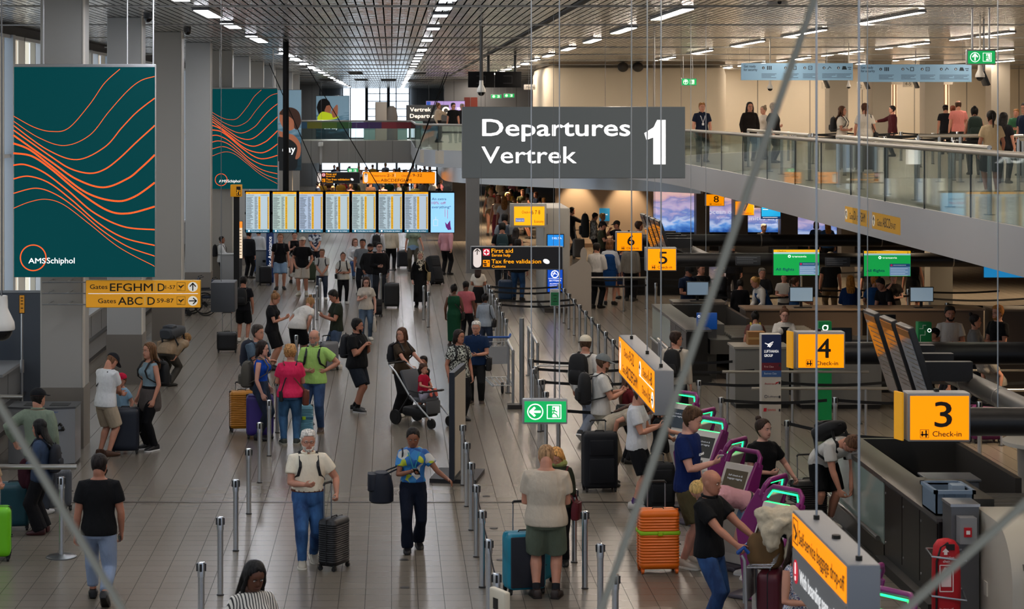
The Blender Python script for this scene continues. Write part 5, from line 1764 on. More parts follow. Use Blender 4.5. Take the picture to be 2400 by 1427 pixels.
def backpack(o,col,label,w=.30,hgt=.45,d=.17,zf=.70,strap=True,col2=None,roll=False):
 """a rucksack worn on the back of person o, a thing of its own"""
 H=o.H
 k=H/1.75
 w,hgt,d=w*k,hgt*k,d*k
 c,X,fy,up=o.frame(zf)
 tw,td=lerp_tab(TRUNK[o.sex],zf)
 cc=c-fy*(td*H+d*.5+.02*H)
 base=cc-up*(hgt/2)
 t=thing('backpack',label,'backpack',wpt(o,base),o.rot)
 m,m2=mat(col,0.75),mat(col2 or col,0.7)
 mb=MB()
 segs=[]
 for q,a,b in((-.5,.72,.7),(-.44,.95,.95),(-.2,1.0,1.0),(.15,.97,.92),(.36,.86,.78),(.46,.62,.55),(.5,.3,.3)):
  segs.append((cc+up*(hgt*q),X,fy,w/2*a,d/2*b))
 mb.ell(segs,20,e=.62)
 shifted(mb,base).build('main_compartment',m,t)
 p=MB()
 pc=cc-fy*(d*.48)-up*(hgt*.18)
 p.ell([(pc+up*(hgt*q),X,fy,w*.36*a,d*.22*a)for q,a in((-.2,.7),(-.16,1),(.1,1),(.17,.7))],16,e=.6)
 shifted(p,base).build('front_pocket',m2,t)
 hnd=MB().tube([cc+up*(hgt*.47)+X*(.03*k),cc+up*(hgt*.56)+X*.0,cc+up*(hgt*.47)-X*(.03*k)],.008*k,6)
 shifted(hnd,base).build('carry_loop',m2,t)
 if roll:
  r=MB().tube([cc+up*(hgt*.58)-X*(w*.5),cc+up*(hgt*.58)+X*(w*.5)],.05*k,10)
  shifted(r,base).build('rolled_top',m2,t)
 if strap:
  for s in(1,-1):
   sm=MB()
   ft=TRUNK[o.sex]
   pts=[]
   x=s*.062
   zs=.80 if o.sex!='c' else .74
   ex=.026
   pts.append(cc+up*(hgt*.36)+X*(x*H*.8))
   pts.append(o.at(x,-.055,zs+.012))
   pts.append(o.at(x,.0,zs+.040))
   pts.append(o.at(x,.048,zs+.012))
   pts.append(o.at(x*1.05,lerp_tab(ft,.75)[1]+ex,.745))
   pts.append(o.at(x*1.3,lerp_tab(ft,.68)[1]+ex*.6,.68))
   pts.append(o.at(s*(lerp_tab(ft,.62)[0]+ex),.01,.635))
   pts.append(cc-up*(hgt*.38)+X*(s*w*.42))
   rings=[]
   for i,q in enumerate(pts):
    dn=(pts[min(i+1,len(pts)-1)]-pts[max(i-1,0)]).normalized()
    sx=(X-dn*X.dot(dn)).normalized()
    nn=dn.cross(sx)
    rings.append([q+sx*(.019*k)+nn*(.006*k),q-sx*(.019*k)+nn*(.006*k),q-sx*(.019*k)-nn*(.006*k),q+sx*(.019*k)-nn*(.006*k)])
   sm.loft(rings)
   shifted(sm,base).build('shoulder_strap',m2,t)
 return t
def shoulder_bag(o,s,col,label,w=.28,hgt=.24,d=.10,zf=.50,yf=.0,cross=True,name='shoulder_bag',out=.0,strap=None):
 """a bag hanging at the side s (+1 the wearer's right) on a strap over the opposite or the same shoulder"""
 H=o.H
 k=H/1.75
 tw,td=lerp_tab(TRUNK[o.sex],max(zf,.48))
 cx=s*(tw+.02+out)*H+s*d*k/2
 c=V((cx,yf*H,(zf)*H+(o.frame(.5)[0].z-.5*H)))
 base=c-V((0,0,hgt*k/2))
 t=thing(name,label,'bag',wpt(o,base),o.rot)
 m=mat(col,0.65)
 mb=MB()
 Y_,X_=V((0,1,0)),V((1,0,0))
 mb.ell([(c+V((0,0,hgt*k*q)),X_,Y_,d*k/2*a,w*k/2*b)for q,a,b in((-.5,.8,.8),(-.44,1,.97),(0,1,1),(.38,.8,.94),(.5,.5,.85))],18,e=.6 if name!='holdall' else .85)
 shifted(mb,base).build('bag_body',m,t)
 fl=MB().ell([(c+V((s*d*k*.36,0,hgt*k*q)),X_,Y_,d*k*.2,w*k*.42*a)for q,a in((-.1,.8),(-.06,1),(.4,1),(.46,.9))],14,e=.6)
 shifted(fl,base).build('flap',m,t)
 ss=-s if cross else s
 st=MB()
 zs=.80 if o.sex!='c' else .74
 pf=[c+V((0,w*k*.42,hgt*k*.42)),o.at(s*.06*(1 if cross else 1.5),lerp_tab(TRUNK[o.sex],.64)[1]+.024,.64)if cross else o.at(s*(sh_x(o)-.005),.05,.68),o.at(ss*.062,.055,zs+.01)if cross else o.at(s*.085,.048,zs-.005),o.at(ss*.068 if cross else s*.085,.0,zs+.034 if cross else zs+.022),o.at(ss*.062,-.055,zs+.005)if cross else o.at(s*.085,-.048,zs-.005),o.at(s*.05,-lerp_tab(TRUNK[o.sex],.66)[1]-.022,.66)if cross else o.at(s*(sh_x(o)-.005),-.045,.68),c+V((0,-w*k*.42,hgt*k*.42))]
 rings=[]
 for i,q in enumerate(pf):
  dn=(pf[min(i+1,len(pf)-1)]-pf[max(i-1,0)]).normalized()
  sx=V((1,0.2,0))-dn*V((1,0.2,0)).dot(dn)
  sx.normalize()
  nn=dn.cross(sx)
  a,b=.011*k,.004*k
  rings.append([q+sx*a+nn*b,q-sx*a+nn*b,q-sx*a-nn*b,q+sx*a-nn*b])
 st.loft(rings)
 shifted(st,base).build('strap',mat(strap or col,0.7),t)
 return t
def sh_x(o):
 return{'m':.112,'f':.100,'c':.095}[o.sex]
def phone(o,s,label,name='mobile_phone',cat='phone',col='0E0F12',w=.072,ln=.15):
 a=o.arms[s]
 d,T,nrm,c=a[7],a[8],a[9],a[10]
 t=thing(name,label,cat,wpt(o,c),o.rot)
 mb=MB()
 ax=(T*.85+d*.5).normalized()
 bx=(d-ax*d.dot(ax)).normalized()
 nn=ax.cross(bx)
 mb.ell([(ax*(ln/2*q),bx,nn,w/2*e,.0045)for q,e in((-1,.9),(-.95,1),(.95,1),(1,.9))],12,e=.3)
 mb.build('phone_body',mat(col,0.3),t)
 return t
def case(u,v,w,hgt,d,rot,col,label,handle=0.0,ribs=None,soft=False,group=None,z=0.0,Y=None,band=None,wheel='111112',lean=0,trim=None,front=None):
 """an upright trolley case standing on four wheels; w across its broad face, rot turns that face"""
 g=G(u,v,z)if Y is None else V((P(u,v,Y).x,Y,z))
 t=thing('suitcase',label,'suitcase',g,radians(rot),group)
 if lean:
  t.rotation_euler=(radians(lean),0,radians(rot))
 m=mat(col,0.42 if not soft else 0.85)
 b0=.055
 r=min(.06,d*.3)
 mb=MB()
 Z=hgt-b0
 n=34 if ribs=='h' else 12
 rings=[]
 X_,Y_=w/2,d/2
 def ring(z,ins):
  pts=[]
  for qx,qy,t0 in((1,1,0),(-1,1,1),(-1,-1,2),(1,-1,3)):
   for k in range(5):
    a=(t0+k/4)*pi/2
    pts.append(V((qx*(X_-r)+(r-ins)*cos(a),qy*(Y_-r)+(r-ins)*sin(a),z)))
   if ribs=='v' and qx*qy>0:
    y=qy*(Y_-ins)
    kk=11
    for k in range(1,kk*2):
     x=qx*(X_-r)*(1-k/kk)
     pts.append(V((x,y-qy*(.006 if k%2 else 0),z)))
  return pts
 rings.append(ring(b0,r*.75))
 rings.append(ring(b0+r*.3,r*.22))
 for k in range(n+1):
  z=b0+r+(Z-2*r)*k/n
  ins=.011 if(ribs=='h' and k%2==1)else 0
  rings.append(ring(z,ins))
 rings.append(ring(b0+Z-r*.3,r*.22))
 rings.append(ring(b0+Z,r*.75))
 mb.loft(rings)
 mb.build('shell',m,t,angle=.9)
 sm=MB()
 sm.rbox((-w/2-.003,-.006,b0+.02),(w/2+.003,.006,hgt+.003),.005,ax=2)
 sm.build('zip_seam',mat(trim or '16161A',0.6),t)
 if soft:
  MB().rbox((-w*.38,-d/2-.03,b0+.08),(w*.38,-d/2+.02,b0+Z*.55),.03,ax=1).build('front_pocket',m,t)
  MB().rbox((-w*.36,-d/2-.02,b0+Z*.6),(w*.36,-d/2+.02,b0+Z*.88),.03,ax=1).build('upper_pocket',m,t)
 if front:
  MB().rbox((-w*.44,-d/2-.012,b0+.03),(w*.44,-d/2+.02,hgt-.03),.03,ax=1).build('front_panel',mat(front,0.8),t)
 for sx in(1,-1):
  for sy in(1,-1):
   wm=MB()
   wm.cyl((sx*w*.42-.014,sy*d*.36,.028),(sx*w*.42+.014,sy*d*.36,.028),.028,n=12)
   wm.box((sx*w*.42-.022,sy*d*.36-.012,.03),(sx*w*.42+.022,sy*d*.36+.012,b0+.02))
   wm.build('wheel',mat(wheel,0.6),t)
 MB().tube([(-.07,0,hgt-.005),(-.06,0,hgt+.02),(.06,0,hgt+.02),(.07,0,hgt-.005)],.009,6).build('carry_handle',mat('18181A',0.5),t)
 MB().tube([(w/2,-.06,hgt*.45),(w/2+.02,-.05,hgt*.45),(w/2+.02,.05,hgt*.45),(w/2,.06,hgt*.45)],.008,6).build('side_handle',mat('18181A',0.5),t)
 if handle:
  hm=MB()
  y=d*.34
  for sx in(1,-1):
   hm.cyl((sx*w*.22,y,hgt-.04),(sx*w*.22,y,hgt+handle),.008,n=8)
  ho=hm.build('telescopic_handle',mat('8E9094',0.35,0.8),t)
  MB().tube([(-w*.24,y,hgt+handle-.01),(-w*.2,y,hgt+handle+.015),(w*.2,y,hgt+handle+.015),(w*.24,y,hgt+handle-.01)],.014,8).build('grip',mat('121214',0.5),ho)
 if band:
  z=b0+Z*.62
  MB().rbox((-w/2-.004,-d/2-.004,z-.025),(w/2+.004,d/2+.004,z+.025),r,ax=2).build('luggage_strap',mat(band,0.6),t)
  MB().rbox((-.03,-d/2-.014,z-.028),(.03,-d/2,z+.028),.006,ax=1).build('buckle',mat('9CC21E',0.5),t)
 return t
# ------------------------------------------------------------------ queue posts
def yt(v,z=0.90):
 return(ZC-z)*F/(v-V0)
def stanchion(x,y,label,group,belt_to=None,base=True,h=0.90,r=.034,disc=False,z=0.0):
 t=thing('queue_post',label,'queue post',(x,y,z),0,group)
 MB().cyl((0,0,.0),(0,0,h-.14),r,n=16).build('post',mat('C4C7CA',0.24,0.9),t)
 MB().lathe((0,0,0),[(r*1.18,h-.15),(r*1.18,h-.02),(r*1.05,h),(r*.5,h+.002)],16).build('head',mat('D2D5D8',0.24,0.9),t)
 sl=MB()
 for a in range(4):
  cx,cy=cos(a*pi/2)*r*1.15,sin(a*pi/2)*r*1.15
  sl.box((cx-.012,cy-.012,h-.09),(cx+.012,cy+.012,h-.012))
 sl.build('belt_slot',BLACK(),t,smooth=False)
 if disc:
  MB().lathe((0,0,0),[(.19,0),(.19,.012),(.17,.022),(.05,.03),(r,.04)],28).build('base_disc',mat('6F7173',0.3,0.8),t)
 else:
  MB().lathe((0,0,0),[(r*1.25,0),(r*1.25,.012),(r,.018)],16).build('floor_socket',mat('2A2A2C',0.5),t)
 if belt_to:
  bx,by=belt_to[0]-x,belt_to[1]-y
  l=math.hypot(bx,by)
  ux,uy=bx/l,by/l
  mb=MB()
  rings=[]
  for k in range(9):
   q=k/8
   s=r+(l-2*r)*q
   zz=h-.052-.05*sin(pi*q)*min(1,l/2)
   rings.append([V((ux*s-uy*.002,uy*s+ux*.002,zz-.024)),V((ux*s-uy*.002,uy*s+ux*.002,zz+.024)),V((ux*s+uy*.002,uy*s-ux*.002,zz+.024)),V((ux*s+uy*.002,uy*s-ux*.002,zz-.024))])
  mb.loft(rings)
  mb.build('belt',mat('121316',0.8),t)
 return t
for k in range(16):
 stanchion(-1.96,21.57+2.4*k,'steel queue post in the long row without belts left of the white-haired man','queue posts left of the white-haired man')
ys=[21.06+1.65*k for k in range(7)]
for k,y in enumerate(ys):
 stanchion(1.06,y,'steel queue post in the belted row by the poster stand','queue posts by the poster stand',(1.06,ys[k+1])if k<6 else None)
ys=[21.0,22.5,24.3,25.7,27.4]
for k,y in enumerate(ys):
 stanchion(2.25,y,'steel queue post without a belt between the beige shirt and the orange suitcase','queue posts beside the orange suitcase')
ys=[34.6+1.5*k for k in range(16)]
for k,y in enumerate(ys):
 if not 38.9<y<45.5:
  stanchion(2.56,y,'steel queue post on the left side of the belted lane under the exit sign','queue posts on the left of the belted lane',(2.56,ys[k+1])if k<15 and not 38.0<y<45.5 else None)
ys=[36.4+1.5*k for k in range(14)]
for k,y in enumerate(ys):
 stanchion(4.5,y,'steel queue post on the right side of the belted lane','queue posts on the right of the belted lane',(4.5,ys[k+1])if k<13 and k>2 else None)
for y in(32.7,36.1,37.9,39.1,50.3,51.6,53.9,55.4):
 stanchion(2.62,y+.05,'steel queue post carrying a belt across the lane under the exit sign','queue posts with belts across the lane',(4.44,y+.05))
for(x,y,bx,by)in((5.95,31.4,7.3,29.9),(5.35,33.9,7.1,33.9),(5.3,36.0,6.9,36.0),(5.0,37.8,6.6,37.8),(5.0,39.2,6.6,39.2),(7.2,33.9,9.2,33.9),(6.7,36.1,8.6,36.1),(9.4,33.4,11.6,33.4),(9.2,36.2,11.2,36.2)):
 stanchion(x,y,'steel queue post with a black belt before the steel counters','queue posts before the steel counters',(bx,by))
for(x,y,bx,by)in((5.2,56.0,6.9,56.0),(5.2,58.0,6.9,58.0),(7.1,56.1,8.9,56.1),(7.1,58.2,9.4,58.2),(8.0,52.6,10.2,52.6),(8.0,54.5,10.2,54.5),(10.6,52.8,13.2,52.8),(10.6,54.8,13.2,54.8),(13.4,50.4,15.8,50.4),(13.4,52.0,15.8,52.0),(13.4,54.2,15.8,54.2),(9.5,60.5,11.7,60.5),(11.9,60.7,14,60.7),(9.6,64.6,12,64.6),(12.2,64.6,14.5,64.6)):
 stanchion(x,y,'steel queue post with a black belt behind the airline desks','queue posts behind the airline desks',(bx,by))
for(x,y)in((.86,55.2),(.95,53.3)):
 stanchion(x,y,'steel queue post beside the woman in the long black coat','two queue posts beside the woman in the long black coat',None)
for(u,v)in((900,560),(905,548),(893,572)):
 stanchion(G(u,700).x,G(u,690+(v-548)).y,'steel queue post among the people under the screens','queue posts under the screens')
stanchion(-4.1,26.0,'free-standing steel post with a round base beside the green suitcase',None,None,disc=True,h=1.0)
def rail(name,label,pts,z=.92,r=.025,posts=(),group=None,cat='railing'):
 g=V((pts[0][0],pts[0][1],0))
 t=thing(name,label,cat,g,0,group)
 MB().tube([V((x,y,z))-g for x,y in pts],r,10).build('top_rail',mat('B4B1AA',0.28,0.85),t)
 for(x,y)in posts:
  MB().cyl(V((x,y,0))-g,V((x,y,z))-g,r*.9,n=10).build('post',STEEL(),t)
  MB().cyl(V((x,y,0))-g,V((x,y,.012))-g,r*2.2,n=12).build('foot_plate',DSTEEL(),t)
 return t
rail('guide_rail','horizontal steel guide rail crossing in front of the airline pillar, the rear one',[(5.86,37.0),(8.45,37.0)],posts=[(5.95,37.0),(7.1,37.0),(8.3,37.0)])
rail('guide_rail','horizontal steel guide rail crossing in front of the airline pillar, the front one',[(6.0,34.8),(8.45,34.8)],posts=[(6.3,34.8),(7.9,34.8)])
rail('guide_rail','steel guide rail at the right edge behind the orange numeral 3',[(9.9,34.6),(12.5,34.6)],posts=[(10.1,34.6),(11.4,34.6)])
rail('guide_rail','steel guide rail at the right edge, the one farther back',[(9.9,37.2),(12.5,37.2)],posts=[(10.1,37.2),(11.4,37.2)])
rail('guide_rail','steel guide rail in front of the airline staff by the numeral 6',[(4.95,57.6),(7.05,57.6)],posts=[(5.1,57.6),(6.4,57.6)])
rail('guide_rail','short steel guide rail sloping beside the empty baggage trolley',[(2.85,40.6),(2.87,43.8)],z=1.0,r=.03,posts=[(2.85,40.7),(2.86,42.2),(2.87,43.7)])
rail('guide_rail','second short steel guide rail beside the tall grey post',[(2.3,39.4),(2.3,41.2)],z=1.0,r=.03,posts=[(2.3,39.5),(2.3,41.0)])
rail('guide_rail','slanting steel rail before the desks beside the man with the black backpack',[(5.25,38.0),(5.3,41.5)],z=1.0,r=.035,posts=[(5.26,38.3),(5.27,39.6),(5.3,41.3)])
rail('guide_rail','steel rail at the far left below the orange desk sign',[(-6.6,33.2),(-5.85,33.2)],z=1.0,r=.035,posts=[(-6.3,33.2)])
rail('guide_rail','steel rail running along the left counter at the picture edge',[(-6.35,27.5),(-6.2,33.0)],z=1.05,r=.035,posts=[(-6.3,29.5),(-6.22,32.2)])
rail('guide_rail','steel bar end beside the turquoise suitcase at the left edge',[(-5.2,26.6),(-4.0,26.6)],z=1.02,r=.035,posts=[(-5.0,26.6)])
g=G(1223,957)
t=thing('barrier_post','tall thick grey post with a dark base beside the guide rails','barrier post',g)
MB().cyl((0,0,.08),(0,0,1.68),.046,n=16).build('post',mat('86898C',0.35,0.7),t)
MB().box((-.27,-.12,0),(.06,.12,.08)).build('base',mat('2E2B28',0.5),t,smooth=False)
upx=[((9.3,61.5),(13.5,52.0)),((11.2,48.0),(13.2,43.5)),((10.2,50.5),(13.5,41.0)),((12.2,45.5),(15.5,40.0))]
for i,(a,b)in enumerate((((9.9,58.0),(9.4,47.0)),((9.5,44.5),(9.1,31.8)),((11.6,46.0),(13.9,46.0)),((12.3,41.0),(16.0,41.0)))):
 n_=5
 t=rail('guide_rail',('steel guide rail on the upper floor in front of the two women in black','long steel guide rail on the upper floor behind the right half of the balustrade','steel guide rail on the upper floor near the pink shirt','steel guide rail on the upper floor behind the woman with the ponytail')[i],[a,b],z=1.02,r=.04,posts=[(a[0]+(b[0]-a[0])*k/n_,a[1]+(b[1]-a[1])*k/n_)for k in range(n_+1)])
 t.location.z=UP
for j,y in enumerate((47.0,50.5,54.0,57.5,61.0,65.0)):
 for k in range(6):
  x=10.9+.05*j+1.75*k+(1.2 if y>60 else 0)
  stanchion(x,y,'queue post with a black belt in the upper-floor security queue','queue posts in the upper-floor security queue',(x+1.7,y),z=UP,r=.04)
# ------------------------------------------------------------------ check-in islands on the right
blk=lambda:mat('101012',0.4)
def tube_run(label,a,b,r):
 t=thing('overhead_tube',label,'overhead tube',a)
 a,b=V(a),V(b)
 d=b-a
 MB().cyl((0,0,0),d,r,n=24).build('tube',blk()if r>.12 else mat('4E4C48',0.4,0.3),t)
 n=4
 for k in range(1,n):
  p=d*(k/n)
  dn=d.normalized()*.012
  MB().cyl(p-dn,p+dn,r*1.03,n=24).build('clamp_ring',mat('8D8A84',0.35,0.7),t)
 MB().cyl(d*.03,d*.03+V((0,0,CEIL-a.z)),.007,n=8).build('hanger',mat('9FA3A6',0.35,0.7),t)
 return t
for y,xs,lb in((20.9,5.77,'thick black overhead tube at the right edge, ending at the orange numeral 3'),(26.8,5.80,'thick black overhead tube behind the tilted monitors, ending at the orange numeral 4'),(43.4,5.90,'thick black overhead tube behind the two green screens, ending at the numeral 5'),(49.9,5.97,'thick black overhead tube above the green screens, ending at the numeral 6')):
 tube_run(lb,(xs,y+.2,TUBE_Z),(17.5,y+.2,TUBE_Z),.145)
tube_run('slim grey overhead tube slanting past the nearest orange number sign',(6.62,21.3,TUBE_Z+.02),(6.62,26.75,TUBE_Z+.02),.115)
tube_run('slim grey overhead tube slanting past the far pair of orange number signs',(6.62,43.8,TUBE_Z+.02),(6.62,49.85,TUBE_Z+.02),.115)
def slanted_monitor(x,yf,w,zt,zb,label,group,hue):
 """tall screen tilted forward, its face turned to the left aisle"""
 t=thing('slanted_monitor',label,'monitor',(x,yf-w/2,(zt+zb)/2),0,group)
 h=sqrt((zt-zb)**2+.32**2)
 a=math.asin(.32/h)
 o=MB().rbox((0,-w/2,-h/2),(.07,w/2,h/2),.012,ax=0).build('casing',blk(),t)
 o.rotation_euler=(0,-a,0)
 p=MB().box((-.006,-w/2+.03,-h/2+.03),(0,w/2-.03,h/2-.03)).build('screen',mat(hue,0.12,emit=0.05),o,smooth=False)
 hb=MB().box((-.008,-w/2+.03,h/2-.12),(-.002,w/2-.03,h/2-.04)).build('header_bar',mat('6A4420',0.4),o,smooth=False)
 ln=MB()
 for k in range(11):
  ln.box((-.008,-w/2+.06,h/2-.2-k*.06),(-.002,w/2-.1-.05*(k%3),h/2-.188-k*.06))
 ln.build('timetable_rows',mat('6B6258',0.4),o,smooth=False)
 MB().box((.05,-.06,-.12),(.63,.06,.1)).build('bracket',blk(),t,smooth=False)
 return t
for i,(yf,hue)in enumerate(((25.6,'5A4A3E'),(24.75,'5E5048'),(23.95,'4E5560'))):
 slanted_monitor(5.93,yf,.62,3.12,2.12,('tilted departure monitor between the numerals 4 and 3, farthest of three','tilted departure monitor between the numerals 4 and 3, middle of three','tilted departure monitor between the numerals 4 and 3, nearest of three')[i],'tilted monitors between the numerals 3 and 4',hue)
for i,yf in enumerate((48.9,48.0,47.1,46.2)):
 slanted_monitor(5.97,yf,.7,3.12,2.15,'tilted departure monitor above the numeral 5, '+('farthest of four','second farthest of four','second nearest of four','nearest of four')[i],'tilted monitors above the numeral 5','6A5240')
for i,(u0,v0,u1,v1)in enumerate(((1812,584,1921,646),(2024,587,2135,648))):
 b=Board('airline_screen',('bright green airline screen All flights with the number 1 in its corner','bright green airline screen All flights, beside the grey column, number 2 in its corner')[i],'screen',u0,v0,u1,v1,42.9,0.08)
 b.housing(blk())
 b.panel(u0+1,v0+1,u1-1,v1-1,mat('12A84C',0.3,emit=0.62),'screen')
 b.panel(u0+1,v0+1,u1-1,v0+7,mat('E8AE1A',0.3,emit=0.75),'header_bar',-0.008,0.002)
 b.panel(u0+1,v0+7,u1-1,v0+11,mat('A9D3DC',0.3,emit=0.6),'sub_bar',-0.008,0.002)
 b.text('Check-in',u0+10,v0+6,3.6,INK(),20)
 b.text(str(i+1),u1-9,v0+7,5,INK(),bold=0.01)
 b.text('transavia',u0+44,v0+19,5,WHT(0.8),34)
 b.ring(u0+38,v0+16.5,2.6,1.3,WHT(0.8),'logo',n=16)
 b.text('All flights',u0+6,v0+50,6.5,mat('12357A',0.5,emit=0.15),43,bold=0.015)
 b.panel(u0+61,v0+31,u1-2,v1-2,mat('6E92B8',0.3,emit=0.5),'notice',-0.008,0.002)
 b.panel(u0+61,v0+31,u1-2,v0+38,mat('1E4C7C',0.3,emit=0.4),'notice_title',-0.011,0.002)
 b.disc(u0+65,v0+34.5,2.4,mat('C8245A',0.4,emit=0.5),'notice_mark',-0.014)
 b.strokes([[(u0+69,v0+34.5),(u1-12,v0+34.5)]]+[[(u0+63,v0+42+4*k),(u1-8-6*(k%2),v0+42+4*k)]for k in range(5)],1.0,mat('D6E2EE',0.4,emit=0.4),'notice_text',-0.014)
 MB().cyl((0,.08,b.h/2-.1),(0,.74,TUBE_Z-b.root.location.z),.03,n=8).build('arm',blk(),b.root)
for i,(u0,v0)in enumerate(((1724,600),(1934,603))):
 b=Board('notice_plate',('dark notice plate hanging left of green screen 1','dark notice plate hanging between the two green screens')[i],'sign',u0,v0,u0+59,v0+22,42.9,0.03)
 b.housing(mat('35373B',0.5))
 b.strokes([[(u0+3,v0+4+4*k),(u0+50-9*(k%2),v0+4+4*k)]for k in range(4)],1.0,mat('777B80',0.5),'fine_print')
 MB().cyl((0,.03,b.h/2-.02),(0,.6,TUBE_Z-b.root.location.z),.02,n=8).build('arm',blk(),b.root)
b=Board('airline_screen','light blue screen under the balcony beside the numeral 7','screen',1784,485,1830,513,62.0,0.08)
b.housing(blk())
b.panel(1785,486,1829,507,mat('1E9AD8',0.3,emit=0.75),'screen')
b.panel(1785,507,1829,512,mat('0E3A78',0.3,emit=0.5),'footer_bar')
b.strokes([[(1788,491),(1800,491)],[(1788,509.5),(1822,509.5)]],1,WHT(0.6),'lettering')
MB().cyl((0,.05,b.h/2),(0,.05,UP-.5-b.root.location.z),.03,n=8).build('pole',blk(),b.root)
b=Board('airline_screen','wide light blue screen at the far right edge under the balcony','screen',2305,622,2440,652,44.0,0.08)
b.housing(blk())
b.panel(2306,623,2439,650,mat('1E8AC8',0.3,emit=0.6),'screen')
MB().cyl((-.3,.05,b.h/2),(-.3,.05,UP-.5-b.root.location.z),.03,n=8).build('pole',blk(),b.root)
def hanger_for(y,x):
 pass
def counter(y0,label,detail=True,x=6.03):
 """flank along the hall from y0 (near end) to y0+5.7 (far end)"""
 t=thing('baggage_counter',label,'counter',(x,y0,0))
 dk=mat('242322',0.3,0.4)
 st=mat('7A7976',0.3,0.8)
 MB().box((0,.02,.12),(.42,2.55,1.03)).build('steel_body',dk,t,smooth=False)
 for k,(a,b)in enumerate(((.06,.80),(.83,1.62),(1.65,2.5))):
  d=MB().box((-.012,a,.2),(.0,b,1.0)).build('door',dk,t,smooth=False)
  MB().cyl((-.02,b-.06,.9),(-.012,b-.06,.9),.015,n=10).build('lock',STEEL(),d)
  MB().cyl((-.02,b-.06,.3),(-.012,b-.06,.3),.015,n=10).build('lock',STEEL(),d)
 MB().box((-.03,0,1.03),(.5,2.58,1.07)).build('worktop',st,t,smooth=False)
 MB().box((0,2.6,.25),(.03,5.7,1.02)).build('glass_flank',mat('9FB0A8',0.12,0.0,spec=0.8),t,smooth=False)
 MB().box((-.01,2.56,.0),(.05,5.75,.25)).build('kick_plate',dk,t,smooth=False)
 MB().cyl((-.05,2.7,.3),(-.05,5.6,.3),.03,n=10).build('bumper_rail',st,t)
 MB().box((-.01,2.58,1.0),(.42,5.75,1.06)).build('flank_top',st,t,smooth=False)
 MB().box((.1,5.65,.0),(1.75,5.75,1.05)).build('end_screen',mat('4B4844',0.3,0.4),t,smooth=False)
 MB().box((1.7,2.9,.0),(1.78,5.72,1.0)).build('far_flank',mat('3E3B38',0.4,0.3),t,smooth=False)
 MB().box((.45,2.7,.0),(1.68,5.6,.32)).build('conveyor_belt',mat('1B1A19',0.6),t,smooth=False)
 if detail:
  MB().box((.5,.2,.55),(2.9,2.5,.84)).build('roller_bed',mat('55534F',0.4,0.5),t,smooth=False)
  for k in range(10):
   y=.35+.22*k
   MB().cyl((.95,y,.87),(2.85,y,.87),.05,n=10).build('roller',st,t)
  MB().box((.42,1.2,.84),(.95,2.5,1.06)).build('inner_top',st,t,smooth=False)
 MB().box((-.12,.02,0),(.5,2.55,.12)).build('plinth',mat('22211F',0.5),t,smooth=False)
 return t
c3=counter(23.0,'steel baggage counter with glass flank under the numeral 3, nearest of two')
c5=counter(42.6,'steel baggage counter with glass flank under the numeral 5, farther of two')
tag(MB().rbox((6.42,24.65,1.075),(6.85,25.1,1.081),.02,ax=2).build('notice_sheet',mat('D9A63A',0.5)),'yellow notice sheet lying on the near baggage counter','notice')
b=thing('storage_box','grey metal box standing on the belt behind the near baggage counter','box',(7.1,26.6,.325))
MB().rbox((-.32,-.25,0),(.32,.25,.55),.02).build('box_body',mat('5C6066',0.4,0.3),b)
MB().rbox((-.34,-.27,.55),(.34,.27,.58),.01).build('lid',mat('72777D',0.4,0.4),b)
cab=t=thing('end_cabinet','brushed steel cabinet at the near end of the baggage counter','cabinet',(6.06,22.62,0))
MB().box((.0,0,0),(.30,.36,1.27)).build('cabinet_body',mat('6C6D6F',0.35,0.6),t,smooth=False)
MB().box((-.01,-.01,1.27),(.31,.37,1.30)).build('cabinet_top',STEEL(),t,smooth=False)
t=thing('plastic_crate','blue-grey plastic crate on the worktop behind the steel end cabinet','crate',(6.24,23.45,1.072),0.0)
cr=MB()
cr.box((-.21,-.3,0),(.21,.3,.02)).box((-.21,-.3,0),(-.19,.3,.26)).box((.19,-.3,0),(.21,.3,.26)).box((-.21,-.3,0),(.21,-.28,.26)).box((-.21,.28,0),(.21,.3,.26))
cr.build('crate_shell',mat('6C7F92',0.5),t,smooth=False)
rm=MB().box((-.23,-.32,.24),(.23,-.28,.28)).box((-.23,.28,.24),(.23,.32,.28)).box((-.23,-.32,.24),(-.19,.32,.28)).box((.19,-.32,.24),(.23,.32,.28))
rm.build('rim',mat('7C90A4',0.5),t,smooth=False)
for x in(-.12,0,.12):
 MB().box((x-.006,-.31,.02),(x+.006,-.295,.24)).build('rib',mat('5E7082',0.5),t,smooth=False)
MB().box((.02,-.12,.02),(.16,.05,.3)).build('divider',mat('8FA0B0',0.5),t,smooth=False)
t=thing('alarm_box','grey upright alarm box with a red call point above the red bag','alarm box',(6.20,22.53,-.12))
MB().box((-.09,-.08,1.02),(.09,.08,1.30)).build('housing',mat('8E9092',0.45,0.3),t,smooth=False)
MB().box((-.05,-.1,1.1),(.03,-.08,1.2)).build('call_point',mat('B3131F',0.4),t,smooth=False)
MB().box((-.03,-.106,1.13),(.01,-.1,1.17)).build('call_plate',mat('DDDDDD',0.4),t,smooth=False)
t=thing('evacuation_bag','red upright evacuation chair bag held in steel loops beside the baggage counter','bag',(5.95,22.42,.03))
rb=MB()
segs=[]
for z,w,d in((0,.12,.10),(.03,.145,.12),(.4,.15,.125),(.72,.145,.12),(.86,.13,.11),(.92,.09,.08),(.94,.03,.03)):
 segs.append((V((0,0,z)),V((1,0,0)),V((0,1,0)),w,d))
rb.ell(segs,24,e=.7).build('bag_body',mat('B01522',0.65),t)
MB().tube([(-.13,-.10,.05),(-.13,-.11,.72),(-.08,-.09,.86),(.0,-.085,.91)],.012,6).build('piping',mat('120E0E',0.6),t)
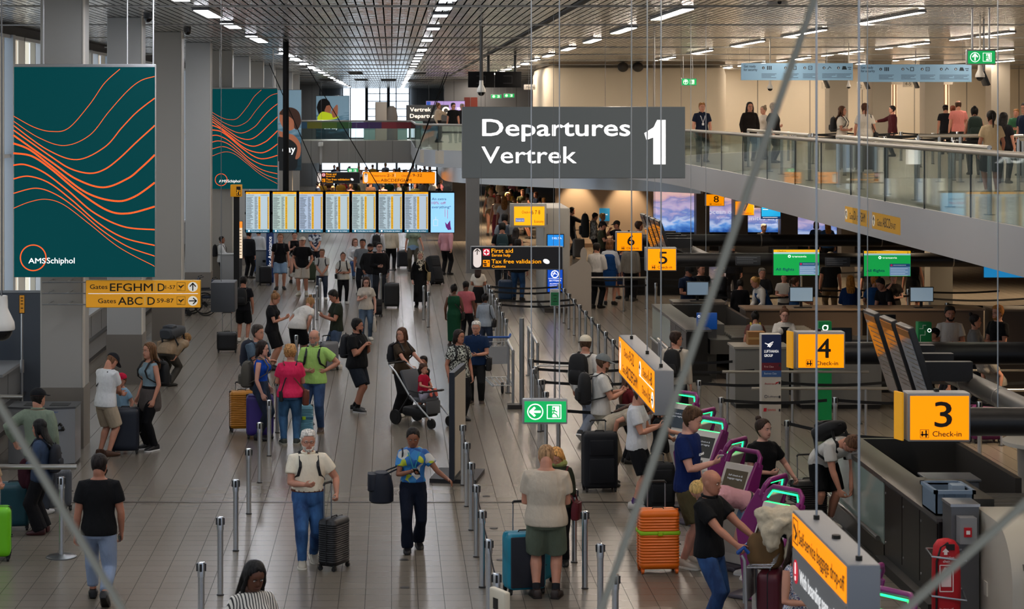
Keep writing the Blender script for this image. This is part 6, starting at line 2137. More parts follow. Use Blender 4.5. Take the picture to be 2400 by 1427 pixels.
MB().box((-.03,-.125,.84),(.06,-.10,.90)).build('flap',mat('160F10',0.6),t,smooth=False)
q=LB(t)
q.strokes([[(-.10,-.40),(.04,-.40),(.04,-.68),(-.10,-.68),(-.10,-.40)]],.01,mat('E9DADA',0.5),'panel_outline',-.132)
q.poly([(-.085,-.45),(.02,-.45),(.02,-.63),(-.05,-.66),(-.085,-.6)],mat('E2C9C9',0.5),'chair_pictogram',-.133)
q.poly([(-.055,-.79),(-.02,-.79),(-.02,-.82),(.0,-.82),(-.0375,-.86),(-.075,-.82),(-.055,-.82)][::-1],mat('E9DADA',0.5),'arrow_pictogram',-.128)
for s,z in(('Evacuation',-.75),('chair',-.71),('in case of',-.2),('emergency only',-.15)):
 me=tmesh(s,.028,None,'CENTER',0.02,'lettering')
 me.materials.append(mat('EADCDC',0.5))
 o=bpy.data.objects.new('lettering',me)
 C.objects.link(o)
 o.parent=t
 o.location=(-.03,-.133,-z)
for z in(.36,.78):
 MB().tube([(.22,.2,z),(-.19,.1,z+.03),(-.19,-.16,z),(.17,-.17,z-.05),(.24,.2,z-.03)],.012,8).build('steel_loop',STEEL(),cab).location=(-.11,-.2,.03)
t=thing('bag_drop_unit','rounded white self-service bag drop unit at the bottom right corner','bag drop',(6.39,21.5,0))
prof=[(0,0),(.9,0),(2.6,0),(2.6,1.02),(1.9,1.30),(1.2,1.30),(.35,1.24),(.12,1.05),(.02,.7)]
sh=MB()
pts=[(0.0,0.0),(1.5,0.0),(1.5,1.2),(1.3,1.23)]+[(.6-.6*sin(radians(a)),.62+.6*cos(radians(a)))for a in range(0,91,10)]
n=len(pts)
vs=[(0,y,z)for y,z in pts]+[(2.6,y,z)for y,z in pts]
sh.add(vs,[tuple(range(n-1,-1,-1)),tuple(range(n,2*n))]+[(i,(i+1)%n,n+(i+1)%n,n+i)for i in range(n)])
sh.build('shell',mat('B9B4A8',0.35),t,angle=.5)
MB().box((.12,-.03,.35),(.8,.05,.75)).build('screen_surround',mat('C9C4B8',0.35),t,smooth=False)
MB().box((.17,-.04,.4),(.75,-.03,.7)).build('screen',mat('6C86A6',0.2,emit=0.25),t,smooth=False)
MB().box((.12,.0,.82),(.32,.1,.88)).build('slot',mat('55534F',0.4),t,smooth=False)
MB().box((.4,.0,.82),(.62,.1,.88)).build('slot',mat('55534F',0.4),t,smooth=False)
MB().box((-.01,.9,.35),(0,1.02,.5)).build('socket_plate',mat('CFCABF',0.4),t,smooth=False)
stanchion(5.55,19.4,'steel queue post with a belt at the bottom right before the white bag drop unit',(7.0,18.3))
t=thing('steel_hoop','bent steel hoop rail standing on the rollers at the right edge','railing',(8.0,24.6,.9))
MB().tube([(-.35,0,-.05),(-.35,0,.2),(-.28,0,.3),(.9,0,.3),(.98,0,.2),(.98,0,-.05)],.04,10).build('hoop',mat('9A9790',0.3,0.8),t)
t=thing('round_desk','pale round-ended service desk at the right edge behind the baggage counter','desk',(9.0,28.6,0))
MB().lathe((0,0,0),[(.4,0),(.42,.9),(.45,.95)],24).build('pedestal',mat('A09C94',0.4),t)
MB().lathe((0,0,0),[(.62,.98),(.62,1.03),(.6,1.04)],28).build('desk_top',mat('BDB9B0',0.35),t)
MB().box((.35,-.2,1.04),(.8,.1,1.06)).build('tray',blk(),t,smooth=False)
t=thing('office_chair','dark swivel chair back at the right edge behind the round desk','chair',(9.9,28.2,0))
MB().rbox((-.3,-.08,.6),(.3,.08,1.25),.07,ax=1).build('backrest',mat('14161C',0.7),t)
MB().rbox((-.28,-.5,.48),(.28,.0,.58),.05).build('seat',mat('14161C',0.7),t)
MB().cyl((0,-.25,.08),(0,-.25,.5),.03).build('column',DSTEEL(),t)
MB().lathe((0,-.25,0),[(.3,.02),(.28,.06),(.05,.1)],10).build('foot',blk(),t)
def desk(x,y,w,label,d=.8,h=1.05,face=0,col='6A6762',top='8A857C',mon=True,group=None,scr='0E0F12'):
 t=thing('check_in_desk',label,'desk',(x,y,0),radians(face),group)
 MB().box((-w/2,0,.08),(w/2,d,h-.04)).build('front_panel',mat(col,0.4,0.3),t,smooth=False)
 MB().box((-w/2-.03,-.05,h-.04),(w/2+.03,d+.03,h)).build('worktop',mat(top,0.35),t,smooth=False)
 MB().box((-w/2+.02,.03,0),(w/2-.02,d-.03,.08)).build('plinth',mat('1D1C1B',0.6),t,smooth=False)
 if mon:
  m_=MB().rbox((-.27,.30,h+.12),(.27,.34,h+.46),.012,ax=1).build('monitor',mat('17181A',0.4),t)
  MB().box((-.25,.292,h+.14),(.25,.30,h+.44)).build('display',mat(scr,0.15,emit=0.0 if scr=='0E0F12' else 0.4),m_,smooth=False)
  MB().box((-.03,.33,h),(.03,.37,h+.2)).build('stand',blk(),m_,smooth=False)
  MB().box((-.2,.1,h),(.2,.24,h+.02)).build('keyboard',blk(),t,smooth=False)
 return t
desk(6.9,38.9,1.0,'pale desk panel left of the check-in agent with the lanyard',d=.7,h=1.15,col='7C7A75',mon=False)
desk(8.35,38.8,1.5,'check-in desk in front of the seated agent with the lanyard',d=.7,h=1.02,col='8A8882',top='A5A198')
desk(9.7,41.0,1.7,'dark check-in desk with a black monitor right of the seated agent',d=.7,h=1.05,col='2A2826',top='4E4A45')
desk(12.0,38.3,1.8,'check-in desk in front of the man in the white T-shirt',d=.7,h=1.1,col='4E463E',top='9A8F82')
desk(9.2,46.6,2.6,'long brown check-in desk of the airline women left of the grey column',d=.8,h=1.12,col='54483E',top='7C6C5C',scr='8FA6B8')
desk(11.9,46.6,2.6,'long brown check-in desk where the two ginger-haired airline women stand',d=.8,h=1.12,col='54483E',top='7C6C5C',scr='8FA6B8')
desk(14.5,46.4,2.2,'long brown check-in desk right of the grey column',d=.8,h=1.12,col='54483E',top='7C6C5C',scr='0E0F12')
desk(7.3,49.5,1.2,'check-in desk with a pale monitor beside the man in the dark blue polo',d=.7,h=1.0,col='45413C',top='6E675F',scr='7E93A6')
desk(12.4,33.2,1.8,'check-in desk with a black monitor at the right edge',d=.7,h=1.1,col='3A3632',top='6A6258')
desk(8.3,62.5,2.4,'far dark check-in desk with a wide black monitor before the clouds',d=.8,h=1.12,col='1A1918',top='2A2826')
desk(11.6,62.5,2.6,'far dark check-in desk before the seated staff and blue clouds',d=.8,h=1.12,col='1A1918',top='2A2826')
for x,y,w,lb in((8.0,61.9,1.9,'wide black display back before the ocean of backdrop'),(10.9,61.9,2.1,'wide black display back before the unites airpl backdrop')):
 t=thing('wide_monitor',lb,'display',(x,y+.9,1.121))
 MB().rbox((-w/2,0,0),(w/2,.1,.62),.03,ax=1).build('casing',mat('0D0D0F',0.5),t)
 MB().box((-.25,-.015,.34),(.3,0,.42)).build('label_plate',mat('26262A',0.5),t,smooth=False)
g=G(1807,1048)
b=Board('airline_pillar','tall airline pillar with a navy top and white lower half beside the numeral 4','pillar sign',1785,783,1831,1046,g.y,0.22)
b.housing(mat('B8B2A8',0.45))
b.panel(1785,784,1831,850,mat('11224E',0.4,emit=0.05),'navy_field')
b.panel(1785,850,1831,868,mat('5A1420',0.4,emit=0.05),'first_class_band')
b.panel(1785,868,1831,883,mat('33507E',0.4,emit=0.05),'business_class_band')
b.text('LUFTHANSA',1791,826,6.5,WHT(0.35),34,bold=0.01)
b.text('GROUP',1791,836,6.5,WHT(0.35),20,bold=0.01)
b.strokes([[(1793,804),(1800,807),(1812,801)],[(1800,807),(1804,813),(1810,805)],[(1799,812),(1806,806)]],2.2,WHT(0.35),'crane_logo')
b.text('First Class',1791,861,4.6,mat('D9B9B4',0.5),22)
b.text('Business Class',1791,877,4.6,mat('C4D2E2',0.5),29)
b.text('Austrian',1792,901,5,mat('B0303A',0.5),24)
b.strokes([[(1817,900),(1825,895),(1818,897)]],1.6,mat('C01A28',0.5),'arrow_logo')
b.ring(1795,929,3.2,0.9,mat('1D2A4E',0.5),'crane_ring',n=16)
b.text('Lufthansa',1800,931,4.6,mat('1D2A4E',0.5),25)
b.poly([(1790,956),(1797,956),(1796,964),(1789,964)],mat('C01A28',0.5),'swiss_mark')
b.text('SWISS',1799,963,5,mat('C01A28',0.5),19,bold=0.01)
for v in(853,894,927,958):
 b.panel(1825,v,1829,v+6,mat('26262A',0.5),'class_mark',-0.008,0.002)
MB().box((-b.w/2,.0,-b.root.location.z),(b.w/2,.22,-b.h/2)).build('foot',mat('4A4743',0.5),b.root,smooth=False)
b=Board('airline_pillar','slim green airline pillar standing behind the numeral 4','pillar sign',1919,753,1949,985,G(1934,985).y,0.15)
b.housing(mat('0B7A42',0.45))
b.panel(1919,754,1949,984,mat('0C8748',0.45,emit=0.06),'face')
b.ring(1934,768,6,2.4,WHT(0.5),'logo',n=20)
b.strokes([[(1940,762),(1940,768)]],2.2,WHT(0.5),'logo')
b=Board('airline_box','green airline carton with pale lines standing on the desk by the capped person','display box',2152,755,2184,801,38.6,0.2)
b.housing(mat('0B7A42',0.5))
b.strokes([[(2155,770),(2163,770),(2163,762),(2170,762)],[(2157,800),(2157,785),(2168,785),(2168,775)]],1.6,mat('BFE0CB',0.5),'line_pattern')
b.ring(2178,774,4,1.6,WHT(0.4),'logo',n=14)
MB().box((-.1,.02,-b.root.location.z),(.1,.18,-b.h/2)).build('stand',mat('0B5A32',0.5),b.root,smooth=False)
b=Board('airline_display','light blue airline panel with a dark smile mark behind the numeral 4','display',1981,840,2034,870,41.0,0.05)
b.housing(mat('4FA6D6',0.45,emit=0.12))
b.strokes([spline([(1988,853),(1992,861),(1999,862),(2004,853)],5)],2.2,mat('1B2A52',0.5),'smile_logo')
b.text('TUI',2010,862,7,mat('B3303E',0.5),18)
MB().box((-.3,.01,-b.root.location.z),(.3,.04,-b.h/2)).build('stand',DSTEEL(),b.root,smooth=False)
b=Board('airline_display','royal blue airline panel standing behind the far baggage counter','display',1633,733,1681,772,43.2,0.05)
b.housing(mat('0E4A9A',0.45,emit=0.12))
b.ring(1638,741,2.5,1.2,WHT(0.4),'crown_mark',n=12)
b.strokes([[(1637,750),(1655,750)],[(1637,755),(1650,755)]],1.2,mat('9FC0E6',0.5),'fine_print')
MB().box((-.2,.01,-b.root.location.z),(.2,.04,-b.h/2)).build('stand',DSTEEL(),b.root,smooth=False)
t=thing('cardboard_box','brown cardboard box on the pale desk beside the blue airline panel','box',(6.85,39.3,1.151))
MB().box((-.16,-.12,0),(.16,.12,.24)).build('carton',mat('8A6238',0.8),t,smooth=False)
MB().box((-.16,-.124,.1),(.16,-.12,.14)).build('tape',mat('A98552',0.6),t,smooth=False)
b=Board('airline_poster','light blue airline poster on the brown wall between the spotlights','poster',1405,488,1429,518,83.95,0.045)
b.housing(mat('2484BE',0.45,emit=0.25),'panel_board')
b.text('airline',1408,504,4,WHT(0.5),16)
t=thing('figure_cutout','pale flat figure-shaped display board left of the airline staff','display board',G(1358,745))
q=LB(t)
k=t.location.y/F
q.poly([(k*a,k*b)for a,b in((-28,0),(28,0),(28,-120),(24,-128),(16,-134),(18,-150),(16,-160),(10,-166),(4,-160),(2,-150),(3,-138),(-6,-130),(-24,-120),(-27,-110))],mat('A89E92',0.6),'board',0,.03)
MB().box((-.25,.03,0),(.25,.3,.03)).build('foot',DSTEEL(),t,smooth=False)
b=Board('queue_sign','small green sign plate with a pale frame on a slim pole in the belted lane','sign',1289,677,1312,718,40.3,0.03)
b.housing(mat('B9BAB8',0.5))
b.panel(1291,685,1310,716,mat('17633A',0.45,emit=0.05),'face')
b.text('Transavia',1293,683,3,INK(),15)
b.strokes([[(1297,692),(1305,692)],[(1298,700),(1304,700)],[(1296,706),(1306,706)]],1.5,INK(),'markings')
MB().cyl((0,.015,-b.root.location.z),(0,.015,-b.h/2),.022,n=10).build('pole',STEEL(),b.root)
MB().cyl((-.35,.015,.62-b.root.location.z),(.35,.015,.62-b.root.location.z),.02,n=8).build('cross_bar',STEEL(),b.root)
def kiosk(x,y,ang,label,lit=True,scr='26282C',group=None):
 t=thing('check_in_kiosk',label,'kiosk',(x,y,0),radians(ang),group)
 t.scale=(.88,.88,.88)
 wht=mat('C6C2BA',0.35)
 pur=mat('7A2168',0.35)
 hw=.26
 MB().rbox((-hw,-.1,.06),(hw,.22,.86),.03).build('cabinet',wht,t)
 MB().box((-hw+.03,-.106,.2),(hw-.03,-.1,.74)).build('lower_door',mat('B4B0A8',0.4),t,smooth=False)
 MB().rbox((-.3,-.3,0),(.3,.3,.06),.03).build('foot',mat('55505A',0.4,0.3),t)
 hd=MB()
 a=radians(24)
 X,Yb,Z=V((1,0,0)),V((0,cos(a),-sin(a))),V((0,sin(a),cos(a)))
 o0=V((0,-.12,.84))
 Q=lambda x_,y_,z_:o0+X*x_+Yb*y_+Z*z_
 hd.add([Q(-hw,0,0),Q(hw,0,0),Q(hw,.12,0),Q(-hw,.12,0),Q(-hw,0,.62),Q(hw,0,.62),Q(hw,.12,.62),Q(-hw,.12,.62)],[(3,2,1,0),(4,5,6,7),(0,1,5,4),(1,2,6,5),(2,3,7,6),(3,0,4,7)])
 ho=hd.build('head',wht,t,smooth=False,bevel=.012)
 sc=MB()
 sc.add([Q(-.20,-.008,.20),Q(.20,-.008,.20),Q(.20,-.008,.52),Q(-.20,-.008,.52),Q(-.20,.002,.20),Q(.20,.002,.20),Q(.20,.002,.52),Q(-.20,.002,.52)],[(0,1,2,3),(0,4,5,1),(1,5,6,2),(2,6,7,3),(3,7,4,0)])
 so=sc.build('screen',mat(scr,0.2,emit=0.25),ho,smooth=False)
 for s_,zz,hh_,w_ in(('Self check-in &',.43,.026,.26),('baggage tagging',.385,.026,.27)):
  me=tmesh(s_,hh_,w_,'CENTER',0.0,'lettering')
  me.materials.append(mat('B9BEC4',0.4,emit=0.35))
  o=bpy.data.objects.new('lettering',me)
  C.objects.link(o)
  o.parent=so
  o.matrix_local=Matrix.Translation(Q(0,-.011,zz))@Matrix.Rotation(-a,4,'X')
 kp=MB()
 kp.add([Q(-.08,-.02,.06),Q(.08,-.02,.06),Q(.08,-.02,.15),Q(-.08,-.02,.15),Q(-.08,.0,.06),Q(.08,.0,.06),Q(.08,0,.15),Q(-.08,0,.15)],[(0,1,2,3),(0,4,5,1),(1,5,6,2),(2,6,7,3),(3,7,4,0)])
 kp.build('card_reader',mat('3A3A3E',0.4),ho,smooth=False)
 for s in((1,)if ang>-90 else(1,-1)):
  path=[V((s*(hw+.03),.05,.02)),V((s*(hw+.03),.02,.5)),Q(s*(hw+.03),.06,.05),Q(s*(hw+.03),.06,.4),Q(s*(hw+.03),.06,.68)]
  rings=[]
  for k_,p in enumerate(path):
   wd=(.10,.12,.13,.11,.07)[k_]
   yb=Yb if k_>=2 else V((0,1,0))
   rings.append([p+yb*wd-X*.025,p+yb*wd+X*.025,p-yb*wd+X*.025,p-yb*wd-X*.025])
  MB().loft(rings).build('flank',pur,t,angle=.9,bevel=.015)
 hp_=[Q(-hw-.03,.06,.62),Q(-hw-.02,.06,.76),Q(-hw+.05,.06,.83),Q(hw-.05,.06,.83),Q(hw+.02,.06,.76),Q(hw+.03,.06,.62)]
 MB().tube(hp_,.035,10).build('hoop',pur,t)
 if lit:
  MB().tube([Q(-hw+.01,.05,.68),Q(-hw+.06,.05,.775),Q(hw-.06,.05,.775),Q(hw-.01,.05,.68)],.012,8).build('light_strip',mat('18F07A',0.3,emit=3.0),t)
  MB().box(Q(-hw+.02,.0,.62)-V((0,0,.004)),Q(hw-.02,.06,.62)+V((0,0,.014))).build('light_sill',mat('18F07A',0.3,emit=1.6),t,smooth=False)
 return t
kl=('magenta and white kiosk behind the white T-shirt man, farthest of the near row','magenta and white kiosk with a lit hoop used by the man in the navy T-shirt','magenta and white kiosk with a photo on its screen beside the girl in pink','magenta and white kiosk with green hoop beside the loaded baggage trolley','magenta and white kiosk mostly cut off at the bottom edge')
for i,y in enumerate((30.7,28.1,25.5,22.9,18.0)):
 kiosk(4.17,y,-52,kl[i],lit=i!=2,scr=('26303A','2A2B2A','4A4438','2A2B2A','2A2B2A')[i])
kb=('magenta back of a kiosk behind the navy T-shirt man','magenta back of a kiosk with a green light beside the woman in black','magenta back of a kiosk with a white list panel above the trolley','magenta back of a kiosk at the bottom right below the hanging baggage sign')
for i,y in enumerate((29.2,26.6,23.9,19.2)):
 kiosk(4.2,y,-128,kb[i],lit=True)
g=G(1068,1112)
t=thing('poster_stand','tall dark poster stand with a pale face on a flat base beside the staff woman','poster stand',(1.0,31.6,0),radians(80))
MB().box((-.6,-.04,.06),(.6,.04,1.66)).build('frame',mat('1C212B',0.4),t,smooth=False)
MB().box((-.56,-.045,.12),(.56,-.035,1.58)).build('poster_face',mat('B7ADA0',0.45),t,smooth=False)
MB().box((-.56,.035,.12),(.56,.045,1.58)).build('rear_face',mat('A79E92',0.45),t,smooth=False)
MB().box((-.5,-.35,0),(.5,.35,.06)).build('base',mat('15161A',0.5),t,smooth=False)
t=thing('recycling_bin','brushed steel recycling bin with a recycling mark in front of the nearest column','bin',(-5.45,32.9,0))
sh=MB()
n=14
pts=[(-.52+1.04*i/n,-.30-.12*sin(pi*i/n))for i in range(n+1)]+[(.52,.3),(-.52,.3)]
sh.prism(pts,.05,.9).build('bin_body',mat('8F9193',0.32,0.7),t,angle=.5)
MB().prism([(x*1.02,y*1.02)for x,y in pts],.9,.93).build('lid',mat('4C4E50',0.35,0.5),t,angle=.5)
MB().prism([(x*.97,y*.97)for x,y in pts],0,.05).build('plinth',mat('222222',0.6),t,angle=.5)
MB().box((-.3,-.2,.93),(-.05,.1,.935)).build('opening',BLACK(),t,smooth=False)
MB().box((.1,-.2,.93),(.4,.1,.935)).build('opening',BLACK(),t,smooth=False)
q=LB(t)
cx,cz,r=.30,-.62,.055
q.strokes([[(cx-r*.5,cz-r*.5),(cx,cz-r*1.1),(cx+r*.5,cz-r*.5)],[(cx+r*.75,cz-r*.1),(cx+r*1.1,cz+r*.7),(cx+r*.2,cz+r*.8)],[(cx-r*.2,cz+r*.8),(cx-r*1.1,cz+r*.7),(cx-r*.75,cz-r*.1)]],.022,INK(),'recycling_mark',-.44,.09)
me=tmesh('Plastic',.035,.2,'LEFT',0,'lettering')
me.materials.append(mat('C8602A',0.5))
o=bpy.data.objects.new('lettering',me)
C.objects.link(o)
o.parent=t
o.location=(-.25,-.42,.85)
me=tmesh('Paper',.035,.18,'LEFT',0,'lettering')
me.materials.append(mat('2E5AA0',0.5))
o=bpy.data.objects.new('lettering',me)
C.objects.link(o)
o.parent=t
o.location=(.1,-.43,.85)
t=thing('litter_bin','pale grey box bin standing right of the white-shirted man below the first screen','bin',G(614,660))
MB().rbox((-.2,0,0),(.2,.4,.98),.02).build('bin_body',mat('8E9294',0.45,0.2),t)
MB().box((-.21,-.01,.98),(.21,.41,1.02)).build('lid',mat('6B6F72',0.4),t,smooth=False)
MB().box((.02,-.012,.62),(.12,0,.7)).build('opening',BLACK(),t,smooth=False)
t=thing('pedestal_counter','small pale counter in front of the man in the white shirt at the left columns','counter',G(537,672))
MB().rbox((-.28,0,0),(.28,.45,1.0),.02).build('counter_body',mat('9A9EA2',0.45),t)
MB().box((-.3,-.02,1.0),(.3,.47,1.03)).build('top',mat('B4B8BB',0.4),t,smooth=False)
for i,(y0,y1)in enumerate(((35.2,41.5),(43.6,50.0),(51.5,58.0))):
 t=thing('service_counter',('long grey service counter behind the first two columns','long grey service counter behind the second and third columns','long grey service counter behind the third and fourth columns')[i],'counter',(-6.6,y0,0))
 L=y1-y0
 MB().box((-.7,0,.1),(0,L,1.05)).build('counter_body',mat('77797B',0.45,0.2),t,smooth=False)
 MB().box((-.75,-.03,1.05),(.06,L+.03,1.1)).build('worktop',mat('9A9C9E',0.35,0.3),t,smooth=False)
 MB().box((.0,0,.5),(.1,L,.54)).build('bag_shelf',mat('3A3B3D',0.4,0.4),t,smooth=False)
 MB().box((-.7,.02,0),(-.02,L-.02,.1)).build('plinth',mat('1B1B1C',0.6),t,smooth=False)
 for k in range(4):
  MB().box((0,L*(k+.5)/4-.006,.56),(.004,L*(k+.5)/4+.006,1.04)).build('panel_joint',mat('2A2B2C',0.5),t,smooth=False)
 for k in range(2):
  y=L*(.25+.5*k)
  MB().rbox((-.45,y-.25,1.2),(-.41,y+.25,1.55),.012,ax=0).build('monitor',blk(),t)
  MB().cyl((-.43,y,1.1),(-.43,y,1.25),.03,n=8).build('monitor_stand',blk(),t)
t=thing('service_counter','grey service counter with dark monitors at the left picture edge','counter',(-7.2,31.6,0))
MB().box((-.2,.0,0),(.6,3.4,1.0)).build('counter_body',mat('6A6D70',0.45),t,smooth=False)
MB().box((-.3,-.02,1.0),(.65,3.42,1.04)).build('worktop',mat('8A8E92',0.35),t,smooth=False)
for k,(x,y,w,hh_)in enumerate(((-.02,1.0,.5,.42),(.2,2.1,.5,.42),(.05,2.9,.45,.4))):
 m_=MB().rbox((x-w/2,y,1.14),(x+w/2,y+.05,1.14+hh_),.015,ax=1).build('monitor',blk(),t)
 MB().box((x-.03,y+.02,1.04),(x+.03,y+.06,1.16)).build('stand',blk(),m_,smooth=False)
 MB().rbox((x-.25,y-.3,1.04),(x+.2,y-.1,1.07),.01).build('keyboard',blk(),t)
for k in range(3):
 tag(MB().box((-6.86+.09*k,34.5,1.041),(-6.79+.09*k,34.8,1.38)).build('document_file',mat(('8A6238','9A7244','7A5A38')[k],0.8),smooth=False),'brown document file standing on the left edge counter, '+('left one','middle one','right one')[k],'file','document files on the left counter')
t=thing('partition_panel','dark blue-grey partition board behind the left edge counter','partition',(-7.4,37.2,0))
MB().box((0,0,0),(1.5,.06,2.3)).build('board',mat('4B525C',0.6),t,smooth=False)
MB().box((0,-.01,2.3),(1.5,.07,2.34)).build('cap_rail',mat('8A8F95',0.4,0.3),t,smooth=False)
def wheelchair(u,v,label):
 t=thing('wheelchair',label,'wheelchair',G(u,v),radians(100),'wheelchairs by the fourth column')
 fr_=mat('15171C',0.5)
 for s in(1,-1):
  w=MB()
  w.tube([(s*.28,.28*cos(a),.29+.28*sin(a))for a in[2*pi*k/20 for k in range(21)]],.018,6)
  w.cyl((s*.27,0,.29),(s*.29,0,.29),.05,n=10)
  for k in range(6):
   a=pi*k/6
   w.tube([(s*.28,.27*cos(a),.29+.27*sin(a)),(s*.28,-.27*cos(a),.29-.27*sin(a))],.003,4)
  w.build('wheel',RUBBER(),t)
  c_=MB().cyl((s*.24-.015,.45,.07),(s*.24+.015,.45,.07),.07,n=12)
  c_.build('caster',RUBBER(),t)
  MB().tube([(s*.24,-.32,1.0),(s*.24,-.22,.98),(s*.24,-.2,.3),(s*.24,.4,.3),(s*.24,.5,.12),(s*.16,.62,.08)],.014,6).build('side_frame',fr_,t)
  MB().rbox((s*.24-.03,-.15,.68),(s*.24+.03,.22,.72),.015).build('armrest',fr_,t)
 MB().rbox((-.22,-.18,.46),(.22,.26,.52),.03).build('seat',mat('1B2538',0.7),t)
 MB().rbox((-.22,-.24,.5),(.22,-.18,.95),.03,ax=1).build('backrest',mat('1B2538',0.7),t)
 MB().rbox((-.18,.5,.06),(.18,.66,.08),.01).build('footrest',fr_,t)
 return t
wheelchair(481,738,'folded-out dark wheelchair beside the fourth column, the nearer one')
wheelchair(448,733,'folded-out dark wheelchair beside the fourth column, the farther one')
def trolley(x,y,rot,label):
 t=thing('baggage_trolley',label,'baggage trolley',(x,y,0),radians(rot))
 st=mat('A9ACB0',0.35,0.75)
 for s in(1,-1):
  MB().tube([(s*.27,-.45,.95),(s*.27,-.42,.9),(s*.27,-.40,.3),(s*.25,-.30,.2),(s*.2,.75,.16)],.018,8).build('side_tube',st,t)
 MB().tube([(-.3,-.48,.98),(.3,-.48,.98)],.022,10).build('handle_bar',mat('1C4E9A',0.45),t)
 for s in(1,-1):
  MB().tube([(s*.3,-.48,.98),(s*.31,-.42,1.04),(s*.27,-.38,.98)],.022,8).build('brake_lever',mat('1C4E9A',0.45),t)
 MB().box((-.26,-.44,.45),(.26,-.42,.8)).build('advert_plate',mat('8F9296',0.5),t,smooth=False)
 bk=MB()
 for k in range(7):
  z=.82+.0*k
  bk.tube([(-.25+k*.083,-.40,.82),(-.25+k*.083,-.15,.84),(-.25+k*.083,-.12,.93)],.004,5)
 bk.tube([(-.26,-.12,.93),(.26,-.12,.93)],.006,6)
 bk.build('wire_basket',st,t)
 dk=MB()
 for k in range(5):
  dk.tube([(-.2+k*.1,-.32,.2),(-.16+k*.08,.72,.17)],.010,6)
 dk.tube([(-.22,-.3,.2),(.22,-.3,.2)],.012,6)
 dk.tube([(-.18,.72,.17),(.18,.72,.17)],.012,6)
 dk.build('deck',st,t)
 for(wx,wy,r)in((-.25,-.35,.09),(.25,-.35,.09),(0,.62,.09)):
  MB().cyl((wx-.018,wy,r),(wx+.018,wy,r),r,n=16).build('wheel',RUBBER(),t)
  MB().box((wx-.026,wy-.02,r),(wx+.026,wy+.02,.22)).build('fork',DSTEEL(),t,smooth=False)
 return t
g=G(1167,912)
trolley(g.x,g.y,185,'empty baggage trolley with a blue handle beside the elderly man in navy')
g=G(1790,1420)
tr=trolley(4.15,21.75,-112,'loaded baggage trolley with a blue handle pushed by the man in the black polo shirt')
def pushchair(u,v,rot,label):
 t=thing('pushchair',label,'pushchair',G(u,v),radians(rot))
 alu,blk_=mat('B5B8BC',0.35,0.7),mat('141416',0.6)
 for s in(1,-1):
  MB().tube([(s*.22,-.62,1.02),(s*.24,-.45,.92),(s*.25,-.12,.56),(s*.25,.42,.16)],.015,8).build('push_tube',alu,t)
  MB().tube([(s*.25,-.08,.56),(s*.25,-.42,.14)],.014,8).build('rear_leg',blk_,t)
  MB().tube([(s*.24,-.12,.62),(s*.24,.22,.6)],.013,8).build('armrest',blk_,t)
 MB().tube([(-.22,-.62,1.02),(-.2,-.66,1.05),(.2,-.66,1.05),(.22,-.62,1.02)],.018,8).build('handle_bar',blk_,t)
 MB().rbox((-.19,-.14,.42),(.19,.22,.49),.03).build('seat',mat('4C4E52',0.8),t)
 bk=MB().rbox((-.2,-.05,0),(.2,.02,.55),.03,ax=1).build('backrest',mat('4C4E52',0.8),t)
 bk.location=(0,-.12,.46)
 bk.rotation_euler=(radians(26),0,0)
 MB().rbox((-.17,.22,.22),(.17,.26,.45),.02,ax=1).build('leg_rest',mat('4C4E52',0.8),t)
 MB().rbox((-.21,-.34,.16),(.21,.2,.32),.06).build('basket',blk_,t)
 MB().tube([(-.24,.2,.62),(-.2,.3,.63),(.2,.3,.63),(.24,.2,.62)],.016,8).build('bumper_bar',blk_,t)
 for(wx,wy,r)in((-.27,-.42,.13),(.27,-.42,.13),(-.23,.42,.09),(.23,.42,.09)):
  w=MB().cyl((wx-.02,wy,r),(wx+.02,wy,r),r,n=20)
  w.cyl((wx-.026,wy,r),(wx+.026,wy,r),r*.5,n=12)
  w.build('wheel',RUBBER(),t)
 return t
pushchair(992,996,-135,'grey pushchair with silver tubes carrying the toddler in red')
for(u,v)in((947,1312),(949,1377),(1140,1163),(1157,1238),(1174,1312)):
 o=MB().cyl((0,0,0),(0,0,.004),.055,n=20).build('floor_socket',mat('1B1917',0.5))
 o.location=G(u,v)
 tag(o,'small dark round floor socket near the staff woman and the belted posts','floor socket','floor sockets in the middle lane')
t=thing('sign_plate','cream sign plate seen from above at the bottom edge beside the last queue post','sign',(0.97,18.7,0),radians(-62))
MB().rbox((-.14,-.03,1.02),(.14,.03,1.28),.02,ax=1).build('plate',mat('CFC6B2',0.5),t)
MB().box((-.06,-.035,1.1),(.02,-.03,1.2)).build('marking',INK(),t,smooth=False)
MB().cyl((0,0,0),(0,0,1.03),.02,n=10).build('pole',STEEL(),t)
MB().lathe((0,0,0),[(.18,0),(.18,.02),(.03,.03)],20).build('base',DSTEEL(),t)
for s,u0,v0,u1,v1,lb in(('1',1927,192,1941,208,'small pale lane sign with the numeral 1 below the first security panel'),('2',2009,192,2027,210,'small pale lane sign with the numeral 2 between the two security panels'),('4-5',2117,188,2139,204,'small pale lane sign with the numerals 4-5 below the second security panel')):
 b=Board('lane_sign',lb,'sign',u0,v0,u1,v1,70.0,0.06)
 b.housing(mat('BDB29E',0.5))
 b.text(s,(u0+u1)/2,v1-4,8,mat('4A4238',0.5),align='CENTER')
 b.cable(u1-3,CEIL)
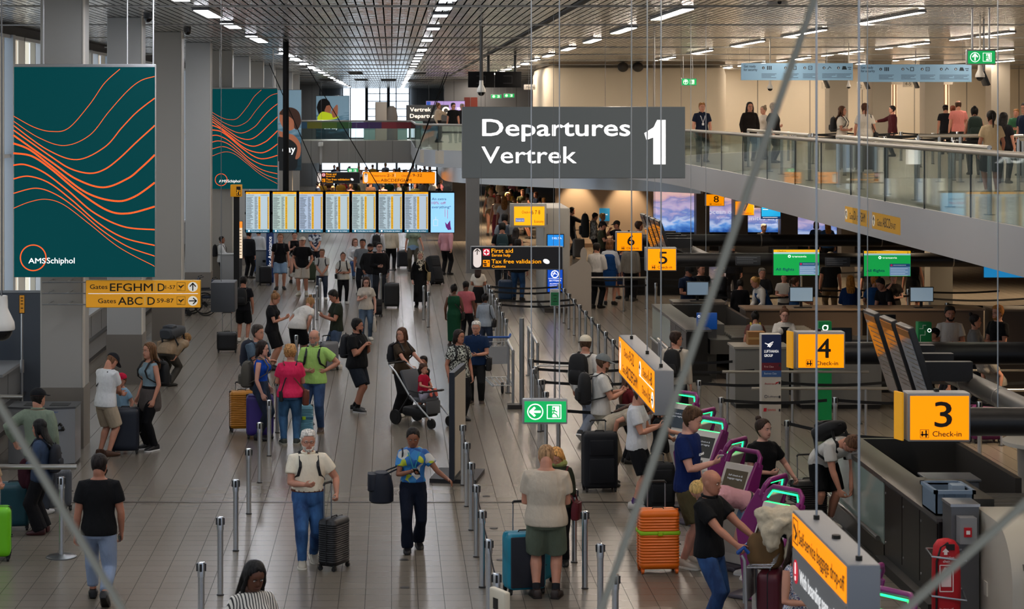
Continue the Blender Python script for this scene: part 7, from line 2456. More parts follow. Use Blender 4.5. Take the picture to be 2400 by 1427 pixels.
for u,v,Y,lb in((1937,196,69.0,'tilted dark monitor above the young woman in white, leftmost of three upstairs'),(2031,198,69.0,'tilted dark monitor between the two pale blue security panels'),(2146,196,69.0,'tilted dark monitor above the pink shirt, right of the lane numbers'),(2306,184,44.0,'large tilted dark monitor under the upper green exit sign')):
 t=thing('lane_monitor',lb,'monitor',P(u,v,Y))
 o=MB().rbox((-.03,-.2,-.16),(.03,.2,.16),.01,ax=0).build('casing',BLACK(),t)
 o.rotation_euler=(0,-.4,0)
 MB().cyl((0,0,0),(0,0,CEIL-t.location.z),.02,n=8).build('pole',DSTEEL(),t)
t=thing('pale_cabinet','tall pale cabinet standing on the bridge before the far window','cabinet',P(893,330,106.5))
t.location.z=UP
MB().rbox((-.3,-.2,0),(.3,.2,1.95),.02).build('cabinet_body',mat('B5A999',0.5),t)
MB().box((-.28,-.21,.1),(-.27,-.2,1.85)).build('door_joint',mat('7A7064',0.5),t,smooth=False)
t=thing('covered_stand','rounded brown-grey covered stand right of the pale cabinet on the bridge','stand',P(918,330,106.5))
t.location.z=UP
MB().lathe((0,0,0),[(.3,0),(.31,1.2),(.24,1.6),(.1,1.75)],16).build('cover',mat('6E655C',0.7),t)
MB().lathe((0,0,0),[(.34,0),(.34,.03)],16).build('base',DSTEEL(),t)
for k in range(4):
 t=thing('ticket_machine','pale green cabinet in the row behind the bridge glass','machine',(-1.1+.8*k,108.6,UP),0,'pale green cabinets behind the bridge glass')
 MB().rbox((-.33,-.2,0),(.33,.2,.95),.02).build('cabinet_body',mat('9FC4BE',0.45),t)
 MB().box((-.3,-.21,.5),(.3,-.2,.9)).build('panel',mat('7FA8A4',0.4),t,smooth=False)
g=P(752,338,103.5)
t=thing('security_camera','white camera on a pale bracket in front of the bridge edge','security camera',g)
MB().rbox((-.12,-.35,-.1),(.12,.1,.1),.04,ax=1).build('housing',mat('CFCFCB',0.4),t)
MB().box((-.06,.05,-1.0),(.06,.12,.0)).build('bracket',mat('B5B5B2',0.4),t,smooth=False)
MB().box((-.06,.1,-.1),(.06,.45,.0)).build('wall_arm',mat('B5B5B2',0.4),t,smooth=False)
# ------------------------------------------------------------------ the people, nearest first
P_=person
# --- front
o=P_(722,1322,1003,8,'white-haired man in a cream polo shirt and blue jeans walking towards us',fat=1.18,top=('tuckedpolo','E2DAC6'),bot=('jeans','1C3A66','denim','3E6EA6'),shoe='A9A294',sole='D9D4C8',hair=('tidy','C4C0B8'),beard='short',glasses='clear',R=((.035,.16,.625),(.8,-.4,-1),.35),L=((.20,.10,.545),(.6,-1,.1),.8),legs='short',belt='5A2C1A',hp=6)
backpack(o,'17191D','black rucksack worn by the white-haired man in the cream polo',.32,.48)
case(783,1332,.40,.62,.26,62,'16171B','black ribbed cabin suitcase pulled by the white-haired man',handle=.40,ribs='h')
o=P_(968,1289,993,4,'staff woman in a blue and green patterned blouse looking at her phone',sex='f',top=('tucked','2060A0','patches',None,2.0),bot=('flare','0D1526'),shoe='0B0B10',hair=('lowbun','120D0B'),R=((.02,.155,.665),(.8,-.4,-1),.7),L=((.26,.17,.600),(.4,-.5,-1),.25),legs='short',skin='c',hp=24,hy=-4,lanyard='2A8AA0')
bag=shoulder_bag(o,1,'0F1726','large navy holdall on the shoulder of the staff woman',w=.34,hgt=.42,d=.34,zf=.51,yf=-.03,cross=False,name='holdall',out=.03)
phone(o,1,'black phone in the right hand of the staff woman')
o=P_(1280,1400,1038,176,'grey-haired man in a beige T-shirt and sage shorts seen from behind',fat=1.25,top=('tee','B9AF9F'),bot=('shorts','5E695B'),shoe='2A1F1B',sole='191412',sock='1E2024',hair=('crew','9A7A58'),R='belly',L='belly',hp=30,skin='a')
case(1228,1388,.46,.70,.30,14,'167E98','dark suitcase with turquoise sides in front of the man in beige',handle=.32,trim='1A8AA4',front='23262F')
case(1262,1368,.40,.66,.26,60,'12829C','turquoise hard suitcase behind the legs of the man in beige',ribs='v')
o=P_(1308,1322,1040,-20,'woman in dark green with a pale green scarf hidden behind the man in beige',sex='f',top=('long','2C3226'),bot=('pants','101114'),hair=('bob','B98A4E'),R='belly',L='belly',hp=38)
sc=MB().ball((0,0,0),(.12,.11,.06),14,8).build('scarf',cloth('8F9A5E'),o.root)
sc.location=o.frame(.845)[0]
shoulder_bag(o,-1,'5E1420','dark red shoulder bag of the woman behind the man in beige',w=.26,hgt=.26,d=.12,zf=.46,cross=False)
o=P_(232,1412,1048,183,'bearded man in a black T-shirt and light grey trousers walking away',top=('tee','0C0D10'),bot=('pants','8392AB','',None,1,.84),shoe='0B0B0D',hair=('crew','1A1210'),R='relax',L='side',legs='walkl',beard='full',skin='b',hy=-12)
phone(o,1,'black phone in the right hand of the bearded man in black')
for ch in list(o.root.children):
 if ch.name.startswith('shorts'):
  bpy.data.objects.remove(ch)
Lm=MB()
for s in(1,-1):
 hp_,K,An,fwd,ft=o.legs[s]
 d1,d2=K-hp_,An-K
 H=o.H
 Lm.tube([hp_-d1*.12,hp_+d1*.2,hp_+d1*.6,K,K+d2*.3,K+d2*.72,K+d2*.86],[.060*H,.062*H,.056*H,.046*H,.045*H,.036*H,.032*H],12)
Lm.ell([(V((0,0,z*H)),V((1,0,0)),V((0,1,0)),w*H,d*H)for z,w,d in((.45,.085,.065),(.48,.106,.078),(.52,.108,.078),(.57,.098,.07))],16)
Lm.build('trousers',cloth('8392AB'),o.root,voxel=.0125,smooths=3)
o=P_(590,1756,1305,28,'woman with long black hair and a striped blouse cut off at the bottom edge',sex='f',top=('long','D9D5CC','stripes','17181C',1.0),bot=('pants','14151A'),hair=('long','0B0909',1.6),R='relax',L='belly',hp=24,skin='d',Y=18.2)
# --- left edge
o=P_(88,1205,908,168,'man in a sage green shirt and dark cap seen from behind at the left',top=('shirt','74806F'),bot=('pants','2B3038'),shoe='B9BCC0',cap='101216',hair=('short','14100E'),L=((.20,.02,.56),(1,-.5,.1),.5),R='relax',hy=-25)
o=P_(97,1250,980,-98,'girl with black hair in a navy denim jacket and black wide trousers',sex='f',top=('jacket','1D2A3E','denim','31435E'),bot=('wide','0C0C10'),shoe='3A171A',hair=('long','0B0A0B',.7),R='belly',L='belly',skin='b',hp=12)
backpack(o,'10141F','navy backpack on the girl in the denim jacket',.28,.42,.16,zf=.66)
tag(MB().ball((0,0,.17),(.09,.05,.20),14,9).ball((.05,.0,.09),(.06,.05,.14),12,7).build('folded_jacket',cloth('35141E')),'maroon jacket hanging over the arm of the girl in denim','jacket').location=V((G(58,1250).x,G(58,1250).y-.02,.62))
case(134,1196,.38,.58,.24,28,'4A4E55','grey ribbed suitcase beside the girl in denim',ribs='v',handle=.2)
case(32,1240,.42,.62,.28,8,'15424C','dark teal suitcase beside the round-based steel post',ribs='v')
case(-14,1312,.42,.66,.28,6,'6CC21A','bright green suitcase at the left picture edge')
P_(-28,1300,1035,60,'person with a tan top partly outside the left picture edge',sex='f',top=('tee','9A8468'),bot=('jeans','26364E','denim'),hair=('long','3A2618'),R='belly',L='belly')
# --- family at the nearest column
o=P_(247,1068,822,138,'man in a white T-shirt, dark cap and beige shorts bending over a child',top=('tee','D2D6DA'),bot=('shorts','A89A86'),shoe='4A3226',cap='23252B',hair=('crew','6A4A34'),R=((-.02,.20,.60),(.8,-.4,-1),.6),L=((.03,.20,.60),(.8,-.4,-1),.6),hp=40,lean=6,skin='a',fat=1.08)
shoulder_bag(o,-1,'3A3B3E','dark grey bag on a strap of the man in the white T-shirt',w=.26,hgt=.30,d=.12,zf=.56,yf=.12)
case(294,1062,.44,.74,.30,4,'131A28','large navy suitcase between the family at the nearest column',handle=0)
P_(285,1046,868,-30,'child in a pink cap and light blue T-shirt behind the navy suitcase',sex='c',top=('tee','7FA3BC'),bot=('shorts','55585E'),cap='C2183E',hair=('short','5A3A24'),R='belly',L='side',hp=6)
o=P_(352,1054,800,-52,'woman with wavy brown hair in a pale blue tank top by the nearest column',sex='f',top=('tank','7F97A4'),bot=('pants','0E0F13'),shoe='121318',sole='D9D9D9',hair=('long','5E4128',.55),R='relax',L='relax',skin='a')
backpack(o,'101216','black backpack worn by the woman in the pale blue tank top',.28,.40)
cg=MB()
cg.ell([(V((0,0,z*o.H)),V((1,0,0)),V((0,1,0)),w*o.H,d*o.H)for z,w,d in((.36,.10,.088),(.40,.125,.10),(.47,.122,.096),(.54,.112,.088),(.57,.098,.078))],18)
cg.build('tied_cardigan',cloth('56504E'),o.root,voxel=.016,smooths=2)
o=P_(388,905,700,150,'person in tan sleeves bending down under a grey rucksack by the third column',top=('long','8F7A62'),bot=('pants','3A3732'),hair=('short','7A5A34'),lean=84,R='down',L='down',h=1.72,pz=.40)
backpack(o,'33363A','grey trekking rucksack on the bending person by the third column',.34,.60,.24,zf=.70)
# --- centre group
o=P_(570,800,647,172,'man in black with a black backpack pulling a cabin case, seen from behind',top=('tee','101116'),bot=('shorts','0C0D10'),shoe='C9C4BC',hair=('short','120E0C'),L='pull',R='relax',skin='b')
backpack(o,'0C0D10','black backpack on the man pulling the low black cabin case',.30,.44)
case(532,826,.46,.47,.26,6,'0F1013','low black cabin case pulled by the man in black',handle=.42)
o=P_(638,866,682,78,'woman in black with a bun looking down at her phone',sex='f',top=('tee','0F0F13'),bot=('shorts','0C0C0F'),shoe='15151A',hair=('bun','7A5636'),R='phone',L='phone',hp=32,skin='a')
P_(697,858,704,150,'woman in a white T-shirt and black shorts bending forward',sex='f',top=('tee','C9C7C2'),bot=('shorts','0D0E11'),shoe='202024',hair=('bun','8A6844'),lean=52,R='down',L='down',h=1.70,fat=1.1)
o=P_(789,864,677,-72,'man in a dark green T-shirt and denim shorts reading his phone',top=('tee','22281E'),bot=('shorts','2A3A50','denim'),shoe='C9C6C0',hair=('tidy','120D0A'),R='phone',L='phone',hp=30,skin='b')
phone(o,1,'white phone held by the man in the dark green T-shirt',col='C9CCD0')
case(770,868,.40,.62,.26,35,'6E7074','silver grey suitcase between the man in green and the man in black',handle=.1,ribs='v')
case(752,862,.36,.52,.24,20,'17181C','black soft case beside the silver grey suitcase',soft=True)
o=P_(836,964,745,62,'man with a beard in a black polo shirt and dark shorts turned to the right',fat=1.25,top=('polo','0E0F12'),bot=('shorts','191F28'),shoe='0F0F12',sole='B9B9B9',sock='0E0E10',hair=('tidy','100C0A'),beard='short',skin='b',R='chest',L='chest',legs='stag',hy=18)
backpack(o,'14161C','dark backpack worn by the man in the black polo with dark shorts',.28,.44)
o=P_(603,995,760,42,'man with a grey-blue T-shirt and folded arms behind the blue-topped woman',top=('tee','4E6070'),bot=('pants','22262E'),hair=('tidy','3A332E'),R='fold',L='fold',skin='a',hy=20)
backpack(o,'141B2C','navy backpack worn by the man with folded arms',.30,.48,.2)
o=P_(612,1030,797,78,'woman in a sleeveless bright blue top and dark jeans with a roll-top bag',sex='f',top=('tank','1446A8'),bot=('jeans','111B2C','denim','22344E'),shoe='14141A',hair=('bob','1E1210'),glasses='clear',R='relax',L='pocket',skin='p',hp=8)
backpack(o,'4A4740','grey roll-top backpack on the woman in bright blue',.32,.46,.22,zf=.66,roll=False)
o=P_(680,1040,806,184,'woman with short fair hair in a bright pink shirt and jeans seen from behind',sex='f',fat=1.15,top=('tee','D22A58'),bot=('jeans','24486C','denim','3F6C96'),shoe='2A2F2A',sole='8F8F86',hair=('curly','A87C4C'),R='belly',L='belly',skin='a')
shoulder_bag(o,1,'5E2C1C','brown leather shoulder bag of the woman in bright pink',w=.26,hgt=.26,d=.12,zf=.47,yf=-.02,strap='5E2C1C')
shoulder_bag(o,-1,'101114','small black crossbody bag behind the woman in bright pink',w=.18,hgt=.18,d=.07,zf=.49,yf=-.06,strap='101114',out=-.05)
o=P_(737,1012,771,-14,'older man in a lime green polo shirt and jeans with a strap on his shoulder',fat=1.08,top=('polo','9CC46A'),bot=('jeans','23395C','denim','3E5E88'),shoe='3A2A22',sole='7A6A58',hair=('balding','8A8680'),glasses='clear',beard='short',R='belly',L='hip',skin='a')
backpack(o,'16181C','black backpack on the older man in lime green',.30,.44)
case(566,1010,.42,.70,.28,12,'B07414','mustard yellow ribbed suitcase at the end of the group',ribs='h',handle=.12)
case(609,1026,.46,.74,.30,6,'3A2A78','purple hard suitcase behind the blue-topped woman')
case(712,1032,.32,.60,.24,4,'5E93A8','light blue suitcase between the pink and lime green shirts',ribs='h',band='2E5E78')
o=P_(942,974,766,45,'mother with long brown hair and a brown top pushing the pushchair',sex='f',top=('tee','3A2E22'),bot=('wide','0E0E10'),shoe='B9B2A6',hair=('long','4A2E1E',.8),R='push',L='push',skin='a',hy=-80)
backpack(o,'15151A','dark backpack worn by the mother with the pushchair',.26,.38)
P_(993,968,830,-30,'boy in a dark T-shirt standing behind the pushchair with a hand at his mouth',sex='c',top=('tee','26241F'),bot=('shorts','3A3A3A'),hair=('short','17100C'),L='chin',R='side',skin='b')
to=P_(972,985,870,62,'toddler with brown curls in a red T-shirt seated in the pushchair',sex='c',top=('tee','A81634'),bot=('pants','8E8A98'),shoe='D86A5A',hair=('curly','3A2216'),R='lap',L='lap',h=.95,legs=((.07,.26,.16,-5),(-.07,.26,.16,5)),pz=.16)
to.root.location=V((G(992,996).x,G(992,996).y,.44))
to.root.rotation_euler=(0,0,radians(-135))
# --- middle of the hall
o=P_(1064,812,665,172,'woman in a long dark green dress with bare shoulders walking away',sex='f',top=('dress','11402A','',None,1,.09,.10),bot=None,shoe='2A1A14',hair=('bun','15100E'),R='relax',L='relax',skin='d',hy=30,fat=1.1)
shoulder_bag(o,1,'1B1512','dark brown crossbody bag of the woman in the green dress',w=.2,hgt=.2,d=.09,zf=.5)
P_(1092,802,657,160,'man in a salmon pink T-shirt walking beside the green dress',top=('tee','B8626A'),bot=('pants','1A1B20'),hair=('crew','0F0B09'),skin='d',hy=40)
P_(1121,745,618,168,'woman in a white off-shoulder top and black skirt walking away',sex='f',top=('crop','D0C8BC'),bot=('skirt','0D0D10'),hair=('long','2A1812',.4),R='belly',L='belly',skin='b')
o=P_(1137,832,687,164,'woman in a pale grey shirt with a black bag strap walking away',sex='f',top=('shirt','8E98A4'),bot=('jeans','1E2A40','denim'),hair=('bun','0E0C0C'),R='belly',L='belly',skin='d',hy=30)
shoulder_bag(o,1,'0F0F12','black shoulder bag of the woman in the pale grey shirt',w=.24,hgt=.22,d=.1,zf=.52,cross=False)
o=P_(1116,947,752,-8,'elderly white-haired man in a navy shirt and dark trousers',top=('polo','122848'),bot=('pants','17181A'),shoe='3A2E26',sole='8A8274',hair=('tidy','BDB9B2'),glasses='clear',R='relax',L='belly',skin='a',fat=1.08)
shoulder_bag(o,-1,'121214','black crossbody bag of the elderly man in navy',w=.28,hgt=.28,d=.12,zf=.49)
o=P_(1075,985,771,24,'woman with dark curls in a black and white patterned top by the poster stand',sex='f',fat=1.12,top=('tee','1B1D1C','print','B9BDB4',1.5),bot=('pants','15161A'),hair=('bob','1E1410'),R='relax',L='relax',skin='b',hy=20)
backpack(o,'15161A','black backpack on the woman in the patterned top',.26,.40)
o=P_(985,720,588,0,'woman in a long black coat and leopard-print headscarf',sex='f',top=('abaya','0A0A0C','',None,1,.10,.125),bot=('pants','0B0B0D'),shoe='0C0C0E',hair=('hijab','111111'),skin='p',R='relax',L='relax')
shoulder_bag(o,-1,'8A7650','tan shoulder bag of the woman in the leopard-print headscarf',w=.34,hgt=.28,d=.12,zf=.55,cross=False,strap='8A7650')
t=case(1026,668,.40,.95,.30,30,'14161B','tall black padded travel bag leaning behind the woman in the black coat',soft=True,lean=-22)
o=P_(657,678,547,4,'man in a black T-shirt and light denim shorts under the second screen',top=('tee','0E0F13'),bot=('shorts','6E8AA8','denim','8EA8C4'),shoe='14141A',hair=('tidy','6A4A30'),R='side',L='side',skin='a',hp=-8)
backpack(o,'14161C','black backpack on the man in light denim shorts',.28,.42)
P_(690,662,540,10,'woman in a black vest top and speckled skirt under the third screen',sex='f',top=('tank','121216'),bot=('skirt','15151A','print','C9C5BE',.12,.115),hair=('bun','4A2E1E'),R='phone',L='belly',skin='p',hp=18)
o=P_(709,692,554,-4,'man in a black T-shirt, pale cap and white shorts looking up',top=('tee','0D0D11'),bot=('shorts','B9B0A4'),shoe='B0AA9C',sock='C9C9C6',cap='C9C4BA',hair=('short','4A3222'),R='pocket',L='pocket',skin='a',hp=-8)
o=P_(755,702,583,0,'man in a white T-shirt with dark straps and hands clasped in front',top=('tee','C4C4C0'),bot=('jeans','1A2436','denim'),shoe='C4C0B8',hair=('short','5A4232'),R='front',L='front',skin='a',fat=1.1)
backpack(o,'14171E','dark backpack on the man with clasped hands',.30,.44)
o=P_(804,712,591,6,'woman in a loose white T-shirt and black leggings under the fifth screen',sex='f',fat=1.12,top=('tee','CBC9C2'),bot=('legging','0D0D10'),shoe='C4C0BA',hair=('bun','3A241A'),R='belly',L='belly',skin='a',hp=-4)
shoulder_bag(o,1,'0F0F11','small black bag across the woman in the loose white T-shirt',w=.22,hgt=.16,d=.08,zf=.54,yf=.05)
backpack(o,'14161A','black backpack on the woman in the loose white T-shirt',.26,.40)
o=P_(858,796,646,4,'young woman with long dark hair in a white T-shirt and jeans holding a tote',sex='f',top=('tee','BDB5AA'),bot=('jeans','3A4A5E','denim','566A80'),shoe='C9C5BC',hair=('long','2A1812',.6),glasses='clear',R='phone',L='relax',skin='p',hp=22)
t=thing('tote_bag','white tote bag with a round dark mark held by the young woman in jeans','bag',wpt(o,o.arms[-1][10]-V((0,0,.46))),o.rot)
MB().ell([(V((0,0,z)),V((1,0,0)),V((0,1,0)),.05*a,.19*b_)for z,a,b_ in((0,.6,.9),(.04,1,1),(.2,.9,.98),(.36,.5,.95))],14,e=.6).build('bag_body',cloth('C4BCB0'),t)
MB().tube([(0,-.08,.35),(0,-.03,.46),(0,.03,.46),(0,.08,.35)],.008,6).build('handle',cloth('B9B1A4'),t)
q=MB().tube([(-.055,.06*cos(a),.2+.06*sin(a))for a in[2*pi*k/16 for k in range(14)]],.008,5)
q.build('round_mark',mat('1B1B1D',0.6),t)
P_(850,690,560,-8,'man in a heather grey T-shirt looking up beside the hooded man',top=('tee','7C828A'),bot=('pants','20242C'),hair=('tidy','100C0A'),R='relax',L='relax',skin='b',hp=-8)
P_(868,702,570,-4,'bearded man in an open dark hooded jacket and dark cap looking up',top=('hoodie','1F1E20'),bot=('pants','6E7684'),shoe='14141A',cap='131316',hair=('short','0E0A09'),beard='short',R='pocket',L='pocket',skin='b',hp=-8,seat='nobrim')
P_(889,708,568,6,'man in a black jacket and round glasses beside the tall black suitcase',top=('jacket','121215'),bot=('pants','22262E'),shoe='18181C',hair=('short','0E0B0A'),glasses='clear',R='belly',L='relax',skin='p',hp=-6)
case(918,722,.42,.70,.28,6,'101114','tall black suitcase right of the man in the black jacket',handle=.34)
case(882,742,.30,.46,.22,20,'15161A','small black bag on wheels behind the tote bag',soft=True)
P_(832,650,548,10,'woman in a white blouse and jeans sitting among the waiting people',sex='f',top=('shirt','C9CDD2'),bot=('jeans','24406A','denim'),hair=('bob','5A3A28'),glasses='clear',R='lap',L='lap',legs='sit',h=1.66,skin='p')
t=thing('waiting_seat','dark seat under the woman in the white blouse','seat',G(832,650))
MB().box((-.26,.0,.36),(.26,.42,.40)).build('seat',mat('22303E',0.6),t,smooth=False)
for s in(-.22,.22):
 MB().cyl((s,.2,0),(s,.2,.36),.02,n=8).build('leg',DSTEEL(),t)
o=P_(885,640,530,170,'man in a white shirt with a black backpack behind the waiting row',top=('shirt','C4C8CE'),bot=('pants','15161A'),hair=('short','3A2A20'),skin='a')
backpack(o,'101114','black backpack on the man in the white shirt behind the waiting row',.32,.46)
P_(916,634,522,175,'person in a cream shirt and black trousers with the head behind the screens',top=('shirt','C4BBA8'),bot=('pants','101114'),hair=('short','3A2A20'))
case(897,650,.40,.66,.28,10,'A81C3A','crimson suitcase behind the man in the black jacket',handle=.2)
o=P_(968,636,520,0,'person in a sage top and grey trousers with a shirt tied at the waist',sex='f',top=('tee','7C8A78'),bot=('pants','4A463E'),hair=('short','3A2A20'),L=((.2,.1,.5),(.6,-1,0),.4))
MB().ell([(V((0,0,z*o.H)),V((1,0,0)),V((0,1,0)),w*o.H,d*o.H)for z,w,d in((.44,.115,.09),(.50,.118,.09),(.55,.10,.08))],16).build('tied_shirt',cloth('6E8AAA'),o.root)
P_(1046,644,522,150,'person in a pale pink shirt and black trousers at the end of the screens',top=('shirt','C48E98'),bot=('pants','111114'),hair=('short','3A2A20'),R='back',L='relax')
case(945,628,.42,.62,.28,14,'1B1E24','dark case on wheels beside the person with the shirt tied at the waist')
P_(738,640,530,12,'person in a blue and white print shirt with a black bag beneath the fourth screen',top=('tee','24304A','print','B9C2CC',.5),bot=('pants','1A1C22'),hair=('short','2A1C14'),R='front',L='front')
P_(606,642,536,165,'person in a white top and jeans with the head behind the first screen',top=('shirt','B9BEC4'),bot=('jeans','1E3A64','denim'),hair=('short','2A1C14'))
P_(583,652,540,150,'person in a dark jacket with the head behind the first screen',top=('jacket','1A1C22'),bot=('pants','15161A'),hair=('short','2A1C14'))
case(622,668,.40,.60,.26,8,'14161B','black suitcase behind the pale grey box bin')
case(725,660,.42,.66,.28,6,'2C3A2A','dark green suitcase between the white shorts and the white T-shirt')
o=P_(519,668,563,82,'man in a white long-sleeved shirt standing at the small pale counter',top=('shirt','C9CCD0'),bot=('pants','1A1D24'),hair=('crew','14100E'),R='desk',L='relax',skin='c',h=1.56)
backpack(o,'14161C','black backpack on the man at the small pale counter',.28,.42)
# --- belted lane and kiosks
o=P_(1372,1030,776,148,'man in a white cap, white top and grey sweatpants striding past the queue posts',top=('long','CBC8C2'),bot=('pants','6E7684'),shoe='15171A',sole='C9C9C9',cap='CFC6B2',hair=('short','4A3626'),R='relax',L='relax',legs='walkl',skin='a',hy=20)
backpack(o,'0F1013','black backpack on the man in the white cap',.33,.50,.2)
o=P_(1408,1098,827,96,'man in a grey cap and white T-shirt with a black backpack facing right',top=('tee','CBC9C4'),bot=('pants','8A8578'),shoe='2A2A2E',cap='6E7476',hair=('short','4A3626'),beard='short',R='phone',L='phone',skin='a',hp=14)
backpack(o,'0E0F12','black backpack on the man in the grey cap',.30,.48,.2)
o=P_(1425,1136,900,84,'woman with long brown hair bending over the large black suitcase',sex='f',top=('tee','9E9484'),bot=('pants','8A7E6C'),hair=('long','3E281A',1.3),lean=68,R='down',L='down',h=1.68,skin='a',hp=10)
shoulder_bag(o,-1,'0F0F12','black bag strapped across the back of the bending woman',w=.34,hgt=.26,d=.14,zf=.62,yf=.16)
case(1405,1150,.50,.86,.32,6,'0E1118','large black soft suitcase in front of the bending woman',handle=.14,soft=True)
P_(1470,1085,872,100,'woman with long brown hair in a dark red top behind the white T-shirt man',sex='f',top=('tee','5E1A20'),bot=('pants','15161A'),hair=('long','4A2E1E',1.2),R='phone',L='phone')
o=P_(1492,1190,918,72,'man in a white T-shirt, black shorts and purple socks using his phone',top=('tee','CACDD2'),bot=('shorts','0E1014'),shoe='C4C0BA',sock='4A2A6A',hair=('short','3A2A1E'),R='phone',L='phone',hp=28,skin='a',h=1.74)
phone(o,1,'black phone held by the man in purple socks')
P_(1548,1172,935,60,'woman in black and beige trousers hidden behind the orange sign end',sex='f',top=('tee','101114'),bot=('pants','8E8272'),hair=('long','3A2418'),R='reach',L='belly')
case(1545,1196,.40,.66,.28,10,'101318','black suitcase between the white T-shirt man and the navy T-shirt man',soft=True,handle=.1)
o=P_(1612,1326,950,62,'man in a navy sports T-shirt and olive shorts at the second kiosk',top=('tee','10245A'),bot=('shorts','4A4630'),shoe='B9B2A6',sole='D9D6CE',hair=('tidy','4A3422'),R='phone',L='relax',hp=20,hy=10,skin='p')
phone(o,1,'white phone in the hand of the man in the navy T-shirt',col='C9CCD0')
for s,z_,w_ in(('ICEAND',.70,.17),):
 me=tmesh(s,.030,w_,'CENTER',0.01,'lettering')
 me.materials.append(WHT(0.2))
 c_,X_,f_,u_=o.frame(z_)
 ob=bpy.data.objects.new('chest_lettering',me)
 C.objects.link(ob)
 ob.parent=o.root
 ob.location=c_+f_*(.090*o.H)
 ob.rotation_euler=(0,0,pi)
case(1542,1340,.49,.76,.30,4,'DE6A0E','orange ribbed suitcase with a lime green strap',ribs='h',handle=.30,band='8FC21E',wheel='C85A10',trim='B9560C')
o=P_(1662,1488,1098,52,'bald man in a black polo shirt and blue jeans pushing the loaded trolley',top=('polo','0D0E11'),bot=('jeans','16305A','denim','2E568C'),shoe='1A1A1E',hair=('bald','2A1C14'),R=((.10,.27,.565),(.8,-.3,-1),.9),L=((.10,.30,.565),(.8,-.3,-1),.9),skin='b',hp=10,legs='stag',Y=22.2)
case(0,0,.44,.56,.24,70,'4A1220','maroon suitcase on the loaded trolley').location=(3.97,21.86,.2)
t=thing('brown_bag','brown woven bag in the basket of the loaded trolley','bag',(3.93,21.95,.78))
MB().ball((0,0,.16),(.20,.14,.20),16,10,e=.75).build('bag_body',mat('6E5434',0.85),t)
MB().tube([(-.1,0,.33),(-.06,0,.44),(.06,0,.44),(.1,0,.33)],.012,6).build('handle',mat('4A3822',0.7),t)
cb=MB()
rr=random.Random(5)
for k in range(9):
 a=k*.7
 cb.ball((.16*cos(a)*(k/9),.12*sin(a)*(k/9),.1+.05*(k%3)),(.20-.008*k,.13,.09),12,8)
cb.ball((.16,-.10,-.14),(.11,.07,.34),12,9)
cb.ball((-.1,-.12,.0),(.12,.07,.16),12,8)
o2=cb.build('cream_coat',cloth('B5AB96'),None,voxel=.02,smooths=6)
o2.location=(4.04,21.82,1.14)
tx=bpy.data.textures.new('folds','CLOUDS')
tx.noise_scale=.13
dm=o2.modifiers.new('folds','DISPLACE')
dm.texture=tx
dm.strength=.13
tag(o2,'cream coat draped over the bags on the loaded trolley','coat')
o2=MB().ball((0,0,0),(.18,.13,.14),14,9).ball((.1,-.08,-.1),(.12,.1,.2),12,8).build('dark_jacket',cloth('1C2636'),None,voxel=.02,smooths=5)
o2.location=(4.2,21.9,1.2)
tag(o2,'dark blue jacket beside the cream coat on the loaded trolley','jacket')
o=P_(1762,1352,1150,-84,'blonde girl in a pink T-shirt and denim shorts bending down by the kiosks',sex='f',top=('tee','C08E96'),bot=('shorts','6E8AA8','denim','8CA6C2',1,.55),shoe='C9C6C0',sole='DADADA',sock='C9C9C6',hair=('pony','C4A468',.9),lean=80,R=((.06,.30,.22),(.6,.2,-.3),.5,'g'),L=((.06,.32,.22),(.6,.2,-.3),.5,'g'),h=1.66,skin='p',belt='15151A')
o=P_(1787,1292,978,24,'woman in a black T-shirt with sunglasses on her head behind the kiosks',sex='f',fat=1.12,top=('tee','0C0D10'),bot=('pants','101114'),hair=('bun','2A1C14'),R='belly',L=((.2,.12,.56),(.6,-1,0),.7),skin='p',hy=18)
case(1830,1292,.40,.62,.26,12,'15171C','dark suitcase beside the woman in black behind the kiosks',handle=.3)
P_(1872,1625,1222,30,'person in a black and white speckled dress behind the hanging baggage sign',sex='f',top=('dress','C9C9C6','confetti',None,2.6,.3,.15),bot=None,hair=('long','2A1C14'),R='belly',L='belly',Y=19.6)
o=P_(1928,1238,1010,22,'man in a white T-shirt and black shorts bending down under a black backpack',top=('tee','CAC8C2'),bot=('shorts','0D0E11'),shoe='B9B5AE',sock='C4C4C0',hair=('crew','5A3E2A'),lean=66,R=((.05,.30,.32),(.6,.2,-.4),.5,'g'),L=((.03,.32,.30),(.6,.2,-.4),.5,'g'),h=1.80,hp=30,skin='a',glasses='sun')
backpack(o,'0C0D10','black backpack on the man bending down by the glass flank',.33,.48,.2)
case(1893,1240,.48,.66,.30,10,'121317','black ribbed suitcase left of the man bending by the glass flank',ribs='h',handle=.3)
o=P_(1583,1010,776,158,'man in a cream sweater with a black backpack turned to the left, before the desks',top=('long','B5ADA0'),bot=('pants','1C1E24'),hair=('tidy','2A1A12'),glasses='clear',skin='a',hy=-55)
backpack(o,'0C0D10','black backpack on the man in the cream sweater',.30,.48,.2)
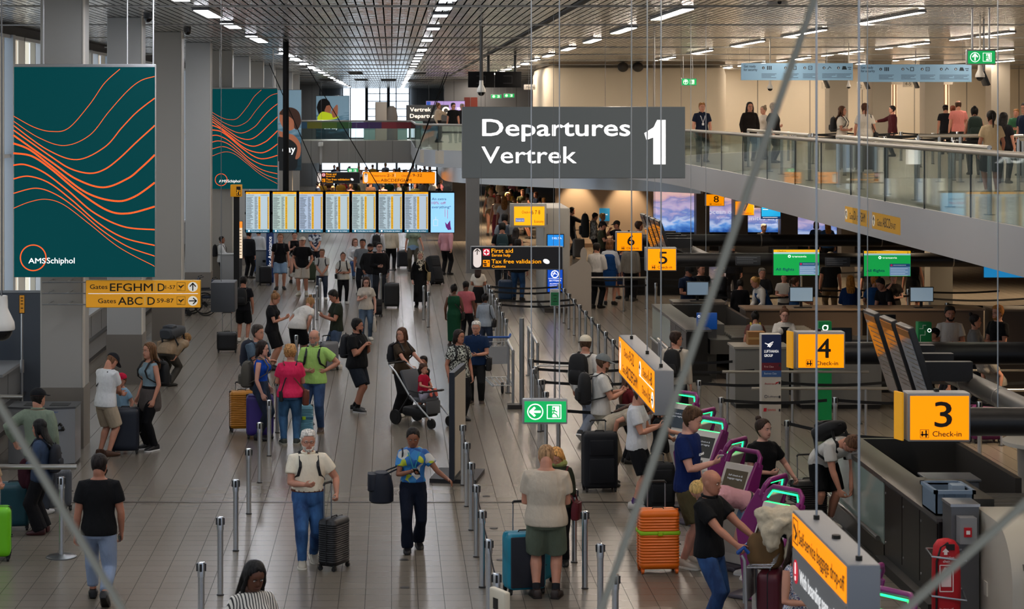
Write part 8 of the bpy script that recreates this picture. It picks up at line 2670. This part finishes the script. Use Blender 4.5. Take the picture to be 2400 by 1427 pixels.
# --- airline queue under the balcony
o=P_(1391,612,496,92,'man in a checked shirt with a huge black trekking rucksack',top=('shirt','A8A49C','print','6E6A64',.6),bot=('pants','101114'),hair=('short','120E0C'),hp=22,R='belly',L='belly',Y=76)
backpack(o,'101215','huge black trekking rucksack before the brown wall',.42,.85,.30,zf=.74)
P_(1410,640,518,80,'man in a black cap and olive top in the queue before the brown wall',top=('tee','2E3022'),bot=('pants','15161A'),cap='0E0E10',hair=('short','120E0C'),R='phone',L='phone',hp=20)
P_(1412,608,503,60,'woman with fair hair in dark clothes by the blue wall poster',sex='f',top=('tee','14161C'),bot=('pants','15161A'),hair=('curly','B08A50'),Y=78)
P_(1447,640,516,-70,'man in dark clothes and a cap facing left in the airline queue',top=('tee','1A1E26'),bot=('pants','1C2434'),cap='2A2622',hair=('short','120E0C'),R='chin',L='belly',hp=10)
P_(1398,722,569,148,'airline man in a white shirt and dark trousers with his back turned',top=('tuckedlong','C9C6C2'),bot=('pants','0E1118'),shoe='0C0C0E',hair=('short','1A1410'),R='belly',L='phone',skin='a')
o=P_(1429,714,560,165,'airline woman in a royal blue dress with a white blouse',sex='f',top=('tuckedlong','B9BEC6'),bot=('skirt','14407C','',None,1,.27,.09),shoe='14141A',hair=('bob','6A4428'),R='relax',L='belly',skin='a')
vest(o,'14407C')
P_(1458,700,575,-160,'airline woman in a navy dress beside the numeral 6',sex='f',top=('tee','15294E'),bot=('skirt','14264A','',None,1,.27,.1),shoe='14141A',hair=('bun','2A1C14'),R='belly',L='belly')
P_(1497,660,518,100,'woman with brown curls in a dark top behind the numeral 6',sex='f',top=('tee','22242A'),bot=('jeans','5A6A80','denim'),hair=('curly','2E1A10'),R='belly',L='belly')
P_(1478,705,565,160,'person in a grey shirt and black trousers behind the numeral 6',top=('shirt','77736C'),bot=('pants','0E0E10'),hair=('short','1A1410'))
P_(1340,598,485,95,'person with a dark sleeve stepping out behind the grey tower',top=('long','15161A'),bot=('pants','15161A'),hair=('short','1A1410'),R='reach')
case(1356,606,.42,.74,.28,8,'5E5A55','grey suitcase before the brown wall',handle=.3)
o=P_(1612,790,620,28,'man in a dark blue polo shirt and black cap behind the far steel counter',top=('polo','0E1C34'),bot=('pants','0E0F12'),cap='0C0C0E',hair=('short','14100E'),R='belly',L='belly',skin='b',hp=26)
P_(1642,786,616,8,'man in a black T-shirt with a white badge behind the far steel counter',top=('tee','0C0C0F'),bot=('jeans','1C2A40','denim'),hair=('short','3A2618'),skin='a',hy=25,lanyard='15161A')
P_(1690,770,622,-70,'person in black with a pale cap behind the pale monitor',top=('jacket','111216'),bot=('pants','101114'),cap='B9AFA0',hair=('short','2A1C14'),R='belly',L='belly')
# --- airline desks
o=P_(1798,806,640,-72,'airline woman with fair hair in a white shirt and blue waistcoat leaning on her desk',sex='f',top=('tuckedlong','B9B7B4'),bot=('skirt','102C54'),hair=('pony','A07A44',.8),lean=30,R='desk',L='desk',h=1.70)
vest(o,'123864')
o=P_(1862,800,652,105,'airline woman in a blue waistcoat and white sleeves facing right',sex='f',top=('tucked','AEB0B4'),bot=('skirt','102C54'),hair=('pony','3A2618',.7),R='desk',L='desk',h=1.55)
vest(o,'123864')
P_(1735,790,655,172,'person in black with a black rucksack before the airline desks',top=('jacket','0E0F13'),bot=('pants','101114'),hair=('short','120E0C'))
P_(1786,778,628,5,'grey-haired customer in a dark jacket left of green screen 1',top=('jacket','24262A'),bot=('pants','15161A'),hair=('tidy','6E6A64'),R='belly',L='belly')
P_(1838,772,640,-20,'customer in a white T-shirt behind the blue waistcoat airline woman',top=('tee','B0AEA8'),bot=('pants','22242A'),hair=('short','2A1C14'),R='belly',L='belly')
P_(1946,748,590,175,'customer in khaki trousers and a dark rucksack below green screen 1',top=('tee','1A1B1E'),bot=('pants','5E5040'),hair=('short','14100E'))
P_(1993,812,655,172,'airline woman with strawberry blonde hair and a blue jacket, the left of two',sex='f',top=('jacket','0F2C58'),bot=('skirt','0F2348'),hair=('long','A8702E',.5),R='chin',L='belly',h=1.68)
o=P_(2050,816,648,178,'airline woman with a ginger ponytail and a blue waistcoat, the right of two',sex='f',top=('tucked','1A4474'),bot=('skirt','0F2348'),hair=('pony','A86A2A',.7),R='desk',L='desk',h=1.72)
vest(o,'1A4474')
P_(2094,786,661,-5,'smiling woman with fair curls in a dark top facing the airline desk',sex='f',top=('tee','2E2A28'),bot=('pants','15161A'),hair=('curly','8A5E34'),R='chin',L='belly',skin='p',h=1.55)
P_(2088,836,690,-60,'dark-haired man bending over the desk beside the smiling woman',top=('tee','15161A'),bot=('pants','15161A'),hair=('short','0E0B0A'),lean=28,R='desk',L='desk',h=1.75,Y=48.3)
P_(2140,745,590,170,'person in a black dress behind green screen 2',sex='f',top=('dress','0F0F12','',None,1,.38,.12),bot=None,hair=('bun','14100E'))
P_(2040,745,600,160,'person in dark clothes walking behind green screen 2',top=('tee','1B1C20'),bot=('pants','1A1B1F'),hair=('short','14100E'),legs='walk')
o=P_(1838,918,717,-4,'check-in agent in a black waistcoat and white sleeves with a lanyard',sex='f',top=('tucked','B9B6B0'),bot=('pants','101114'),hair=('bun','4A2E1C'),R='desk',L='desk',skin='p',hp=18,Y=40.9,h=1.70)
vest(o,'111216')
o=P_(1770,899,728,176,'person in pink trousers with a pale grey and yellow backpack at the desk',sex='f',top=('tee','5E3A36'),bot=('pants','9A4E5A'),hair=('bun','14100E'),R='belly',L='relax')
backpack(o,'8A8E92','pale grey backpack with a dark cross mark on the person in pink trousers',.34,.48,.2,col2='A89A3A')
P_(2226,930,712,-2,'smiling man in a white T-shirt behind the right-hand desk',top=('tee','BDB9B4'),bot=('pants','1C1E24'),hair=('tidy','14100E'),beard='short',R='relax',L='belly',skin='b',Y=40.0,h=1.80)
P_(2284,940,733,74,'woman in a grey T-shirt and glasses with tied dark hair facing right',sex='f',top=('tee','6E6C6A'),bot=('pants','1C1E24'),hair=('bun','1A1210'),glasses='clear',R='belly',L='belly',Y=39.4,h=1.72)
P_(2340,935,712,-66,'man with a fair beard in a black T-shirt facing left at the right edge',top=('tee','0C0C0F'),bot=('pants','15161A'),hair=('tidy','A06A34'),beard='short',glasses='clear',R='belly',L='belly',Y=40.2,h=1.80)
P_(2192,950,768,-88,'person in a dark cap and brown top sitting before the green carton',top=('tee','4A4034'),bot=('pants','22201E'),cap='0E0E10',hair=('short','14100E'),R='desk',L='desk',h=1.46,Y=39.3)
o=P_(2335,1010,850,-62,'person in a grey T-shirt leaning forward below the black tube at the right',sex='f',top=('tee','77746E'),bot=('pants','1A1A1E'),hair=('long','4A2E1C',.6),lean=42,R='down',L='down',h=1.68)
P_(2225,1000,840,-80,'person in an orange-brown top stooping beside the tilted monitors',sex='f',top=('tee','6E3A1E'),bot=('pants','1A1A1E'),hair=('long','2A1812',.6),lean=40,R='down',L='down',h=1.6)
case(2308,1036,.50,.62,.28,10,'5E1450','magenta suitcase on the floor behind the numeral 3')
case(2330,1005,.46,.60,.28,40,'14141A','dark suitcase on the floor at the right edge behind the magenta one')
P_(1717,590,555,175,'airline man with grey hair seated before the ocean of backdrop',top=('shirt','14161C'),bot=('pants','15161A'),hair=('tidy','8A8680'),Y=60.5,h=1.72)
P_(1790,640,560,5,'person in black standing behind the dark desk by screen 7',top=('tee','121318'),bot=('pants','15161A'),hair=('tidy','8A8680'),Y=70,h=1.72)
P_(1940,630,530,178,'airline woman with long fair hair seen from behind at the blue backdrop',sex='f',top=('jacket','1C3E6A'),bot=('pants','101114'),hair=('long','8A6034',.5),Y=72,h=1.70)
P_(1913,632,535,170,'airline woman with brown hair left of the fair-haired one at the blue backdrop',sex='f',top=('jacket','1A2E4E'),bot=('pants','101114'),hair=('bob','4A2E1C'),Y=73,h=1.64)
# --- passengers queueing left of the grey tower
o=P_(1183,652,500,172,'man in a grey T-shirt with dark straps in the lane left of the yellow lightbox',top=('tee','7A8088'),bot=('pants','22242A'),hair=('short','14100E'))
backpack(o,'2E3A4A','slate backpack on the man in the grey T-shirt left of the yellow lightbox',.30,.44)
o=P_(1177,676,521,178,'man in a black T-shirt with a dark teal backpack above the black First aid sign',top=('tee','0F1013'),bot=('pants','1C1E24'),hair=('short','14100E'))
backpack(o,'16323A','dark teal backpack above the black First aid sign',.32,.48)
o=P_(1209,668,533,165,'woman in a dark brown top with bare arms above the black First aid sign',sex='f',top=('tank','2A1E1E'),bot=('pants','1C1E24'),hair=('long','1A1210',.4))
P_(1150,552,441,12,'woman in a white top with a tan shoulder bag in the far lane',sex='f',top=('tank','BDB4AA'),bot=('skirt','6E5A48'),hair=('bun','A07A44'))
P_(1167,572,454,-5,'woman with long hair in a cream top pulling a case in the far lane',sex='f',top=('tank','C4B4A8'),bot=('pants','8A3A44'),hair=('long','6A3A22',.5))
P_(1182,580,459,175,'woman in a white T-shirt seen from behind in the far lane',sex='f',top=('tee','B9BCC2'),bot=('jeans','22324E','denim'),hair=('long','8A5E34',.5))
P_(1190,566,450,5,'fair-haired woman in a grey top behind the white T-shirt in the far lane',sex='f',top=('tee','8A8478'),bot=('pants','2A2A2E'),hair=('bob','B09258'))
o=P_(1214,704,560,170,'person in blue jeans with a black rucksack behind the black First aid sign',top=('jacket','14161A'),bot=('jeans','1E3E66','denim','3A628E'),hair=('short','14100E'),shoe='15151A')
case(1184,706,.40,.62,.26,8,'1C3450','dark blue suitcase below the black First aid sign',handle=.2)
# --- upper floor
P_(1645,380,240,4,'security man in a navy polo shirt with a lanyard on the upper floor',top=('polo','111A2E'),bot=('pants','15171C'),hair=('tidy','8A5E34'),R='relax',L='relax',z=UP,lanyard='C9CCD2',skin='a')
P_(1757,378,238,6,'woman with long dark hair and glasses in a black lace top on the upper floor',sex='f',top=('long','15100F'),bot=('pants','0E0E10'),hair=('long','1A1210',.6),glasses='clear',z=UP,fat=1.1,R='relax',L='relax')
o=P_(1790,374,247,-60,'woman with grey tied hair half hidden behind the woman in black',sex='f',top=('tee','B9B0A4'),bot=('pants','1A1A1E'),hair=('bun','7A6A58'),z=UP)
P_(1812,382,240,60,'woman with short grey hair in a loose black top on the upper floor',sex='f',fat=1.3,top=('tee','0E0D0E'),bot=('pants','0E0E10'),hair=('short','8A7E70'),R='relax',L='belly',z=UP,hy=10)
o=P_(1973,394,247,62,'young woman with brown hair in a white T-shirt on the upper floor',sex='f',top=('tee','C9C2B6'),bot=('pants','1C1A1A'),hair=('long','4A2E1C',.5),R='belly',L='belly',z=UP)
backpack(o,'17181C','dark backpack on the young woman in white on the upper floor',.28,.42)
case(1988,398,.42,.66,.28,10,'15151A','black suitcase behind the glass beside the woman in white',z=UP)
o=P_(2027,396,240,176,'woman in a white T-shirt and dark trousers seen from behind on the upper floor',sex='f',fat=1.12,top=('tee','CFC8BC'),bot=('pants','1A1B18'),hair=('pony','4A2A1A',1.2),R='relax',L='relax',z=UP)
shoulder_bag(o,1,'1C1C20','black and white striped tote of the woman seen from behind',w=.34,hgt=.34,d=.12,zf=.46,cross=False,name='tote_bag')
case(2035,402,.44,.70,.30,10,'17181E','dark suitcase behind the glass below the striped tote',z=UP)
P_(2092,372,248,-100,'person in a maroon jacket with a white stripe at the lit security lane',top=('jacket','3E1018'),bot=('pants','15151A'),hair=('short','14100E'),z=UP,Y=70,h=1.72,R='reach')
P_(2246,374,235,178,'bald man in a salmon pink shirt seen from behind on the upper floor',top=('tee','C87A72'),bot=('pants','3A3632'),hair=('balding','3A2618'),z=UP)
P_(2216,362,245,176,'person with a dark cap beyond the pink shirt',top=('tee','15161C'),bot=('pants','15161A'),cap='0F1016',hair=('short','14100E'),z=UP)
P_(2233,360,247,170,'person with reddish hair beyond the pink shirt',top=('tee','6E3A30'),bot=('pants','15161A'),hair=('short','6A3420'),z=UP)
o=P_(2284,410,249,168,'woman with a dark bun and a large dark green rucksack on the upper floor',sex='f',top=('tank','3A2A24'),bot=('pants','1A1A1E'),hair=('bun','120D0B'),z=UP,skin='b')
backpack(o,'12261F','large dark green rucksack by the woman with the dark bun',.38,.56,.24)
P_(2324,456,257,180,'woman with a long black ponytail in a sand-coloured T-shirt on the upper floor',sex='f',fat=1.08,top=('tee','BDA988'),bot=('shorts','15161A'),shoe='C4C0BA',hair=('pony','0E0A09',1.2),R='relax',L='relax',z=UP,skin='b')
P_(2352,430,262,150,'person with long black hair in dark clothes right of the sand-coloured T-shirt',sex='f',top=('tee','14151A'),bot=('pants','15161A'),hair=('long','0E0A09',.5),z=UP)
P_(2382,376,255,-30,'person in a green T-shirt at the right lit security lane',top=('tee','2E5A40'),bot=('pants','15161A'),hair=('short','8A5E34'),z=UP,R='belly',L='belly')
P_(2404,412,240,-60,'person in dark blue at the right picture edge of the upper floor',top=('tee','121E34'),bot=('pants','15161A'),hair=('short','14100E'),z=UP)
P_(1027,334,240,60,'woman in a cream blouse and black trousers by the balcony corner',sex='f',top=('tuckedlong','BDAC98'),bot=('pants','0E0E10'),hair=('bun','6A4428'),z=UP,L='reach',R='relax',hy=20)
P_(1062,335,241,-10,'man in a black T-shirt and sunglasses by the balcony corner',top=('tee','0D0D0F'),bot=('pants','101114'),hair=('tidy','120E0C'),glasses='sun',z=UP,hy=40)
P_(1083,333,243,20,'grey-haired person at the edge of the big Departures sign',top=('tee','1A1A1E'),bot=('pants','15161A'),hair=('tidy','8A8680'),z=UP)
# --- crowd beyond the bridge and at the end of the far lane
cr=random.Random(21)
tops=(('white','BDC0C4'),('black','101114'),('navy','16233E'),('grey','6E7278'),('red','8E1A28'),('pale blue','7A98B4'),('olive','4A4A30'),('cream','B9AE98'),('pink','B06A78'),('dark green','1E3A2C'),('mustard','A8802A'),('brown','4A3224'))
legs_=(('black trousers','pants','101114'),('blue jeans','jeans','24406A'),('beige trousers','pants','8A7C68'),('grey shorts','shorts','5A5E64'),('dark shorts','shorts','22262E'))
hairs=('14100E','3A2618','7A5A34','1A1210','5A3A24')
combos=[(a,b)for a in range(12)for b in range(5)]
cr.shuffle(combos)
lane=combos[::-1]
def crowd(spots,where,combos):
 for(x,y)in spots:
  a,b=combos.pop()
  f=cr.random()<.5
  face=cr.choice((0,10,-20,170,180,-160,60,-70,100))
  u=U0+x*F/y
  v=V0+ZC*F/y
  bt=(legs_[b][1],legs_[b][2],'denim')if legs_[b][1]=='jeans' else(legs_[b][1],legs_[b][2])
  P_(u,v,0,face,'distant person in %s top and %s %s'%(tops[a][0],legs_[b][0],where),sex='f' if f else 'm',h=cr.uniform(1.58,1.72)if f else cr.uniform(1.70,1.86),top=(cr.choice(('tee','tee','shirt')),tops[a][1]),bot=bt,hair=(cr.choice(('long','bun','bob')if f else('short','short','crew')),cr.choice(hairs)),R=cr.choice(('side','belly','phone','relax')),L=cr.choice(('side','belly','relax')),skin=cr.choice('aabpc'),legs=cr.choice(('stand','stag','short')),lod=0,Y=y)
sp=[]
for j,y in enumerate((108,113,118,124,130,136,143)):
 for k in range(8):
  sp.append((-3.8+.86*k+cr.uniform(-.17,.17)+.2*j%.6,y+cr.uniform(-1.6,1.6)))
crowd(sp,'beyond the bridge',combos[:])
sp=[(5.0+(y-92)*.028+dx,y+cr.uniform(-1.2,1.2))for y in(90,93,97,101,106,112)for dx in(-.25,.4,1.0,1.6)]
crowd(sp,'in the far lane',lane)
